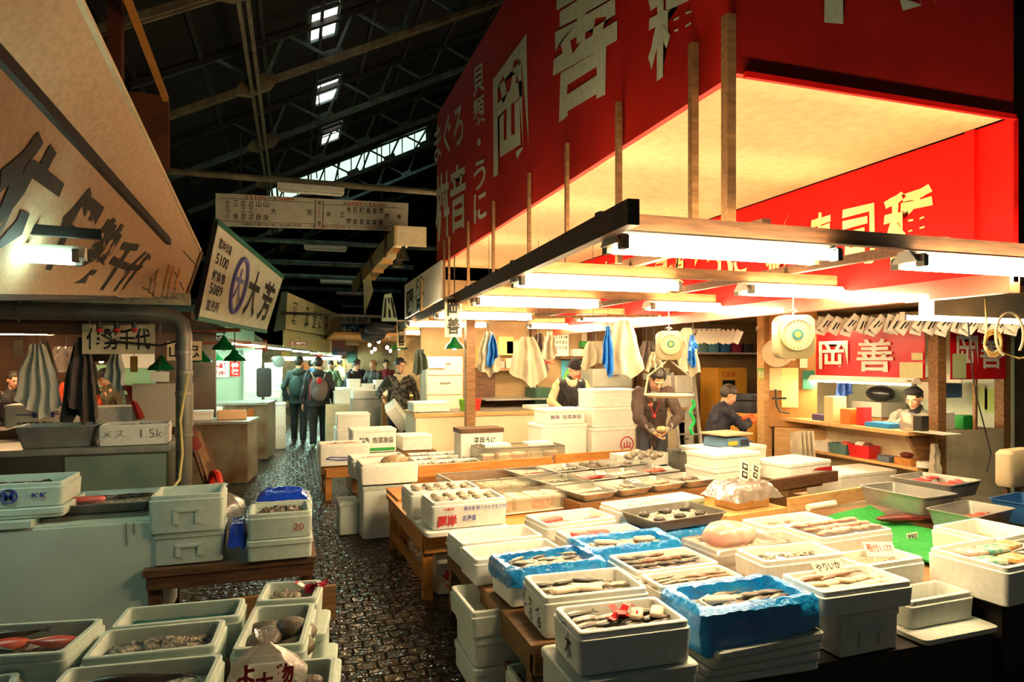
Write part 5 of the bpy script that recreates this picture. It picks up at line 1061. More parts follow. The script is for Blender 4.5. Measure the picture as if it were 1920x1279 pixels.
# green mat, roll, fish on it
g = MB(); q = [M(1580, 932, .475), M(1700, 1010, .47), M(1800, 985, .47), M(1790, 930, .475)]
T4_ = [V((3.72, 3.95, .46)), V((3.62, 2.95, .46)), V((4.36, 2.98, .46)), V((4.36, 4.15, .46))]
g.sheet(lambda u, v: onto(T4_, v, u) + V((0, 0, .022 + .02 * noise.noise(V((u * 3, v * 4, 2))) + (.06 * (1 - v * 6) if v < .16 else 0))), 16, 20, .012)
tag(g.build('turf_mat', green_t), 'bright green plastic turf mat on the table', 'mat')
FM['bigred'] = fish_mesh('dark_red_fish', .5, .1, .06, (darkred, darkred))
o = bpy.data.objects.new('fish', FM['bigred'][0]); COL.objects.link(o); p = M(1703, 972, .53); o.location = p; o.rotation_euler = (0, 0, -.25); tag(o, 'long dark red fish lying alone on the green mat', 'fish')
p = M(1540, 948, .52); tag(MB().tube([p + V((-.16, -.03, 0)), p + V((.16, .03, 0))], .028, 12).build('paper_roll', paper), 'white roll of paper lying beside the green mat', 'paper roll')
price('small white price card standing at the near edge of the green mat', M(1712, 1016, .47), .11, .06, 80, 5, '990', ink)
a, b = M(1478, 948, .5), M(1742, 905, .5)
tag(MB().bar(a, b, .03, .12).build('back_board', wood_l, smooth=False), 'pale timber board along the back of the front table', 'board')
# cardboard block, wrapped lump and printed cards
c = M(1405, 968, .55)
t = tag(MB().cbox((0, 0, .06), (.62, .34, .12)).build('cardboard_box', cardb, None, (c.x, c.y + .1, .475), math.radians(10), smooth=False), 'flat brown cardboard box behind the pink fish piece', 'box')
tag(MB().cbox((0, 0, .07), (.34, .22, .14)).build('cardboard_box', cardb, None, (c.x + .04, c.y + .14, .6), math.radians(10), smooth=False), 'small brown cardboard box under a crumpled plastic sheet', 'box')
drape('plastic_sheet', 'crumpled clear plastic over the small cardboard box', 'plastic sheet', (c.x + .04, c.y + .14, .6), .5, .36, .18, bagw, 4, math.radians(10))
for i in range(2):
    p = V((c.x + .06 + .085 * i, c.y + .14 - .01 * i, .785)); o = tag(MB().box(-.045, -.004, 0, .045, .004, .15).build('price_board', card, None, p, smooth=False), 'white card with dark printed squares, %s of the pair' % ('taller' if i == 0 else 'shorter, outer'), 'price card')
    o.rotation_euler = (-.3, .38 + .12 * i, .15)
    if i: o.scale = (.8, 1, .85)
    l = MB()
    for z in (.085, .02): l.box(-.03, -.0065, z, .03, -.0045, z + .05); 
    l.build('printed_square', ink, o, smooth=False)
    l = MB()
    for z in (.085, .02): write(l, '特', [(-.02, -.0065, z + .01), (.02, -.0065, z + .01), (.02, -.0065, z + .04), (-.02, -.0065, z + .04)], off=.001)
    l.build('lettering', card, o, smooth=False)

# contents of the front table
for key, lvl, lab in (('R1', .05, 'the nearest corner box'), ('R2', .06, 'the box with pen marks'), ('B3', .03, 'the blue-lined box beside the aisle'), ('R4', .065, 'the box of wrapped packs'), ('B6', .03, 'the middle blue-lined box'),
                      ('R8', .04, 'the low box of packs'), ('R7', .07, 'the box of red fillets'), ('R9', .07, 'the box of pale pink fillets'), ('R11', .04, 'the box of brown fish'), ('R12', .04, 'the box of slender fish'), ('B13', .05, 'the big blue bag'),
                      ('R15', .045, 'the box of squid'), ('R18', .06, 'the shallow box of fish slices'), ('R19', .012, 'the box of wrapped fish'), ('R21', .03, 'the box of the pink fish piece'), ('R17', .05, 'the box of bright packs')):
    mound(key, 'crushed ice filling ' + lab, lvl, .018, seed=len(key) * 7 + ord(key[-1]))
mound('R14', 'dark mixed shellfish heaped in the box with red print', .05, .02, mushm, 'shellfish', 3, .016, 'shellfish')
mound('R20', 'pale shellfish heaped beside the tilted price card', .05, .03, shellm, 'shellfish', 8, .014, 'shellfish')
mound('R22', 'sand-coloured shellfish covering the bottom of the far box', .09, .01, mat('sandy_shellfish', (150, 132, 98), .5, c2=(186, 170, 134), scale=30, bump=.5), 'shellfish', 5, .012, 'shellfish')
mound('R16', 'dark wet fish scraps in the deep low box', .1, .01, darkback, 'fish_scraps', 6, .012, 'fish scraps')
mound('R24', 'dark seaweed in the box behind the bright packs', .05, .01, darkback, 'seaweed', 2, .01, 'seaweed')
mound('t10', 'ice around the dark fish steaks', .04, .01, ice_m, 'crushed_ice', 4)
catch('R1', 'silver', 'silver fish on ice in the nearest corner box', 6, .04, ang=(10, 16), rows=3)
catch('R2', 'silver', 'silver fish on ice in the box with pen marks', 5, .045, ang=(-5, 14), rows=2)
catch('R2', 'white', 'pale fish fillet among the fish in the box with pen marks', 2, .035, 'fish_fillet', 'fillet', rows=1, region=(.1, .1, .6, .5))
catch('R4', 'white', 'clear-wrapped pale pack in the box at the table corner', 3, .055, 'wrapped_pack', 'pack', rows=1)
catch('R7', 'tuna', 'red fillet in the white box behind the packs', 3, .06, 'fish_fillet', 'fillet', rows=2)
catch('R8', 'tuna', 'red wrapped pack in the low box behind the middle blue liner', 2, .03, 'wrapped_pack', 'pack', rows=1, region=(.1, .1, .6, .9), sc=.8)
catch('R8', 'white', 'pale wrapped pack in the low box behind the middle blue liner', 3, .03, 'wrapped_pack', 'pack', rows=1, region=(.5, .1, 1, .9), sc=.8)
catch('R9', 'fillet', 'pale pink fillet in the box at the back of the front table', 4, .06, 'fish_fillet', 'fillet', rows=2, sc=.9)
catch('R11', 'brown', 'brown fish on ice in front of the middle blue liner', 8, .03, ang=(0, 20), rows=3)
catch('R12', 'slender', 'slender fish in the box tucked behind the big blue bag', 6, .03, ang=(5, 12), rows=3)
catch('B3', 'small', 'small fish on the ice of the blue liner beside the aisle', 4, .02, rows=2)
catch('B6', 'white', 'white fillet on the ice of the middle blue liner', 2, .02, 'fish_fillet', 'fillet', rows=1, sc=.9)
catch('B13', 'silver', 'silver fish lying in the big blue bag', 3, .04, ang=(8, 14), rows=2, sc=1.1, region=(.3, .15, 1, .9))
catch('B13', 'white', 'pale pointed fillet in the big blue bag', 1, .035, 'fish_fillet', 'fillet', rows=1, region=(.1, .2, .5, .8))
catch('R15', 'white', 'pale squid on ice beside the big blue bag', 6, .035, 'squid', 'squid', ang=(5, 30), rows=2)
catch('R15', 'slender', 'slender fish lying over the squid', 2, .02, ang=(8, 6), rows=1, region=(.1, .5, .7, 1))
catch('R18', 'fillet', 'pink fish slice in the shallow box', 5, .05, 'fish_slice', 'fish slice', rows=2, sc=.7)
catch('R19', 'fillet', 'pale fish pieces under clear wrap beside the green mat', 8, .006, 'fish_slice', 'fish slice', rows=2, sc=.8)
catch('t10', 'steak', 'dark fish steak in the steel tray on the blue-lined box', 6, .03, 'fish_steak', 'fish steak', rows=2)
catch('t23b', 'tuna', 'red tuna piece in the tray behind the green mat', 8, .05, 'tuna_piece', 'tuna', rows=2, sc=.7, ang=(0, 60))
catch('t23', 'fillet', 'pale fillet in the deep steel tray', 2, .1, 'fish_fillet', 'fillet', rows=1)
catch('t23c', 'red', 'small red fish in the tray in front of the deep tray', 2, .08, rows=1, region=(.4, .2, 1, .8))
packs = [mat('teal_pack', (60, 150, 130), .2, c2=(220, 220, 200), scale=20), mat('pink_pack', (210, 150, 150), .2, c2=(236, 220, 200), scale=16), mat('dark_pack', (30, 28, 30), .2), mat('amber_pack', (196, 130, 60), .25, c2=(230, 210, 180), scale=18)]
for i, (x, y) in enumerate(((-.16, -.06), (0, -.08), (.15, -.06), (-.13, .06), (.02, .05), (.16, .07))):
    c0, r0, w0, d0, h0, o0 = BOXES['R17']; p = c0 + V((x, y, h0 - .03 + .004 * i)); b = MB().rloft([(.07, .05, 0, .015), (.075, .055, .008, .018), (.07, .05, .02, .016), (.05, .035, .026, .012)])
    o = tag(b.build('wrapped_pack', packs[(i * 3) % 4], None, p, U(-.4, .4)), ['teal wrapped pack in the box of bright packs, near aisle-side corner', 'amber wrapped pack in the box of bright packs, middle of its near row', 'dark wrapped pack in the box of bright packs, near outer corner', 'pink wrapped pack in the box of bright packs, far aisle-side corner', 'teal wrapped pack in the box of bright packs, middle of its far row', 'amber wrapped pack in the box of bright packs, far outer corner'][i], 'pack')
# red tag on the nearest fish, cards on the squid and shellfish
c0, r0, w0, d0, h0, o0 = BOXES['R1']
ribbon('ribbon_tag', 'red plastic tag lying on the fish of the nearest corner box', c0 + V((-.0, -.01, h0 - .018)), mat('red_plastic', (222, 40, 44), .3), 6, .07)
catch('R1', 'white', 'flat pale fillet in the nearest corner box', 2, .02, 'fish_fillet', 'fillet', rows=1, region=(.55, .1, 1, .8), ang=(50, 15), sc=.8)
price('price card with black writing leaning on the squid box', BOXES['R15'][0] + V((.02, .1, .10)), .2, .075, 50, 6, 'やりいか', ink)
price('tilted price card with red and black writing over the pale shellfish', BOXES['R20'][0] + V((.07, .02, .13)), .17, .09, 48, -18, '殻付1.177', red_ink)
price('small white card lying on the dark shellfish', BOXES['R14'][0] + V((-.06, -.02, .095)), .14, .09, 6, -20, '活', ink)
price('white card lying on the ice of the big blue bag', BOXES['B13'][0] + V((-.14, -.02, .125)), .1, .06, 20, 30, '鯖', ink)
# pink fish piece in cloudy plastic
c0, r0, w0, d0, h0, o0 = BOXES['R21']
b = MB().ell((0, 0, 0), (.2, .115, .085), 24, 14, fn=lambda p: V((p.x, p.y * (1 - 1.2 * p.x), p.z * (1 - 1.6 * p.x))) * (1 + .1 * noise.noise(p * 12)))
tag(b.build('fish_piece', mat('glossy_pink_flesh', (236, 168, 148), .25, c2=(242, 206, 188), scale=8, coat=.5, bump=.15, bscale=14), None, c0 + V((-.02, .02, h0 + .03)), .2), 'big glossy pink piece of fish in the bag-lined box', 'fish piece')
liner('R21', bagw, .1, 3.3, label='cloudy plastic bag folded over the rim')
drape('plastic_wrap', 'clear wrap stretched over the iced fish beside the green mat', 'plastic wrap', BOXES['R19'][0] + V((0, 0, .12)), .57, .3, .04, clear, 2, BOXES['R19'][1], .005, .3)
# under the front table beside the aisle
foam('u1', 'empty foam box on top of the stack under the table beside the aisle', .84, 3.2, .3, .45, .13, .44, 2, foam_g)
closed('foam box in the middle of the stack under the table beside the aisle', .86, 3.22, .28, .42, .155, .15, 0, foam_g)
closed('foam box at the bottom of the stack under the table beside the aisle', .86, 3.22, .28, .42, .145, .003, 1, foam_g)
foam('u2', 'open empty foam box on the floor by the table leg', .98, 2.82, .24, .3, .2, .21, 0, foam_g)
# ================================================================ second table: trays and acrylic cases
T2 = table('timber table with rows of steel trays, second from the camera', .86, 4.62, 3.62, 6.12, .48, 2, m=wood_o, mids=(1.4,))
tag(MB().box(0, 0, 0, 1.6, .04, .1).build('front_rail', wood_m, None, M(1094, 947, .5) , math.radians(12), smooth=False), 'timber rail along the front of the steel trays', 'board')
foam('K1', 'white foam box with big red characters at the aisle corner of the second table', .90, 4.5, .56, .36, .19, .69, 3)
onface(BOXES['K1'][5], '厚岸', -.24, .02, -.10, .1, -.182, red_ink, .03); onface(BOXES['K1'][5], '大黒神', -.2, .13, -.12, .15, -.182, red_ink)
onface(BOXES['K1'][5], '厚岸産 殻つきかき生食用', -.05, .12, .26, .15, -.182, blue_ink, .01); onface(BOXES['K1'][5], '北海道', -.06, .05, .04, .09, -.182, blue_ink, .02)
foam('K2', 'white foam box of ice behind the box with big red characters', .82, 4.9, .56, .36, .19, .69, 3)
tag(MB().rloft([(.29, .36, 0, .03), (.3, .37, .008, .03), (.3, .37, .034, .03), (.29, .36, .04, .03)]).build('foam_slab', foam_w, None, (1.15, 4.86, .484), math.radians(2)), 'white foam lid under the box with big red characters', 'lid')
for k in ('K1', 'K2'):
    c0, r0, w0, d0, h0, o0 = BOXES[k]; c0.z += .03; o0.location = c0
    mound(k, 'ice and pale oysters in the box %s' % ('with big red characters' if k == 'K1' else 'behind the big red characters'), .04, .03, ice_m, 'crushed_ice', 5 if k == 'K1' else 9, .016)
    catch(k, 'shell', 'pale oyster on ice in the box %s' % ('with big red characters' if k == 'K1' else 'behind the big red characters'), 14, .02, 'oyster', 'oyster', (0, 90), sc=1.4)
def case(label, x, y, w, d, h, z, rz, rim=True):
    t = thing('display_case', label, 'display case', (x, y, z), math.radians(rz)); e = .008
    for n, q in (('front_pane', (0, 0, w, e)), ('back_pane', (0, d - e, w, d)), ('side_pane', (0, e, e, d - e)), ('side_pane', (w - e, e, w, d - e))): MB().box(q[0], q[1], .01, q[2], q[3], h).build(n, acryl, t, smooth=False)
    MB().box(0, 0, 0, w, d, .009).build('base', white_p, t, smooth=False)
    if rim:
        b = MB(); 
        for q in ((0, 0, w, .02), (0, d - .02, w, d), (0, .02, .02, d - .02), (w - .02, .02, w, d - .02)): b.box(q[0], q[1], h + .0005, q[2], q[3], h + .012)
        b.build('top_rim', steel_d, t, smooth=False)
    return t
case('clear acrylic case of pink packs at the front of the second table', 1.48, 4.94, .92, .44, .2, .49, 8, False)
case('clear acrylic case with a grey rim behind the case of pink packs', 1.3, 5.5, 1.05, .5, .16, .49, 7)
pk = [mat('pink_pack_fish', (240, 170, 140), .35, c2=(255, 226, 206), scale=22), mat('cream_pack_fish', (252, 236, 206), .35, c2=(255, 246, 226), scale=22)]
lidm = mat('pack_lid', (250, 242, 224), .25, c2=(244, 214, 196), scale=26, coat=.4)
def pack(label, p, rz, m, group, s=1):
    t = thing('fish_pack', label, 'pack', p, rz, group)
    MB().rloft([(.07 * s, .05 * s, 0, .01), (.075 * s, .055 * s, .075, .012)]).build('tray', m, t)
    MB().rloft([(.078 * s, .058 * s, .076, .012), (.074 * s, .054 * s, .092, .012), (.06 * s, .045 * s, .1, .01)]).build('lid', lidm, t)
for row, (n, x, y, rz, lab) in enumerate(((5, 1.58, 5.06, 8, 'front row of the acrylic case'), (5, 1.56, 5.2, 8, 'back row of the acrylic case'), (5, 1.4, 5.62, 7, 'front row of the rimmed case'), (5, 1.38, 5.82, 7, 'back row of the rimmed case'))):
    for i in range(n):
        r = math.radians(rz); g = 'lidded pink fish pack in the %s' % lab
        pack(g, (x + .172 * i * cos(r), y + .172 * i * sin(r), .5), r, pk[(i + row) % 2], g)
# trays
ty = [('front', 0), ('middle', 1), ('back', 2)]; tx = ['aisle-side', 'second', 'third', 'outermost']
A0 = M(1094, 928, .64); ang = math.radians(12); ex = V((cos(ang), sin(ang), 0)); ey = V((-sin(ang), cos(ang), 0))
fill = [('white', 'white fillet', 'fish_fillet'), ('slender', 'slender fish', 'fish'), ('fillet', 'pink fillet', 'fish_fillet'), ('brown', 'brown fish', 'fish'), ('small', 'small silver fish', 'fish'), ('tuna', 'red fish block', 'fish_block'),
        ('white', 'pale squid', 'squid'), ('red', 'red fish', 'fish'), ('fillet', 'pale pink slice', 'fish_slice'), ('silver', 'silver fish', 'fish'), ('abalone', 'dark shellfish', 'shellfish'), ('slender', 'thin silver fish', 'fish')]
for rn, j in ty:
    for i in range(4):
        p = A0 + ex * (.375 * i) + ey * (.44 * j); key = 'g%d%d' % (j, i)
        tray(key, 'shallow steel tray, %s in the %s row on the second table' % (tx[i], rn), p.x, p.y, .36, .42, .06, .635 + .012 * j, 12, steel, 'steel trays of the second table')
        kd, nm_, on = fill[(j * 4 + i) % 12]
        mound(key, 'ice in the %s tray of the %s row' % (tx[i], rn), .042, .004, ice_m, 'crushed_ice', i + j * 5, .006, res=14)
        catch(key, kd, '%s in the %s tray of the %s row' % (nm_, tx[i], rn), 5 if kd != 'abalone' else 4, .03, on, nm_.split()[-1], (70, 16), rows=1 if kd != 'abalone' else 2, sc=.85)
tag(MB().box(-.02, .02, .0, 1.52, 1.32, .085).build('tray_rack', wood_m, None, (A0.x, A0.y, .485), ang, smooth=False), 'low timber rack under the steel trays', 'rack')
# price slips on trays
for i, (u, v) in enumerate(((1195, 905), (1212, 862), (1130, 890), (1255, 880))):
    price(['white price slip on the front tray second from the aisle', 'white price slip on the grey fish at the back of the trays', 'white price slip on the middle tray nearest the aisle', 'white price slip on the third tray of the middle row'][i], M(u, v, .668), .09, .055, 22, 12, ['480', '時価', '活', '980'][i], ink)
b = MB()
for k in range(7): pass
for k in range(8):
    p = M(1178 + 8 * k, 856 - 4 * (k % 3), .74); tag(MB().ell((0, 0, 0), (.06, .035, .035), 10, 7).build('grey_fish', mat('grey_fish_skin', (120, 114, 104), .3, .2, c2=(170, 160, 144), scale=20), None, p, U(0, 3)), 'grey fish head piled at the back of the steel trays', 'fish head', 'grey fish heads behind the trays')
tag(MB().rloft([(.3, .2, 0, .02), (.3, .2, .1, .02)]).build('display_riser', foam_g, None, M(1205, 868, .6), ang), 'low grey riser under the pile of fish heads', 'riser')

# ---------------------------------------------------------------- outer end of the second table
closed('lower white foam box in the pair with no print behind the wrapped lump', 3.72, 5.28, .62, .42, .16, .52, 10)
closed('upper white foam box in the pair with no print behind the wrapped lump', 3.73, 5.29, .61, .41, .13, .681, 10)
t = closed('flat white foam box with a red corner print at the second table end', 4.42, 5.12, .64, .44, .17, .55, 12)
MB().prism([(.02, .09), (.318, .06), (.318, .105), (.10, .105)], 0, .003, 0, (V((0, -.2175, 0)), V((1, 0, 0)), V((0, 0, 1)), V((0, -1, 0)))).build('red_print', red_ink, t, smooth=False)
tag(MB().box(0, 0, 0, 1.35, .55, .07).build('bench_plank', wood_m, None, (3.72, 5.12, .44), math.radians(11), smooth=False), 'thick timber plank carrying the foam boxes at the outer end', 'plank')
a, b = M(1436, 912, .56), M(1567, 892, .56); tag(MB().bar(a, b, .05, .1).build('edge_beam', wood_d, smooth=False), 'heavy stained timber edge in front of the red-cornered box', 'beam')
b = MB()
closed('white foam box with a moulded top against the counter below the shelf', 5.25, 5.35, .85, .45, .26, .28, 6); 
tag(MB().box(0, 0, 0, 1.1, .6, .27).build('low_bench', cream, None, (5.15, 5.25, .003), math.radians(6), smooth=False), 'low pale bench under the foam box by the booth', 'bench')
# digital scale, sacks
p = M(1362, 838, .78); t = thing('digital_scale', 'blue digital weighing scale with a square steel plate near the man in brown', 'scale', (p.x, p.y, .79), math.radians(12))
MB().prism([(-.19, 0), (.19, 0), (.16, .1), (-.16, .1)], -.16, .16, 0, (V((0, 0, 0)), V((1, 0, 0)), V((0, 0, 1)), V((0, -1, 0)))).build('body', mat('blue_scale_body', (96, 132, 168), .5), t, smooth=False, bevel=.012)
MB().rloft([(.2, .17, .125, .02), (.21, .18, .13, .02), (.21, .18, .145, .02)]).build('weighing_plate', mat('beige_plate', (206, 182, 148), .4), t)
MB().box(-.03, -.03, .1, .03, .03, .126).build('post', iron, t, smooth=False)
MB().box(-.15, -.166, .03, -.02, -.161, .07).build('display', mat('yellow_label', (222, 190, 40), .5), t, smooth=False); MB().box(.03, -.166, .02, .15, -.161, .08).build('keypad', mat('dark_keypad', (30, 44, 66), .5), t, smooth=False)
closed('white foam box under the blue digital scale', p.x - .38, p.y - .2, .85, .42, .24, .55, 8)
tag(MB().box(0, 0, 0, 1.3, .6, .545).build('work_bench', wood_l, None, (p.x - .55, p.y - .25, .003), math.radians(8), smooth=False), 'pale timber bench under the digital scale', 'bench')
p = M(1285, 850, .72); g = MB(); c_ = [(-.0, 1.0), (.12, 1.02), (.2, .97), (.25, .85)]
sp = [(.15 + .02 * noise.noise(V((z * 9, 2, 1))), .13, z, .05) for z in (0, .06, .12, .18, .24)] + [(.16, .14, .26, .05), (.13, .11, .245, .05), (.12, .1, .1, .05)]
tag(MB().rloft(sp, n=6).build('waste_bag', graybag, None, (p.x, p.y, .5)), 'grey plastic sack standing open beside the man in brown', 'bag')
tag(MB().box(-.16, -.2, 0, .4, .2, .495).build('side_table', wood_m, None, (p.x + .02, p.y + .05, .003), math.radians(8), smooth=False), 'brown side table under the grey sack', 'table')
tag(MB().rloft([(.17, .1, 0, .02), (.19, .12, .12, .02), (.18, .11, .12, .02), (.16, .09, .02, .02)]).build('blue_tub', mat('blue_tub_plastic', (30, 110, 170), .4), None, (p.x + .3, p.y + .02, .5), .2), 'small blue plastic tub between the grey sack and the scale', 'tub')

# ================================================================ third table
T3 = table('brown timber table with glass case and rows of long fish, third from the camera', 1.0, 6.72, 3.35, 7.75, .56, 3, m=wood_o)
a, b = M(784, 884, .6), M(1033, 866, .6); tag(MB().bar(a, b, .04, .11).build('front_rail', wood_o, smooth=False), 'orange-brown timber rail in front of the glass case', 'board')
a, b = M(1040, 862, .6), M(1182, 852, .6); tag(MB().bar(a, b, .04, .11).build('front_rail', wood_o, smooth=False), 'orange-brown timber rail below the box with a red round mark', 'board')
foam('E1', 'white foam box with one round fish, at the aisle end of the third table', .6, 6.36, .56, .36, .2, .72, 3); mound('E1', 'ice under the round fish at the aisle end', .05, .02, seed=4)
b = MB().ell((0, 0, 0), (.14, .09, .06), 16, 10); c0 = BOXES['E1'][0]; tag(b.build('round_fish', mat('speckled_fish', (136, 104, 72), .4, c2=(196, 170, 130), scale=40), None, c0 + V((.08, .03, .19)), .2), 'round speckled fish in the white box at the aisle end', 'fish')
foam('E2', 'white foam box of shrimp behind the round fish', .55, 6.76, .56, .36, .2, .72, 3); mound('E2', 'mixed shrimp heaped in the box behind the round fish', .05, .03, mat('shrimp_heap', (150, 84, 56), .4, c2=(226, 196, 160), scale=34, bump=.7, bscale=40), 'shrimp', 7, .014, 'shrimp')
closed('tall foam box standing on the floor under the round fish', .62, 6.4, .5, .34, .5, .003, 3, foam_g, handle=False)
closed('low foam box on the wet floor beside the tall foam box', .42, 6.62, .2, .3, .32, .003, 3, foam_g)
t = table('orange wooden stand with a crossbar at the aisle edge', .86, 5.75, 1.32, 6.3, .5, 3, m=wood_o, name='wooden_stand')
for i in range(3):
    for j in range(3):
        p = V((1.22 + .24 * i + .03 * j, 6.86 + .3 * j, .565)); k = 'h%d%d' % (i, j)
        w_, d_ = .23, .28; b = MB().rloft([(.1, .125, 0, .015), (.112, .137, .05, .02), (.114, .139, .055, .02), (.1, .125, .05, .02), (.095, .12, .012, .015)])
        o = tag(b.build('fish_tray', foam_w, None, p + V((.1, .12, 0)), .05), 'white foam tray of long fish, %s of the %s row on the third table' % (['aisle side', 'middle', 'inner side'][i], ['front', 'middle', 'rear'][j]), 'tray', 'fish trays of the third table'); BOXES[k] = (p + V((.1, .12, 0)), .05, .19, .24, .055, o)
        catch(k, ['slender', 'brown', 'silver'][(i + j) % 3], '%s fish in the %s tray of the %s row, third table' % (['slender', 'brown', 'silver'][(i + j) % 3], ['aisle-side', 'middle', 'inner'][i], ['front', 'middle', 'rear'][j]), 3, .025, 'fish', 'fish', (80, 10), rows=1, sc=.75)
case('glass display case with a steel rim on the third table', 1.92, 6.86, .98, .4, .17, .565, 3)
for i in range(5): pack('lidded pack inside the glass case of the third table', (2.02 + .19 * i, 7.04, .576), .05, pk[i % 2], 'packs in the glass case')
for i in range(2): tag(MB().box(0, 0, 0, .3, .2, .03).build('foam_slab', foam_w, None, (1.98 + .5 * i, 6.95, .748), .05, smooth=False), ['thin white slab on the aisle end of the glass case', 'thin white slab on the inner end of the glass case'][i], 'slab')
p = M(945, 846, .75); t = thing('card_stand', 'small white box with a brown top standing behind the glass case', 'box', (p.x - .05, 7.45, .57), .05)
MB().box(-.25, -.14, 0, .25, .14, .3).build('body', foam_w, t, smooth=False); MB().box(-.26, -.15, .301, .26, .15, .35).build('top', wood_d, t, smooth=False)
l = MB(); write(l, '平目うに', [(-.1, -.142, .17), (.16, -.142, .17), (.16, -.142, .25), (-.1, -.142, .25)], off=.002); l.build('lettering', ink, t, smooth=False)
t = closed('big closed foam box carrying a smaller printed box on the third table', 2.76, 7.3, .62, .42, .36, .575, 4); 
t = closed('smaller foam box with a row of blue print, on the big closed box', 2.82, 7.32, .54, .36, .18, .937, 4); onface(t, '鮮魚  佐渡漁協', -.2, .06, .2, .11, -.177, mat('purple_ink', (90, 70, 120), .6), .01)
t = closed('foam box with a red round mark beside the man in brown', 3.42, 7.3, .62, .42, .3, .575, 6)
l = MB(); ring = [V((.09 * cos(2 * pi * k / 24), 0, .09 * sin(2 * pi * k / 24))) for k in range(25)]
l.tube([V((.18, -.211, .09)) + q for q in ring], .007, 5); write(l, '山', [(.13, -.209, .04), (.23, -.209, .04), (.23, -.209, .13), (.13, -.209, .13)], off=.003, bold=.03); l.build('round_mark', red_ink, t, smooth=False)
closed('foam box between the topmost box and the box with a red round mark', 3.43, 7.32, .61, .41, .24, .878, 6); closed('topmost foam box of the tall stack beside the man in brown', 3.44, 7.33, .6, .4, .22, 1.12, 5)
tag(MB().box(0, 0, 0, 1.35, .55, .57).build('plinth', wood_m, None, (2.72, 7.22, .003), .07, smooth=False), 'timber plinth under the stacks of closed foam boxes', 'plinth')

# ---------------------------------------------------------------- aisle end, fourth stand and beyond
t = table('small orange wooden stand with a foam box at the aisle edge', .36, 8.3, .9, 8.95, .42, 3, m=wood_o, name='wooden_stand')
t = foam('V1', 'white foam box with a fish drawing on its front, on the small orange stand', .3, 8.22, .6, .38, .26, .69, 3); mound('V1', 'pale shrimp in the box with a fish drawing', .04, .03, MATS['shrimp_heap'], 'shrimp', 2, .014, 'shrimp')
l = MB(); l.tube([(-.22, -.193, .09), (-.18, -.193, .11), (.0, -.193, .1), (.18, -.193, .11), (.22, -.193, .08)], .006, 5); l.tube([(-.22, -.193, .09), (-.1, -.193, .07), (.1, -.193, .07), (.22, -.193, .08)], .006, 5); l.build('fish_drawing', blue_ink, t, smooth=False)
t = closed('white foam box with a green stripe behind the fish drawing box', .72, 8.75, .58, .42, .3, .5, 3); MB().box(-.22, -.209, .02, .26, -.206, .06).build('green_stripe', mat('green_ink', (40, 160, 70), .6), t, smooth=False); onface(t, '鮮魚  佐渡漁協', -.2, .12, .24, .2, -.207, iron, .01)
tag(MB().box(0, 0, 0, 1.1, .6, .49).build('low_bench', wood_m, None, (.72, 8.72, .003), .05, smooth=False), 'low brown bench under the box with a green stripe', 'bench')
closed('white foam box on the low bench right of the green-striped box', 1.34, 8.78, .42, .4, .2, .5, 3) if False else closed('white foam box on the low bench beside the green-striped box', 1.36, 8.78, .42, .4, .2, .5, 3)
# long white chest counter
a = M(782, 775, .95); t = thing('chest_counter', 'long white chest counter with a wooden rim across the stall', 'counter', (1.62, 9.2, 0), math.radians(0))
MB().box(0, 0, .02, 4.3, .9, .9).build('body', mat('cream_enamel', (236, 222, 190), .4, c2=(226, 208, 172), scale=3), t, smooth=False, bevel=.01)
MB().box(-.02, -.02, .901, 4.32, .92, .95).build('rim', wood_l, t, smooth=False); MB().box(.05, .05, .951, 4.25, .86, .96).build('steel_top', steel_d, t, smooth=False)
closed('white foam box resting on the aisle end of the chest counter', 1.6, 9.3, .55, .4, .14, .962, 3)
for i, (u, lab, m) in enumerate(((875, 'green plastic pot on the chest counter', (120, 190, 40)), (888, 'red plastic basket on the chest counter', (222, 60, 48)))):
    p = My(u, 772, 9.45 + .06 * i); b = MB().lathe([(.09, 0), (.12, .16), (.125, .165), (.11, .16), (.08, .02)], seg=14); tag(b.build('plastic_pot', mat('pot_%s' % ('green' if i == 0 else 'red'), m, .4), None, (p.x, p.y, .962)), lab, 'pot')
p = My(1045, 772, 9.5); tag(MB().box(-.5, -.2, 0, .3, .2, .05).build('cutting_board', white_p, None, (p.x, p.y, .962), smooth=False), 'white cutting board in front of the man in the black hat', 'cutting board'); tag(MB().box(.31, -.2, 0, .72, .2, .05).build('blue_board', mat('blue_board', (90, 140, 180), .5), None, (p.x, p.y, .962), smooth=False), 'blue board beside the white cutting board', 'cutting board')
closed('white foam box stacked behind the red round mark box', 3.9, 8.4, .7, .5, .9, .003, 4) 
p = My(1135, 758, 9.6); closed('white foam box with blue print on the chest counter', p.x - .1, 9.4, .5, .4, .2, .962, 2)
# tall foam boxes, crates near the man in camouflage
for i, (x, y, w, d, h, z, lab) in enumerate(((.62, 10.3, .5, .5, .9, .003, 'tall stack of pale foam boxes by the aisle behind the striped box'), (1.0, 12.0, .55, .45, 1.0, .003, 'steel-sided cabinet block by the aisle'), (1.5, 11.9, .7, .5, 1.05, .003, 'brown crate block beside the steel cabinet'))):
    if i == 0:
        for k in range(4): closed('pale foam box by the aisle beyond the green-striped box, %s in its stack' % ['lowest', 'second from below', 'second from above', 'topmost'][k], x, y, w, d, .22, .003 + .221 * k, U(-3, 3), foam_w, group=None)
    else: tag(MB().box(0, 0, 0, w, d, h).build('cabinet' if i == 1 else 'wooden_crate', steel if i == 1 else wood_l, None, (x, y, z), .03, smooth=False, bevel=.01), lab, 'cabinet' if i == 1 else 'crate')
foam('Z1', 'white foam box on the steel-sided cabinet', 1.0, 12.0, .5, .4, .15, 1.16, 2); 
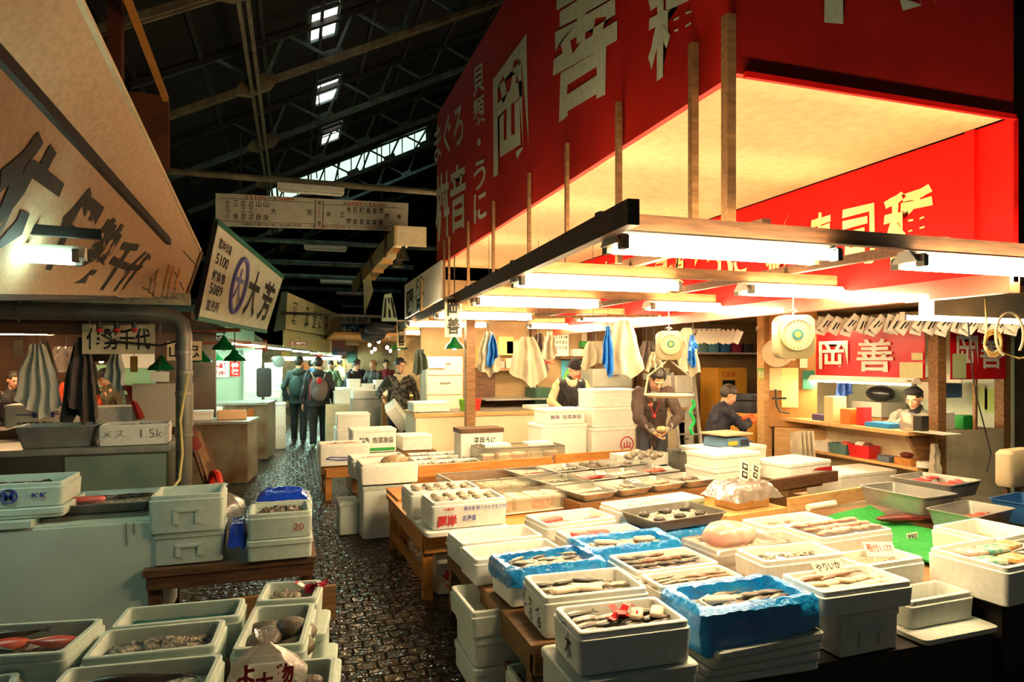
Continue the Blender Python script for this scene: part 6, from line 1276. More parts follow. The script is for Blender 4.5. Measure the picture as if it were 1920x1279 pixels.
for i, (x, y) in enumerate(((.75, 13.2), (1.35, 13.3), (1.0, 14.6))): closed(['white foam box on the stall table behind the steel cabinet', 'white foam box beyond the wooden crate', 'white foam box before the stooping woman in black'][i], x, y, .55, .42, .25, .85, 3)
tag(MB().box(.6, 13.0, 0, 2.15, 15.4, .845).build('stall_counter', cream, smooth=False), 'pale counter along the aisle behind the man in camouflage', 'counter')

# ================================================================ left-hand front group of boxes
def heap_table(x0, y0, x1, y1, z, label): return table(label, x0, y0, x1, y1, z, 0, m=wood_d, rail=.08)
heap_table(-1.95, 2.15, -.02, 3.25, .42, 'dark low table under the foam boxes by the freezer')
foam('LB2', 'foam box of mixed shellfish nearest the freezer corner', -.72, 2.68, .46, .29, .16, .65, -3, foam_s); mound('LB2', 'wet mixed shellfish heaped in the box nearest the freezer corner', .05, .03, mushm, 'shellfish', 6, .02, 'shellfish')
foam('LB1', 'foam box with green liquid behind the shellfish box', -.70, 2.99, .5, .25, .17, .64, -3, foam_s); mound('LB1', 'teal net in the box behind the shellfish box', .05, .005, mat('teal_net', (20, 90, 86), .6, bump=.4, bscale=60), 'net', 4, .004, 'net')
foam('LC', 'foam box of big dark abalone', -.225, 2.60, .275, .46, .17, .65, -7, foam_s)
for i, (x, y, z, rz) in enumerate(((-.04, .1, .11, .3), (.07, .02, .13, -.4), (-.05, -.04, .12, .9), (.06, -.11, .10, .1), (-.03, -.16, .09, .6))):
    c0, r0, w0, d0, h0, o0 = BOXES['LC']; o = bpy.data.objects.new('abalone', FM['abalone'][0]); COL.objects.link(o); o.location = c0 + V((x, y, z)); o.rotation_euler = (U(-.3, .3), U(-.3, .3), rz); o.scale = (1, 1, 1); tag(o, 'large dark abalone in the foam box beside the freezer', 'abalone', 'abalone in the foam box')
foam('LD', 'small foam box of grey clams with a red wrapper, at the aisle edge', -.17, 3.12, .28, .28, .15, .64, -8, foam_s); mound('LD', 'grey clams heaped in the small box at the aisle edge', .04, .02, shellm, 'clams', 3, .02, 'clams')
ribbon('wrapper', 'red plastic wrapper in the corner of the clam box', BOXES['LD'][0] + V((.1, .02, .13)), mat('crimson_wrap', (150, 28, 48), .3), 5, .08, 2, 'wrapper')
closed('foam box under the small box of grey clams', -.16, 3.13, .3, .3, .16, .32, -8, foam_s); closed('foam box on the floor at the bottom of the clam stack', -.13, 3.0, .3, .42, .31, .003, -6, foam_s)
closed('pale foam box on the floor by the abalone box, aisle side', .0, 2.6, .16, .42, .4, .003, -6, foam_s)
foam('LA', 'foam box of red and green fish tilted towards the freezer', -1.36, 2.78, .62, .34, .17, .68, -9, foam_s); mound('LA', 'ice under the red and green fish', .06, .01, ice_m, 'crushed_ice', 8)
catch('LA', 'red', 'red fish in the tilted box by the freezer', 3, .04, rows=1, sc=1.1); catch('LA', 'dark', 'dark green-backed fish in the tilted box by the freezer', 2, .03, rows=2, sc=.7)
foam('LE', 'foam box with one long dark fish, nearest the camera', -.77, 2.32, .52, .33, .16, .65, -5, foam_s); mound('LE', 'ice under the long dark fish', .05, .01, ice_m, 'crushed_ice', 11)
catch('LE', 'dark', 'long dark fish lying on ice nearest the camera', 1, .03, ang=(8, 3), rows=1, sc=1.05)
foam('LF', 'foam box with a tied plastic bag and a green pack, lowest by the aisle', -.21, 2.2, .34, .36, .16, .62, -6, foam_s); mound('LF', 'ice in the box with the tied plastic bag', .07, .01, ice_m, 'crushed_ice', 13)
c0 = BOXES['LF'][0]
o = bag('plastic_bag', 'clear tied plastic bag with red print, on the box lowest by the aisle', c0 + V((-.06, -.02, .1)), .12, .24, bagw, 2.2)
l = MB()
for ch, x, z, a_ in (('よ', -.085, .12, .2), ('大', -.03, .1, 0), ('物', .03, .11, -.2)): write(l, ch, [V((x, -.115 + abs(a_) * .1, z)), V((x + .055, -.115 + abs(a_) * .1, z)), V((x + .055, -.095 + abs(a_) * .1, z + .055)), V((x, -.095 + abs(a_) * .1, z + .055))], off=.016, bold=.04)
l.build('red_print', red_ink, o, smooth=False)
catch('LF', 'abalone', 'dark green pack beside the tied plastic bag', 1, .05, 'green_pack', 'pack', rows=1, region=(.6, .4, 1, 1), sc=.7)
foam('LG', 'foam box in the nearest corner, mostly out of view', -1.34, 2.34, .5, .33, .16, .63, 6, foam_s)
mound('LG', 'ice in the nearest corner box', .06, .01, ice_m, 'crushed_ice', 15)
# dark net hose / stack behind the freezer edge
closed('lower foam box with a grip in the pair beside the freezer', -.80, 4.45, .4, .34, .2, .46, 1, foam_s, handle=True)
foam('LS', 'upper foam box with a grip in the pair beside the freezer', -.82, 4.43, .42, .36, .23, .885, 1, foam_s, handle=True)
closed('lower foam box of the pair with red pen marks at the aisle', -.27, 4.36, .39, .36, .13, .46, 1, foam_s); 
foam('LR', 'upper foam box of scraps with red pen marks at the aisle', -.27, 4.36, .39, .36, .16, .752, 1, foam_s); onface(BOXES['LR'][5], '20', .08, .05, .14, .09, -.182, red_ink, .0)
mound('LR', 'shell scraps in the box with red pen marks', .05, .04, mushm, 'shell_scraps', 21, .03, 'scraps')
foam('LT', 'foam box stuffed with a blue plastic bag, behind the pen-marked pair', -.25, 4.68, .38, .36, .26, .76, 1, foam_s)
drape('blue_bag', 'bright blue plastic bag bulging over the foam box at the aisle', 'bag', BOXES['LT'][0] + V((0, 0, .22)), .34, .32, .08, mat('royal_blue_plastic', (24, 64, 190), .25, bump=.4, bscale=12, spec=.8), 5, 0, .02)
drape('blue_bag', 'blue plastic sheet hanging between the two box pairs', 'plastic sheet', V((-.33, 4.56, .462)), .1, .3, .22, MATS['royal_blue_plastic'], 8, 0, .01)
bag('plastic_bag', 'knotted clear plastic bag of rubbish behind the blue plastic bag', V((-.46, 4.95, .55)), .15, .3, bagw, 6.1)
heap_table(-.84, 4.4, .14, 5.25, .455, 'rough dark timber stand beside the freezer under the paired foam boxes')
tag(MB().box(-.45, 0, 0, .45, .03, .2).build('loose_plank', wood_m, None, (-.2, 4.1, .14), .12, smooth=False), 'loose plank leaning along the rough timber stand', 'plank')
tag(MB().box(-.4, 0, 0, .4, .03, .16).build('loose_plank', wood_l, None, (-.3, 3.98, .003), .1, smooth=False), 'pale loose plank on the floor before the rough stand', 'plank')
# white chest freezer
frz = mat('pale_green_enamel', (206, 214, 200), .45, c2=(192, 202, 188), scale=3, bump=.02, bscale=60)
t = thing('chest_freezer', 'long pale chest freezer beside the aisle stall', 'freezer', (-3.16, 4.48, 0))
MB().box(0, 0, .04, 2.4, .8, .74).build('body', frz, t, smooth=False, bevel=.015); MB().box(1.75, .12, .742, 2.34, .72, .76).build('well_frame', steel_d, t, smooth=False)
MB().box(-.01, -.01, .741, 1.74, .81, .78).build('lid', frz, t, smooth=False)
l = MB(); l.tube([(2.22, -.008, .735), (2.22, -.006, .66), (2.225, -.006, .6)], .0025, 5); l.tube([(2.26, -.008, .735), (2.262, -.006, .66)], .0025, 5); l.build('rust_streak', mat('rust', (110, 92, 40), .8), t)
tray('fz', 'steel tray of pale fish in the freezer top', -1.37, 4.62, .54, .5, .06, .825, 0, steel_d); mound('fz', 'ice in the freezer tray', .04, .01, ice_m, 'crushed_ice', 17)
catch('fz', 'silver', 'pale fish in the freezer tray', 5, .02, ang=(20, 20), rows=1); catch('fz', 'tuna', 'red fish block in the freezer tray', 1, .02, 'fish_block', 'fish', region=(.1, .1, .4, .4))
foam('FB', 'white foam box with a blue round mark standing on the freezer', -1.94, 4.54, .66, .4, .14, .985, 0, foam_s); o = BOXES['FB'][5]
mound('FB', 'dark squid heaped in the box with a blue round mark', .06, .03, darkback, 'squid_heap', 9, .02, 'squid')
l = MB(); l.tube([V((.06, -.203, .07)) + .04 * V((cos(2 * pi * k / 20), 0, sin(2 * pi * k / 20))) for k in range(21)], .004, 5); write(l, 'M', [(.035, -.202, .045), (.085, -.202, .045), (.085, -.202, .095), (.035, -.202, .095)], off=.003); write(l, '鮮鮮', [(.17, -.202, .055), (.25, -.202, .055), (.25, -.202, .085), (.17, -.202, .085)], off=.003); l.build('round_mark', blue_ink, o, smooth=False)
onface(o, '2.6', -.22, .03, -.1, .08, -.203, ink, .0)
closed('flat foam box under the box with a blue round mark', -1.95, 4.52, .68, .44, .06, .783, 0, foam_s)
# ================================================================ people
skin = mat('skin', (214, 158, 124), .5, c2=(224, 172, 140), scale=20, sss=.08)
hair_k = mat('black_hair', (26, 20, 18), .5, c2=(44, 34, 28), scale=60, stretch=(1, 1, .2)); hair_g = mat('greying_hair', (70, 62, 54), .55, c2=(40, 34, 30), scale=60)
eye_w = mat('eye_white', (230, 224, 214), .3); lip_m = mat('lips', (176, 104, 88), .5)
def shell(mb, name, ms, vox, parent, smooth_it=4, wr=0.0, wsc=9.0, seed=0, close_mat=None):
    """fuse overlapping closed pieces into one continuous skin"""
    me = bpy.data.meshes.new(name); me.from_pydata(mb.v, [], mb.f); o = bpy.data.objects.new(name, me); COL.objects.link(o)
    bm = bmesh.new(); bm.from_mesh(me); bmesh.ops.recalc_face_normals(bm, faces=bm.faces); bm.to_mesh(me); bm.free()
    r = o.modifiers.new('r', 'REMESH'); r.mode = 'VOXEL'; r.voxel_size = vox; r.use_smooth_shade = True
    s = o.modifiers.new('s', 'SMOOTH'); s.iterations = smooth_it; s.factor = .5
    bpy.context.view_layer.update()
    m2 = bpy.data.meshes.new_from_object(o.evaluated_get(bpy.context.evaluated_depsgraph_get()))
    o.modifiers.clear(); o.data = m2; bpy.data.meshes.remove(me); m2.name = name
    if wr:
        ns = [v.normal.copy() for v in m2.vertices]
        for v, n in zip(m2.vertices, ns):
            p = v.co; v.co = p + n * wr * (noise.noise(V((p.x * wsc * 1.5 + seed, p.y * wsc * 1.5, p.z * wsc * .5 + p.x * 6))) + .7 * noise.noise(V((p.x * wsc * 2.3, p.y * wsc * 2.3 + seed, p.z * wsc * 1.2 + p.x * 8))))
    m2.materials.clear()
    for m in (ms if isinstance(ms, (list, tuple)) else [ms]): m2.materials.append(m)
    m2.polygons.foreach_set('use_smooth', [True] * len(m2.polygons)); m2.update(); o.parent = parent
    return o
def cap(mb, a, b, ra, rb, seg=12, flat=1.0):
    """rounded tapering limb from a to b"""
    a, b = V(a), V(b); d = b - a
    if d.length < 1e-6: return
    x, y = frame(d); dn = d.normalized(); L = []
    for t in (-.95, -.7, -.3): L.append((a + dn * ra * t, ra * math.sqrt(1 - t * t)))
    L += [(a, ra), (a + d * .5, (ra + rb) / 2), (b, rb)]
    for t in (.3, .7, .95): L.append((b + dn * rb * t, rb * math.sqrt(1 - t * t)))
    mb.loft([[c + x * (r * cos(2 * pi * k / seg)) + y * (r * flat * sin(2 * pi * k / seg)) for k in range(seg)] for c, r in L])
def ik(s, w, l1, l2, pole):
    s, w, pole = V(s), V(w), V(pole); d = w - s; D_ = min(d.length, (l1 + l2) * .995); dn = d.normalized(); w = s + dn * D_
    a = (l1 * l1 - l2 * l2 + D_ * D_) / (2 * D_); h = math.sqrt(max(l1 * l1 - a * a, 0)); q = (pole - dn * pole.dot(dn)).normalized(); return s + dn * a + q * h, w
def hand(mb, w, d, n, side, curl=.35, sc=1.0, seg=8):
    """w wrist, d pointing direction, n palm normal, side +1 puts the thumb along +s"""
    d, n = V(d).normalized(), V(n); n = (n - d * n.dot(d)).normalized(); s = d.cross(n) * side; w = V(w)
    R = Matrix((s, d, n)).transposed(); mb.ell(w + d * .045 * sc, (.042 * sc, .055 * sc, .017 * sc), 12, 9, rot=R); cap(mb, w - d * .02, w + d * .02, .024 * sc, .026 * sc, 10, .8)
    for i, (off, ln) in enumerate(((.030, .068), (.010, .076), (-.010, .07), (-.029, .056))):
        p = w + (d * .085 + s * off) * sc; a = curl * (.8 + .12 * i); dd = d; r = .0088 * sc
        for k in range(3):
            a_ = a * (.5 + .5 * k); dd = (d * cos(a_ * (k + 1)) + n * sin(a_ * (k + 1)) + s * off * .8).normalized(); q = p + dd * ln * sc * (.45, .32, .25)[k]; cap(mb, p, q, r, r * .9, seg); p = q; r *= .9
    p = w + (d * .03 + s * .034) * sc; dd = (d * .6 + s * .75 + n * .35).normalized(); q = p + dd * .036 * sc; cap(mb, p, q, .012 * sc, .0105 * sc, seg); dd = (d * .9 + s * .25 + n * .4).normalized(); cap(mb, q, q + dd * .03 * sc, .0105 * sc, .0085 * sc, seg)
def person(label, loc, rz, h=1.7, lean=0, twist=0, head=(0, 0), wl=None, wr_=None, palms=(None, None), curl=(.4, .4), legs=None, seat=None, jacket=None, trousers=None, shoes=None, hair=hair_k, hat=None, vox=.009, sleeve=1.0, vest=None, scarf=None, glasses=False, hood=None, apron=None, group=None, hairlen=0, fat=1.0, elbow=((-.6, .5, -.3), (.6, .5, -.3)), face=True, jm2=None):
    """built facing its own -Y; hands given as wrist positions"""
    t = thing('person', label, 'person', loc, rz, group); s = h / 1.7
    pz = (seat or .90 * s); pel = V((0, 0, pz)); RL = Matrix.Rotation(math.radians(lean), 3, 'X'); RT = Matrix.Rotation(math.radians(twist), 3, 'Z')
    B = lambda x, y, z: pel + RL @ (RT @ V((x * s, y * s, z * s)))
    nk = B(0, .0, .53); sh = {-1: B(-.175 * fat ** .5, 0, .47), 1: B(.175 * fat ** .5, 0, .47)}
    RH = RT @ Matrix.Rotation(math.radians(head[1]), 3, 'Z') @ Matrix.Rotation(math.radians(lean * .55 + head[0]), 3, 'X'); hb = nk + (RL @ V((0, .01, 0))) ; H = lambda x, y, z: hb + RH @ V((x * s, (y - .02) * s, (z + .155) * s))
    b = MB(); hs = s
    # torso, neck
    b.ell(B(0, 0, .02), (.155 * s * fat, .105 * s * fat, .13 * s), 16, 11, rot=RL); b.ell(B(0, .0, .2), (.135 * s * fat, .1 * s * fat, .17 * s), 16, 11, rot=RL); b.ell(B(0, .0, .38), (.165 * s * fat, .105 * s, .15 * s), 16, 11, rot=RL)
    cap(b, B(-.12, 0, .46), B(.12, 0, .46), .062 * s, .062 * s); cap(b, B(0, .01, .46), H(0, .015, -.07), .058 * s, .052 * s)
    # head
    b.ell(H(0, .012, .03), (.074 * s, .094 * s, .092 * s), 20, 14, rot=RH); b.ell(H(0, -.022, -.035), (.058 * s, .066 * s, .078 * s), 18, 12, rot=RH); b.ell(H(0, -.062, -.092), (.026 * s, .022 * s, .02 * s), 10, 8, rot=RH)
    b.ell(H(0, -.074, .022), (.052 * s, .018 * s, .014 * s), 12, 8, rot=RH)
    cap(b, H(0, -.084, .012), H(0, -.102, -.028), .008 * s, .0135 * s, 8); 
    for q in (-1, 1):
        b.ell(H(q * .012, -.092, -.03), (.009 * s, .01 * s, .008 * s), 8, 6, rot=RH); b.ell(H(q * .04, -.066, -.02), (.02 * s, .018 * s, .018 * s), 8, 6, rot=RH); b.ell(H(q * .077, .012, -.01), (.009 * s, .02 * s, .032 * s), 8, 7, rot=RH)
    b.ell(H(0, -.084, -.058), (.022 * s, .010 * s, .007 * s), 10, 6, rot=RH); b.ell(H(0, -.081, -.071), (.018 * s, .010 * s, .007 * s), 10, 6, rot=RH)
    jk = MB(); up = .285 * s; fo = .255 * s; wrists = {}
    for q, w0, pn, cu, el in ((-1, wl, palms[0], curl[0], elbow[0]), (1, wr_, palms[1], curl[1], elbow[1])):
        w0 = V(w0) if w0 is not None else V((q * .24 * s, -.03 * s, .87 * s)); e, w0 = ik(sh[q], w0, up, fo, el); d = (w0 - e).normalized(); wrists[q] = (w0, d)
        cap(b, sh[q], e, .046 * s, .037 * s); cap(b, e, w0, .038 * s, .025 * s); hand(b, w0 + d * .01, d, pn or V((-q, -.2, .1)), -q if (pn is None) else q * -1, cu, s)
        if sleeve > 0:
            f = max(0, sleeve); cap(jk, sh[q], e, .068 * s, .057 * s); cap(jk, e, e.lerp(w0, min(f, .97)), .056 * s, .043 * s)
    hips = {-1: V((-.09 * s, 0, pz)), 1: V((.09 * s, 0, pz))}; tr = MB(); so = MB()
    for q in (-1, 1):
        if seat: k, a = V((q * .12 * s, -.42 * s, seat + .02)), V((q * .12 * s, -.4 * s, .09 * s))
        else:
            dx, dy, lift = (legs or {}).get(q, (0, 0, 0)); a = V((q * (.1 * s) + dx, dy, .085 * s + lift)); k, a = ik(hips[q], a, .42 * s, .40 * s, (0, -1, 0))
        cap(b, hips[q], k, .08 * s * fat, .055 * s); cap(b, k, a, .054 * s, .037 * s); cap(b, a - V((0, 0, .03 * s)), a + V((0, -.14 * s, -.05 * s)), .038 * s, .03 * s)
        cap(tr, hips[q] + V((0, 0, .02)), k, .105 * s * fat, .076 * s); cap(tr, k, a + V((0, 0, .01)), .076 * s, .062 * s)
        cap(so, a + V((0, .035 * s, -.045 * s)), a + V((0, -.15 * s, -.048 * s)), .042 * s, .04 * s, 12); cap(so, a + V((0, 0.01, -.03)), a + V((0, 0, .03)), .045 * s, .045 * s)
    tr.ell(B(0, .0, -.0), (.175 * s * fat, .125 * s * fat, .13 * s), 16, 11, rot=RL)
    body = shell(b, 'body', [skin, lip_m], vox, t, 2)
    # lips coloured on the face
    if face:
        c = H(0, -.094, -.0645); 
        for p in body.data.polygons:
            q = RH.transposed() @ (V(p.center) - c)
            if abs(q.x) < .024 * s and abs(q.z) < .0105 * s and abs(q.y) < .02: p.material_index = 1
        for q in (-1, 1):
            b2 = MB().ell(H(q * .031, -.078, .0), (.0125 * s, .008 * s, .0058 * s), 10, 7, rot=RH); b2.ell(H(q * .031, -.0835, .0), (.0052 * s, .0035 * s, .0052 * s), 8, 6, 1, rot=RH); b2.build('eye', [eye_w, black], t)
            b3 = MB(); b3.tube([H(q * .014, -.094, .02), H(q * .032, -.093, .026), H(q * .05, -.08, .021)], [.003 * s, .0042 * s, .002 * s], 6); b3.build('eyebrow', hair, t)
    # jacket
    jk.loft([[B(a * fat * cos(2 * pi * k / 20), c * fat * sin(2 * pi * k / 20), z) for k in range(20)] for z, a, c in ((-.13, .17, .118), (-.12, .186, .132), (.0, .18, .13), (.12, .176, .13), (.28, .188, .134), (.4, .196, .13), (.47, .17, .1), (.51, .12, .08))])
    cap(jk, B(-.14, 0, .455), B(.14, 0, .455), .075 * s, .075 * s); cap(jk, B(0, .01, .46), B(0, .012, .545), .078 * s, .068 * s)
    if jacket:
        j = shell(jk, 'jacket', [jacket] + ([jm2] if jm2 else []), .012, t, 2, .02, 11, len(label)); j['label'] = 'jacket or top'
        if jm2:      # sleeves of another cloth
            for p in j.data.polygons:
                q = RT.transposed() @ RL.transposed() @ (V(p.center) - pel)
                if abs(q.x) > .19 * s or (RL.transposed() @ (V(p.center) - sh[1 if q.x > 0 else -1])).length < .06: p.material_index = 1
    if trousers: shell(tr, 'trousers', trousers, .014, t, 2, .008, 8, 3)
    if shoes: shell(so, 'shoes', shoes, .012, t, 2)
    # hair: a shell over the skull cut at the hairline
    def hf(p):
        q = p.copy(); f = 1.0; fr = -q.y / (.094 * s)
        line = .42 if fr > .35 else (-.3 if fr > -.25 else -.95 - hairlen)
        if abs(q.x) > .05 * s and fr > .05: line = -.1 - hairlen
        k_ = min(1, max(0, (q.z / (.1 * s) - line + .12) / .3)); k_ = k_ * k_ * (3 - 2 * k_)
        return q * (.84 + k_ * (.2 + .09 * noise.noise(V((q.x * 60, q.y * 60, q.z * 40)))))
    if hair and hat != 'beanie': MB().ell(H(0, .014, .036), (.083 * s, .104 * s, .103 * s), 40, 30, rot=RH, fn=hf).build('hair', hair, t, angle=80)
    if hat == 'beanie':
        MB().ell(H(0, .014, .055), (.088 * s, .106 * s, .122 * s), 24, 16, rot=RH, fn=lambda p: p if p.z > -.03 * s else V((p.x, p.y, -.03 * s)) * .93).build('knit_hat', mat('black_knit', (24, 20, 20), .9), t)
    if hat == 'cap':
        MB().ell(H(0, .012, .055), (.086 * s, .104 * s, .085 * s), 24, 16, rot=RH, fn=lambda p: p if p.z > -.02 * s else V((p.x, p.y, -.02 * s)) * .95).build('cap_crown', mat('dark_cap', (40, 38, 36), .8), t)
        MB().ell(H(0, -.1, .045), (.066 * s, .06 * s, .008 * s), 18, 8, rot=RH @ Matrix.Rotation(.15, 3, 'X')).build('cap_visor', MATS['dark_cap'], t)
    if glasses:
        g = MB()
        for q in (-1, 1):
            g.tube([H(q * .033 + .023 * cos(2 * pi * k / 16) * s, -.1, .0 + .017 * sin(2 * pi * k / 16)) for k in range(17)], .0016, 5); g.tube([H(q * .056, -.098, .004), H(q * .078, .0, .006)], .0016, 5)
        g.tube([H(-.01, -.102, .002), H(.01, -.102, .002)], .0016, 5); g.build('glasses', steel_d, t)
    if scarf: 
        k = MB(); 
        for j_ in range(2): k.lathe([(.045 * s, -.03 * s), (.085 * s, -.028 * s), (.092 * s, 0), (.08 * s, .03 * s), (.05 * s, .032 * s)], nk + V((0, -.01 * s, -.005 - .035 * j_)), 20, axis=RL @ V((0, -.25, 1)))
        shell(k, 'neck_warmer', scarf, .01, t, 3, .006, 16)
    if hood: shell(MB().ell(B(0, .07, .5), (.13 * s, .085 * s, .075 * s), 16, 10), 'hood', hood, .012, t, 3, .006, 12)
    return t, B, H, wrists
drab = mat('brown_work_jacket', (58, 42, 36), .75, c2=(72, 54, 46), scale=6, bump=.15, bscale=40); blk = mat('black_jacket', (26, 26, 30), .7, c2=(36, 36, 40), scale=6, bump=.1, bscale=40); navy = mat('navy_workwear', (26, 28, 44), .75, c2=(36, 38, 56), scale=6)
camo = mat('camouflage_cloth', (34, 34, 34), .75, c2=(104, 100, 94), scale=16, ramp=(.46, .54)); teal_j = mat('dark_green_jacket', (36, 52, 46), .75, c2=(26, 38, 36), scale=6); trous = mat('black_trousers', (22, 22, 26), .75); olive = mat('olive_jacket', (74, 70, 50), .75, c2=(90, 84, 62), scale=6)
orange = mat('orange_jacket', (176, 60, 24), .75, c2=(196, 74, 32), scale=4); beige = mat('beige_shirt', (206, 178, 138), .8, c2=(220, 194, 156), scale=6); graym = mat('grey_shirt', (120, 116, 108), .8); knit = mat('knit_neck_warmer', (216, 200, 172), .9, c2=(186, 168, 138), scale=40); denim = mat('dark_apron_cloth', (40, 40, 48), .6)
shoe_b = mat('bright_sport_shoe', (40, 150, 190), .5, c2=(190, 200, 60), scale=14); shoe_d = mat('dark_shoe', (40, 38, 40), .5)
face_to = lambda p, q: math.atan2(q.x - p.x, -(q.y - p.y))        # turns -Y towards q
# man in brown, head bowed over what he holds
pb = D(1222, 760, 7.42); pb.z = 0
t, B, H, wr = person('person in a brown work jacket standing with head bowed, handling a shell over the trays', pb, -TH - .1, 1.7, lean=20, head=(34, 12), wl=(-.02, -.42, .94), wr_=(.11, -.40, .96), palms=(V((.5, 0, .8)), V((-.5, 0, .8))), curl=(.5, .6), jacket=drab, trousers=denim, shoes=shoe_d, vox=.0065, fat=.86, sleeve=.72, elbow=((-1, .4, -.4), (1, .4, -.4)))
k = MB(); k.ell(B(0, -.11, .48), (.05, .02, .06), 10, 8); k.build('grey_collar', graym, t)
k = MB(); k.tube([B(0, -.128, .45), B(0, -.15, .3), B(0, -.152, .1), B(0, -.142, -.1)], .006, 5); k.tube([B(-.13, -.118, .33), B(-.05, -.14, .33)], .006, 5); k.tube([B(.05, -.14, .33), B(.13, -.118, .33)], .006, 5); k.build('jacket_seam', black, t)
k = MB()
for q in (-1, 1): k.sheet(lambda u, v: B(q * (.02 + .07 * u), -.075 - .06 * (1 - u) - .012 * v, .5 - .09 * v * (1 - .4 * u)), 5, 4, .01)
k.build('lapel', drab, t)
k = MB(); k.tube([B(-.06, -.1, .5), B(-.035, -.15, .36), B(0, -.165, .28)], .004, 5); k.tube([B(.06, -.1, .5), B(.035, -.15, .36), B(0, -.165, .28)], .004, 5); k.build('lanyard', red_ink, t); MB().ell(B(0, -.17, .27), (.02, .012, .024), 10, 7).build('whistle', red_ink, t)
for q in (-1, 1): w0, d = wr[q]; k = MB(); cap(k, w0 - d * .09, w0 - d * .01, .037, .031); shell(k, 'sleeve_cuff', graym, .008, t, 2)
hp = t.matrix_world if False else None
Rz = Matrix.Rotation(t.rotation_euler.z, 3, 'Z'); hc = pb + Rz @ V((.05, -.5, .98))
tag(MB().ell((0, 0, 0), (.055, .07, .035), 14, 9, fn=lambda p: p * (1 + .15 * noise.noise(p * 40))).build('shell', mat('held_shell', (206, 186, 140), .5, c2=(120, 110, 76), scale=30), None, hc), 'pale shell held by the man in the brown jacket', 'shell')
# man in black knit hat
p = D(1066, 760, 9.9); p.z = 0
t, B, H, wr = person('person in a black knit hat and black vest leaning over the cutting board', p, -TH + .15, 1.72, lean=20, head=(12, 20), wl=(-.2, -.4, 1.0), wr_=(.28, -.48, 1.04), jacket=blk, jm2=beige, trousers=trous, shoes=shoe_d, hat='beanie', vox=.009, scarf=knit, sleeve=.95)
# seated man in navy
p = D(1335, 790, 8.3); p.z = 0
t, B, H, wr = person('person in navy workwear sitting sideways reaching to the yellow drum', p, pi / 2 - .25, 1.68, lean=16, head=(14, 0), wl=(.02, -.5, .93), wr_=(.14, -.48, .95), jacket=navy, trousers=denim, shoes=shoe_d, hair=hair_g, vox=.009, seat=.62)
k = MB(); cap(k, wr[1][0], wr[1][0] + wr[1][1] * .09, .05, .05); shell(k, 'orange_glove', mat('orange_rubber', (224, 96, 40), .5), .01, t); k = MB(); cap(k, wr[-1][0], wr[-1][0] + wr[-1][1] * .09, .05, .05); shell(k, 'orange_glove', MATS['orange_rubber'], .01, t)
q = p + V((-.05, .02, 0)); t2 = thing('stool', 'low stool under the seated man in navy', 'stool', (p.x, p.y, .0)); MB().rloft([(.17, .17, .46, .03), (.18, .18, .48, .03), (.18, .18, .5, .03)]).build('seat', wood_m, t2)
for i in (-1, 1):
    for j in (-1, 1): MB().bar((i * .13, j * .13, 0), (i * .12, j * .12, .46), .04, .04).build('leg', wood_m, t2, smooth=False)
# man with glasses in the booth
p = D(1722, 740, 7.6)
t, B, H, wr = person('person with glasses and a dark flat hat sitting in the booth, looking down', (p.x, p.y, 0), -1.25, 1.68, lean=6, head=(14, 0), wl=(-.1, -.34, .99), wr_=(.12, -.34, .99), jacket=graym, trousers=trous, shoes=shoe_d, hair=hair_k, vox=.007, seat=.6, glasses=True)
k = MB(); k.ell(H(0, .0, .082), (.1, .118, .048), 20, 10); shell(k, 'flat_hat', mat('black_felt', (26, 24, 26), .9), .01, t, 3); k = MB(); cap(k, B(0, 0, .5), B(0, -.01, .57), .075, .066); shell(k, 'roll_neck', trous, .01, t)
t2 = thing('stool', 'stool under the man with glasses in the booth', 'stool', (p.x, p.y, 0)); MB().rloft([(.17, .17, .44, .03), (.18, .18, .46, .03), (.18, .18, .48, .03)]).build('seat', wood_m, t2)
for i in (-1, 1):
    for j in (-1, 1): MB().bar((i * .13, j * .13, 0), (i * .12, j * .12, .44), .04, .04).build('leg', wood_m, t2, smooth=False)
# man in camouflage with a tilted box
p = D(747, 760, 11.2); p.z = 0
t, B, H, wr = person('person in a camouflage top and knit neck warmer tipping a white foam box', p, -TH + .35, 1.72, lean=4, head=(8, 25), wl=(-.24, -.2, .98), wr_=(.34, -.14, .86), jacket=camo, trousers=trous, shoes=shoe_d, vox=.008, scarf=knit, sleeve=.55, curl=(.7, .3))
p2 = D(736, 786, 10.75); t2 = closed('white foam box held tilted by the man in camouflage', 0, 0, .46, .34, .2, 0); t2.location = p2; t2.rotation_euler = (.5, .9, .35)
# the two walking away
p = D(597, 838, 13.0); p.z = 0; ap = V((-2.6, 60, 0))
t, B, H, wr = person('person walking away in black with a grey and red backpack and a plastic bag', p, pi, 1.74, lean=2, jacket=blk, trousers=trous, shoes=shoe_b, vox=.01, hood=blk, legs={-1: (0, -.1, 0), 1: (0, .12, 0)}, fat=1.15, face=False, wl=(-.3, -.05, .82), wr_=(.3, -.02, .8))
bp = mat('grey_backpack', (92, 78, 72), .7, c2=(80, 66, 62), scale=6); k = MB(); k.ell(B(0, .2, .2), (.17, .1, .25), 18, 12); k.ell(B(0, .25, .12), (.13, .08, .15), 14, 10); bo = shell(k, 'backpack', bp, .012, t, 3)
MB().ell(B(0, .27, .36), (.05, .05, .07), 10, 8).build('red_loop', red_ink, bo); MB().tube([B(.15, .24, .0), B(.17, .2, .2), B(.13, .2, .4)], .008, 6).build('red_piping', red_ink, bo)
strap = MB()
for q in (-1, 1): strap.tube([B(q * .07, .18, .36), B(q * .11, .16, .47), B(q * .13, .04, .53), B(q * .13, -.1, .47), B(q * .14, -.14, .3)], .018, 8)
strap.build('shoulder_strap', mat('grey_strap', (140, 132, 120), .7), bo)
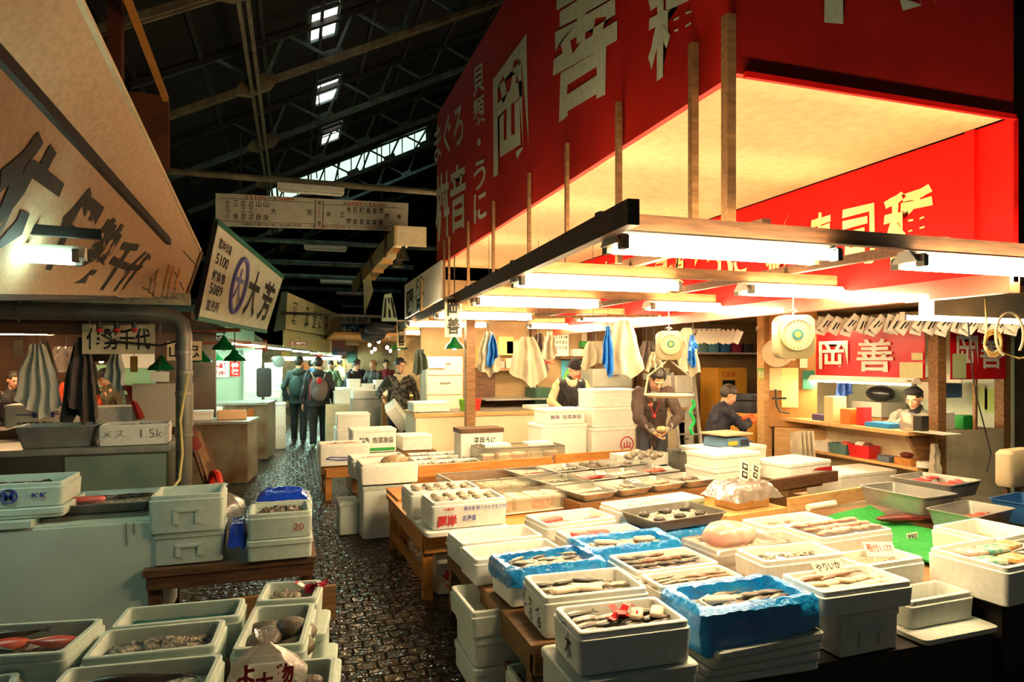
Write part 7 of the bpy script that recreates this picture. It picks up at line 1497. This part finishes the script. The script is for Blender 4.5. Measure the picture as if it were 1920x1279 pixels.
w0 = wr[-1][0]; wd = p + Matrix.Rotation(pi, 3, 'Z') @ w0
o = bag('carrier_bag', 'white carrier bag with a blue mark held by the man with the backpack', V((wd.x + .02, wd.y, wd.z - .56)), .19, .5, mat('white_carrier', (232, 228, 216), .5), 4.4); l = MB(); write(l, '山', [(-.06, -.17, .14), (.08, -.17, .14), (.08, -.17, .24), (-.06, -.17, .24)], off=.03); l.build('blue_mark', blue_ink, o, smooth=False)
p = D(560, 834, 13.6); p.z = 0
t, B, H, wr = person('person walking away in a dark green hooded jacket beside the one with the backpack', p, pi - .15, 1.76, lean=2, head=(0, -15), jacket=teal_j, trousers=trous, shoes=shoe_d, vox=.011, hood=teal_j, legs={-1: (0, .12, 0), 1: (0, -.1, 0)}, face=False)
k = MB(); k.ell(B(.02, .17, .22), (.14, .08, .22), 16, 10); shell(k, 'backpack', mat('dark_teal_pack', (30, 56, 50), .7), .014, t, 3)
# people further along the aisle
far = [(620, 13.5 + 5, 'person in a green vest and cap walking towards the camera in the aisle', 0, dict(hat='cap', jacket=mat('green_vest', (84, 96, 66), .75), lean=2)),
       (652, 16.5, 'stooping person in black reaching over the far counter', 1.0, dict(jacket=blk, lean=26, wl=(-.1, -.5, 1.0), wr_=(.1, -.5, 1.0))),
       (668, 18.5, 'person in a dark jacket standing behind the stooping one', .7, dict(jacket=navy, lean=6)),
       (704, 17.0, 'person in a grey-black apron working at the far counter', -.4, dict(jacket=mat('grey_black_apron', (52, 52, 50), .6), lean=10, wl=(-.16, -.36, 1.0), wr_=(.1, -.36, 1.0), hair=mat('tan_cap_hair', (150, 110, 60), .8))),
       (584, 19.0, 'person in blue walking ahead of the pair with backpacks', pi, dict(jacket=mat('blue_jacket', (36, 70, 120), .75), face=False)),
       (724, 18.6, 'person in a dark red coat far along the right-hand counter'.replace('right-hand ', ''), .3, dict(jacket=mat('dark_red_coat', (120, 26, 34), .75))),
       (758, 15.5, 'person in dark clothes half hidden behind the man in camouflage', -.5, dict(jacket=blk)),
       (688, 23.0, 'small dark figure of a person deep in the aisle crowd', .5, dict(jacket=olive)),
       (637, 24.0, 'person in a pale coat deep in the aisle crowd', 2.6, dict(jacket=beige, face=False))]
for u, d, lb, rz, kw in far:
    p = D(u, 800, d); p.z = 0; kw.setdefault('trousers', trous); kw.setdefault('shoes', shoe_d); person(lb, p, rz - TH, 1.68 + U(-.03, .05), vox=.014, **kw)
# people of the aisle-left stall
p = D(213, 740, 9.2); p.z = 0
person('person in an olive jacket and dark cap behind the box with handwritten price', p, -TH - .25, 1.58, lean=10, head=(12, -15), wl=(-.16, -.28, 1.02), wr_=(.14, -.3, .96), jacket=olive, trousers=trous, shoes=shoe_d, hat='cap', vox=.008)
p = D(132, 760, 9.0); p.z = 0
person('person in an orange jacket with his back turned behind the hanging aprons', p, pi - .6, 1.66, lean=12, head=(16, 20), wl=(-.28, -.38, 1.0), jacket=orange, trousers=trous, shoes=shoe_d, vox=.011, fat=1.2, face=False)
p = D(16, 770, 8.9); p.z = 0
person('person in black at the dark end of the stall beside the pale apron', p, -TH + 1.0, 1.56, lean=14, head=(8, 0), jacket=blk, trousers=trous, shoes=shoe_d, vox=.011, hair=hair_g)
# ================================================================ along the aisle: next stalls, lamps, boxes
# steel-topped block and chest behind the upright pipe
a = M(352, 795, .95)
def block(name, label, cat, u0, u1, vtop, vbot, d, depth, m, top=None, rim=True):
    p0, p1 = D(u0, vbot, d), D(u1, vbot, d); zt = D(u0, vtop, d).z; w = (p1 - p0).length; rz = math.atan2(p1.y - p0.y, p1.x - p0.x)
    t = thing(name, label, cat, (p0.x, p0.y, 0), rz * .4); MB().box(0, 0, .03, w, depth, zt - .04).build('body', m, t, smooth=False, bevel=.008); MB().box(-.02, -.02, zt - .039, w + .02, depth + .02, zt).build('top', top or steel, t, smooth=False, bevel=.006); return t, p0, p1, zt
stained = mat('stained_steel', (160, 150, 128), .35, .4, c2=(120, 92, 62), scale=3)
t, p0, p1, zt = block('steel_counter', 'stained steel counter behind the upright pipe at the aisle', 'counter', 352, 458, 792, 905, 8.9, .75, stained)
closed('flat white foam box nearest the pipe on the stained steel counter', p0.x + .0, p0.y + .15, .3, .3, .13, zt + .002, 5); foam('Q1', 'orange-tinted foam box of red fish on the stained steel counter', p0.x + .33, p0.y + .2, .4, .3, .12, zt + .122, 6, mat('orange_foam', (240, 196, 150), .7)); mound('Q1', 'red fish pieces in the orange-tinted foam box', .03, .01, redmeat, 'fish_pieces', 3, .01, 'fish')
t, p0, p1, zt = block('chest_fridge', 'steel-lidded chest with a latch and an orange timber corner post', 'fridge', 362, 494, 757, 855, 11.0, .9, stained)
w = (p1 - p0).length; MB().box(w - .3, -.05, .05, w - .2, -.021, zt - .1).build('corner_post', mat('orange_post', (206, 110, 30), .6, c2=(150, 80, 30), scale=4), t, smooth=False); MB().box(.3, -.06, zt - .16, .5, -.021, zt - .06).build('latch', steel_d, t, smooth=False)
# leaning pallet boards and red wheel
t = thing('hand_cart', 'folded hand cart with a red wheel leaning behind the pipe', 'cart', (0, 0, 0))
for i in range(3):
    a, b = D(352 + 14 * i, 790 + 20 * i, 7.6), D(398 + 8 * i, 930, 7.3); b.z = max(b.z, .03); MB().bar(a, b, .1, .03).build('rail', wood_d if i != 1 else wood_m, t, smooth=False)
c = D(404, 910, 7.2); MB().lathe([(.1, -.025), (.16, -.03), (.17, 0), (.16, .03), (.1, .025), (.1, -.025)], (c.x, c.y, max(c.z, .17)), 22, axis=V((.9, .4, 0)), cap0=False, cap1=False).build('wheel', mat('red_rubber', (206, 40, 24), .5), t); MB().ell(D(360, 838, 7.5), (.1, .08, .12), 12, 8).build('red_sack', mat('dark_red_sack', (110, 30, 24), .8), t)
# wall and goods of the bright stall beyond
struct(MB().box(-6.0, 14.6, 0, -.75, 14.7, 2.6).build('wall_stall', mat('pale_mint_wall', (206, 226, 206), .7, c2=(186, 210, 190), scale=2), smooth=False))
struct(MB().box(-6.0, 8.6, 2.35, -1.0, 25, 2.42).build('ceiling', mat('pale_stall_ceiling', (190, 196, 170), .8), smooth=False))
for i, (u0, v0, u1, v1, d, lb) in enumerate(((455, 655, 488, 745, 13.4, 'white foam box tower nearest the red notice'), (495, 680, 528, 735, 13.6, 'white foam box tower beside the hanging dark scale'), (352, 690, 395, 760, 11.6, 'cream carton tower beside the pipe'))):
    p0, p1 = D(u0, v1, d), D(u1, v1, d); zt = D(u0, v0, d).z; n = 4; w = (p1 - p0).length
    for k in range(n): closed('%s, %s box' % (lb.replace('tower', 'stack'), ['lowest', 'second', 'third', 'topmost'][k]), p0.x, p0.y, w, .4, (zt - .75) / n - .002, .75 + (zt - .75) / n * k, U(-2, 2), foam_w if i < 2 else cream)
tag(MB().box(-3.9, 11.55, 0, -.85, 14.4, .745).build('stall_counter', MATS['booth_board'], smooth=False), 'pale counter of the bright stall beyond the pipe', 'counter')
q0, q1 = My(393, 708, 13.2), My(451, 676, 13.2)
plate('notice', 'cream notice with red characters in the bright stall', 'notice', facing(392, 676, 428, 708, 13.0), '本鮪', paper, red_ink, .01, False, .03); plate('notice', 'bright red notice with white characters in the bright stall', 'notice', facing(431, 678, 450, 706, 13.05), '特選', mat('red_notice', (226, 30, 26), .6), paper, .01, True, .03)
plate('hanging_sign', 'small dark blue sign with pale characters under the stall beams', 'sign', facing(400, 629, 421, 640, 11.5), '大芳', mat('dark_blue_sign', (30, 56, 96), .6), paper, .02, False)
for i, (u, v, d, r) in enumerate(((420, 656, 9.6, .17), (377, 679, 9.3, .15), (403, 676, 10.6, .13), (440, 677, 9.7, .16))): shade_lamp('green enamel lamp over the aisle counters, %s' % ['highest of the four', 'nearest the pipe', 'smallest of the four', 'farthest from the pipe'][i], D(u, v, d), r, .3 + .1 * i, lit=False)
for i, (v, d, x0_, x1_) in enumerate(((643, 10.0, 358, 470), (650, 11.5, 440, 500), (619, 9.4, 362, 450), (608, 9.0, 362, 412), (590, 8.6, 360, 392))): a, b = D(x0_, v, d), D(x1_, v + 2, d); b.z = a.z; tag(MB().bar(a, b, .05, .05).build('stall_beam', mat('red_brown_beam', (146, 70, 40), .7), smooth=False), 'red-brown timber crossing the stall top beyond the pipe, %s' % ['widest', 'farthest', 'middle', 'second highest', 'highest short'][i], 'beam')
# long rows of tube lamps on the left of the aisle
def tubeline(label, a, b, n, m, gap=.1):
    d = (b - a); L = d.length / n; rz = math.atan2(d.y, d.x)
    for i in range(n): p = a + d * (i / n); fixture('tube_lamp', label % ['nearest', 'second', 'third', 'fourth', 'fifth', 'sixth', 'seventh'][i], p, rz, L - gap, m, None, n=1)
tubeline('lit tube lamp, %s in the line along the aisle stalls', D(430, 640, 9.8), D(640, 668, 24), 6, tube_g); tubeline('lower lit tube lamp, %s in the line over the aisle counters', D(515, 672, 14), D(650, 672, 26), 4, tube_g)
a = D(400, 640, 12.4); fixture('tube_lamp', 'lit tube lamp across the bright stall beyond the pipe', V((-3.4, 12.6, 2.268)), 0, 1.3, tube_m, None); fixture('tube_lamp', 'lit tube lamp at the back of the bright stall beyond the pipe', V((-2.4, 12.2, 2.268)), 0, 1.0, tube_m, None); fixture('tube_lamp', 'lit tube lamp in the dark stall over the aprons', V((-4.0, 9.6, 2.05)), 0, 1.2, mat('dim_warm_tube', (255, 220, 170), .4, emit=70, ecol=(255, 206, 150)), None)
tag(MB().box(-.12, -.05, -.5, .12, .05, 0).build('hanging_scale', iron, None, D(495, 690, 11.5), smooth=False, bevel=.02), 'dark hanging scale with a pale pan in the bright stall', 'scale'); p = D(508, 712, 12.0); 
tag(MB().lathe([(.0, 0), (.1, 0), (.11, .03), (.09, .04), (0, .04)], D(523, 678, 12.2), 18, axis=V((0, -1, 0))).build('dial', mat('grey_dial', (120, 132, 124), .4), None), 'round pale dial hanging over the aisle counters', 'dial')
# stacked foam boxes by the aisle
for i, (u0, v0, u1, v1, d, n, lb) in enumerate(((505, 757, 535, 825, 12.6, 4, 'pale foam box by the aisle ahead of the walkers'), (487, 770, 506, 826, 12.0, 2, 'rounded white foam box beside the orange corner post'), (496, 730, 526, 757, 12.9, 1, 'white foam box with blue print behind the aisle stack'))):
    p0, p1 = D(u0, v1, d), D(u1, v1, d); w = (p1 - p0).length; zb = 0.003 if i < 2 else .95; zt = D(u0, v0, d).z; hh = (zt - zb) / n
    for k in range(n): closed('%s%s' % (lb, ', ' + ['lowest', 'second', 'third', 'topmost'][k] + ' of its stack' if n > 1 else ''), p0.x, p0.y, w, .5, hh - .002, zb + hh * k, 2, foam_w)
# deep aisle: counters, clutter, bulbs
for i, (x, y, w, d, h, lb) in enumerate(((-1.85, 15.2, .9, 8, .9, 'long pale counter along the aisle beyond the bright stall'), (.85, 15.5, 2.3, .7, .85, 'counter deep across the opposite side of the aisle'))): tag(MB().box(x, y, 0, x + w, y + d, h).build('stall_counter', MATS['booth_board'], smooth=False), lb, 'counter')
k = 0
adj = ['nearest', 'second', 'third', 'fourth', 'fifth', 'sixth', 'farthest']
for side, x in ((0, -1.5), (1, 1.1)):
    for i in range(7):
        y = 15.4 + 1.1 * i
        if side: x, y = .9 + .3 * i, 15.55
        closed('white foam box standing on the %s counter deep in the aisle, %s' % (['bright-side', 'opposite'][side], adj[i]), x + (0 if side else U(-.1, .3)), y, .28 if side else .5, .4, U(.2, .45), .905 if side == 0 else .855, U(-4, 4), foam_w)
for i, (x, y, w, h, c_) in enumerate(((-3.5, 18.5, 1.6, 2.3, (206, 214, 190)), (-3.2, 25, 6.5, 2.2, (196, 150, 110)), (1.8, 19.5, 2.6, 2.6, (206, 176, 130)), (2.2, 14.6, 2.0, 2.5, (200, 170, 124)))):
    struct(MB().box(x, y, 0, x + w, y + .1, h).build('wall_stall', mat('far_wall_%d' % i, c_, .8, c2=tuple(int(q * .7) for q in c_), scale=3, ramp=(.4, .6)), smooth=False))
bulbs = [(693, 647, 16), (703, 655, 15), (697, 660, 18), (688, 660, 20), (726, 652, 15), (710, 640, 14), (732, 658, 17), (770, 660, 16), (748, 650, 18), (676, 668, 22)]
for i, (u, v, d) in enumerate(bulbs):
    p = D(u, v, d); t = thing('bare_bulb', 'glowing bare bulb over the far counter', 'lamp', p, 0, 'bulbs over the far counters'); MB().ell((0, 0, 0), (.035, .035, .045), 12, 9).build('bulb', bulb_w, t); MB().lathe([(.025, .05), (.025, .12), (.01, .13)], seg=8).build('socket', iron, t); MB().tube([(0, 0, .12), (0, 0, 2.21 - p.z)], .006, 5).build('flex', iron, t)
tag(MB().box(.8, 13.8, 2.2, 3.2, 24, 2.26).build("timber_canopy", wood_o, smooth=False), 'timber stall roof carrying the bare bulbs', 'roof')
for i, (u, v, d, w) in enumerate(((700, 618, 13.5, .5), (712, 604, 13.0, .6))): tag(MB().ell((0, 0, 0), (w * .5, .2, .12), 14, 8, fn=lambda p: p * (1 + .25 * noise.noise(p * 8))).build('bundle', blkcl, None, D(u, v + 12, d)), ['dark bundle lying on the timber stall roof', 'dark cloth bundle higher over the timber stall roof'][i], 'bundle')
shade_lamp('green enamel lamp near the vertical white board at the frame end', D(748, 655, 14.3), .2, .12, lit=True); shade_lamp('second green enamel lamp by the pale cabinet', D(852, 654, 9.0), .15, 1.09, lit=True)
a, b = My(640, 652, 24.9), My(700, 652, 24.9)
for i in range(16):
    x = -2.9 + .38 * i; c_ = [(206, 60, 40), (230, 220, 200), (240, 170, 80), (80, 120, 110), (220, 120, 60)][i % 5]; tag(MB().box(-.15, -.02, 0, .15, .02, .4).build('shop_card', mat('shop_card_%d' % (i % 5), c_, .7), None, (x, 24.978, 1.2 + .4 * (i % 3)), smooth=False), 'small coloured card on the far end wall of the aisle', 'card', 'cards on the far end wall')
# smaller things the stalls show
t = closed('greyish foam box with red print on the floor under the second table', .98, 4.72, .42, .5, .3, .003, 4, foam_g); onface(t, '中央魚類', -.14, .04, .16, .08, -.252, red_ink, .02); l = MB(); l.cbox((-.13, -.253, .14), (.07, .004, .02)); l.cbox((-.13, -.253, .14), (.02, .004, .07)); l.build('red_mark', red_ink, t, smooth=False)
tag(MB().tube([D(352, 700, 6.35), D(338, 790, 6.3), D(342, 850, 6.2), D(336, 900, 6.0), D(312, 930, 5.4), D(285, 950, 4.6)], .013, 7).build('rubber_hose', mat('straw_hose', (190, 176, 110), .5)), 'straw-coloured hose running down beside the upright pipe to the freezer', 'hose')
for i in range(4):
    p = D(1496 + 8 * i, 842, 7.6); tag(MB().bar((0, 0, 0), (.05, .1, .42), .02, .16).build('thin_board', mat('grey_board_edge', (150, 140, 120), .7, c2=(206, 196, 170), scale=7), None, (p.x, p.y, .45), smooth=False), 'thin grey board leaning beside the lower booth shelf', 'board', 'boards leaning by the booth shelf')
tag(MB().box(-.15, -.12, 0, .25, .15, .447).build('low_bench', wood_m, None, (D(1508, 842, 7.6).x, D(1508, 842, 7.6).y, .003), smooth=False), 'small brown bench under the leaning thin boards', 'bench')
p = M(1296, 926, .66); t = closed('flat pale green foam box between the steel tray and the cardboard box', p.x - .2, p.y - .05, .36, .26, .12, .5, 12, mat('pale_green_foam', (196, 220, 196), .7))
p = M(1180, 770, .97); tag(MB().rloft([(.09, .07, 0, .01), (.11, .09, .1, .02), (.1, .08, .1, .02), (.08, .06, .02, .01)]).build('green_basket', mat('green_basket_plastic', (30, 170, 90), .5), None, (My(1140, 765, 9.5).x, 9.35, .962)), 'small green basket on the chest counter', 'basket')
for i, (x, z, c_) in enumerate(((-3.5, 1.5, (90, 190, 150)), (-3.0, 1.3, (220, 226, 210)), (-2.5, 1.6, (60, 120, 100)), (-2.1, 1.25, (236, 190, 130)), (-1.7, 1.55, (120, 170, 190)), (-1.3, 1.35, (200, 206, 190)))):
    tag(MB().box(-.2, -.03, 0, .2, 0, .34).build('wall_notice', mat('mint_notice_%d' % i, c_, .8), None, (x, 14.59, z), smooth=False), ['mint green', 'white', 'dark green', 'orange', 'pale blue', 'grey-white'][i] + ' notice on the wall of the bright stall', 'notice')
for i, (x, y, w, h, c_, lb) in enumerate(((-3.2, 12.2, .5, .3, (230, 232, 222), 'long white foam box'), (-2.6, 12.4, .3, .2, (60, 90, 160), 'blue crate'), (-2.2, 12.1, .5, .22, (226, 230, 220), 'flat white foam box'), (-1.65, 12.5, .35, .4, (206, 216, 206), 'tall pale tub'), (-1.25, 12.0, .3, .18, (230, 226, 210), 'small cream box'))):
    tag(MB().rloft([(w / 2 - .02, .15, 0, .02), (w / 2, .17, h - .03, .03), (w / 2 - .01, .16, h, .02)]).build('storage_box', mat('stall_goods_%d' % i, c_, .6), None, (x, y, .747)), lb + ' on the counter of the bright stall', 'box')
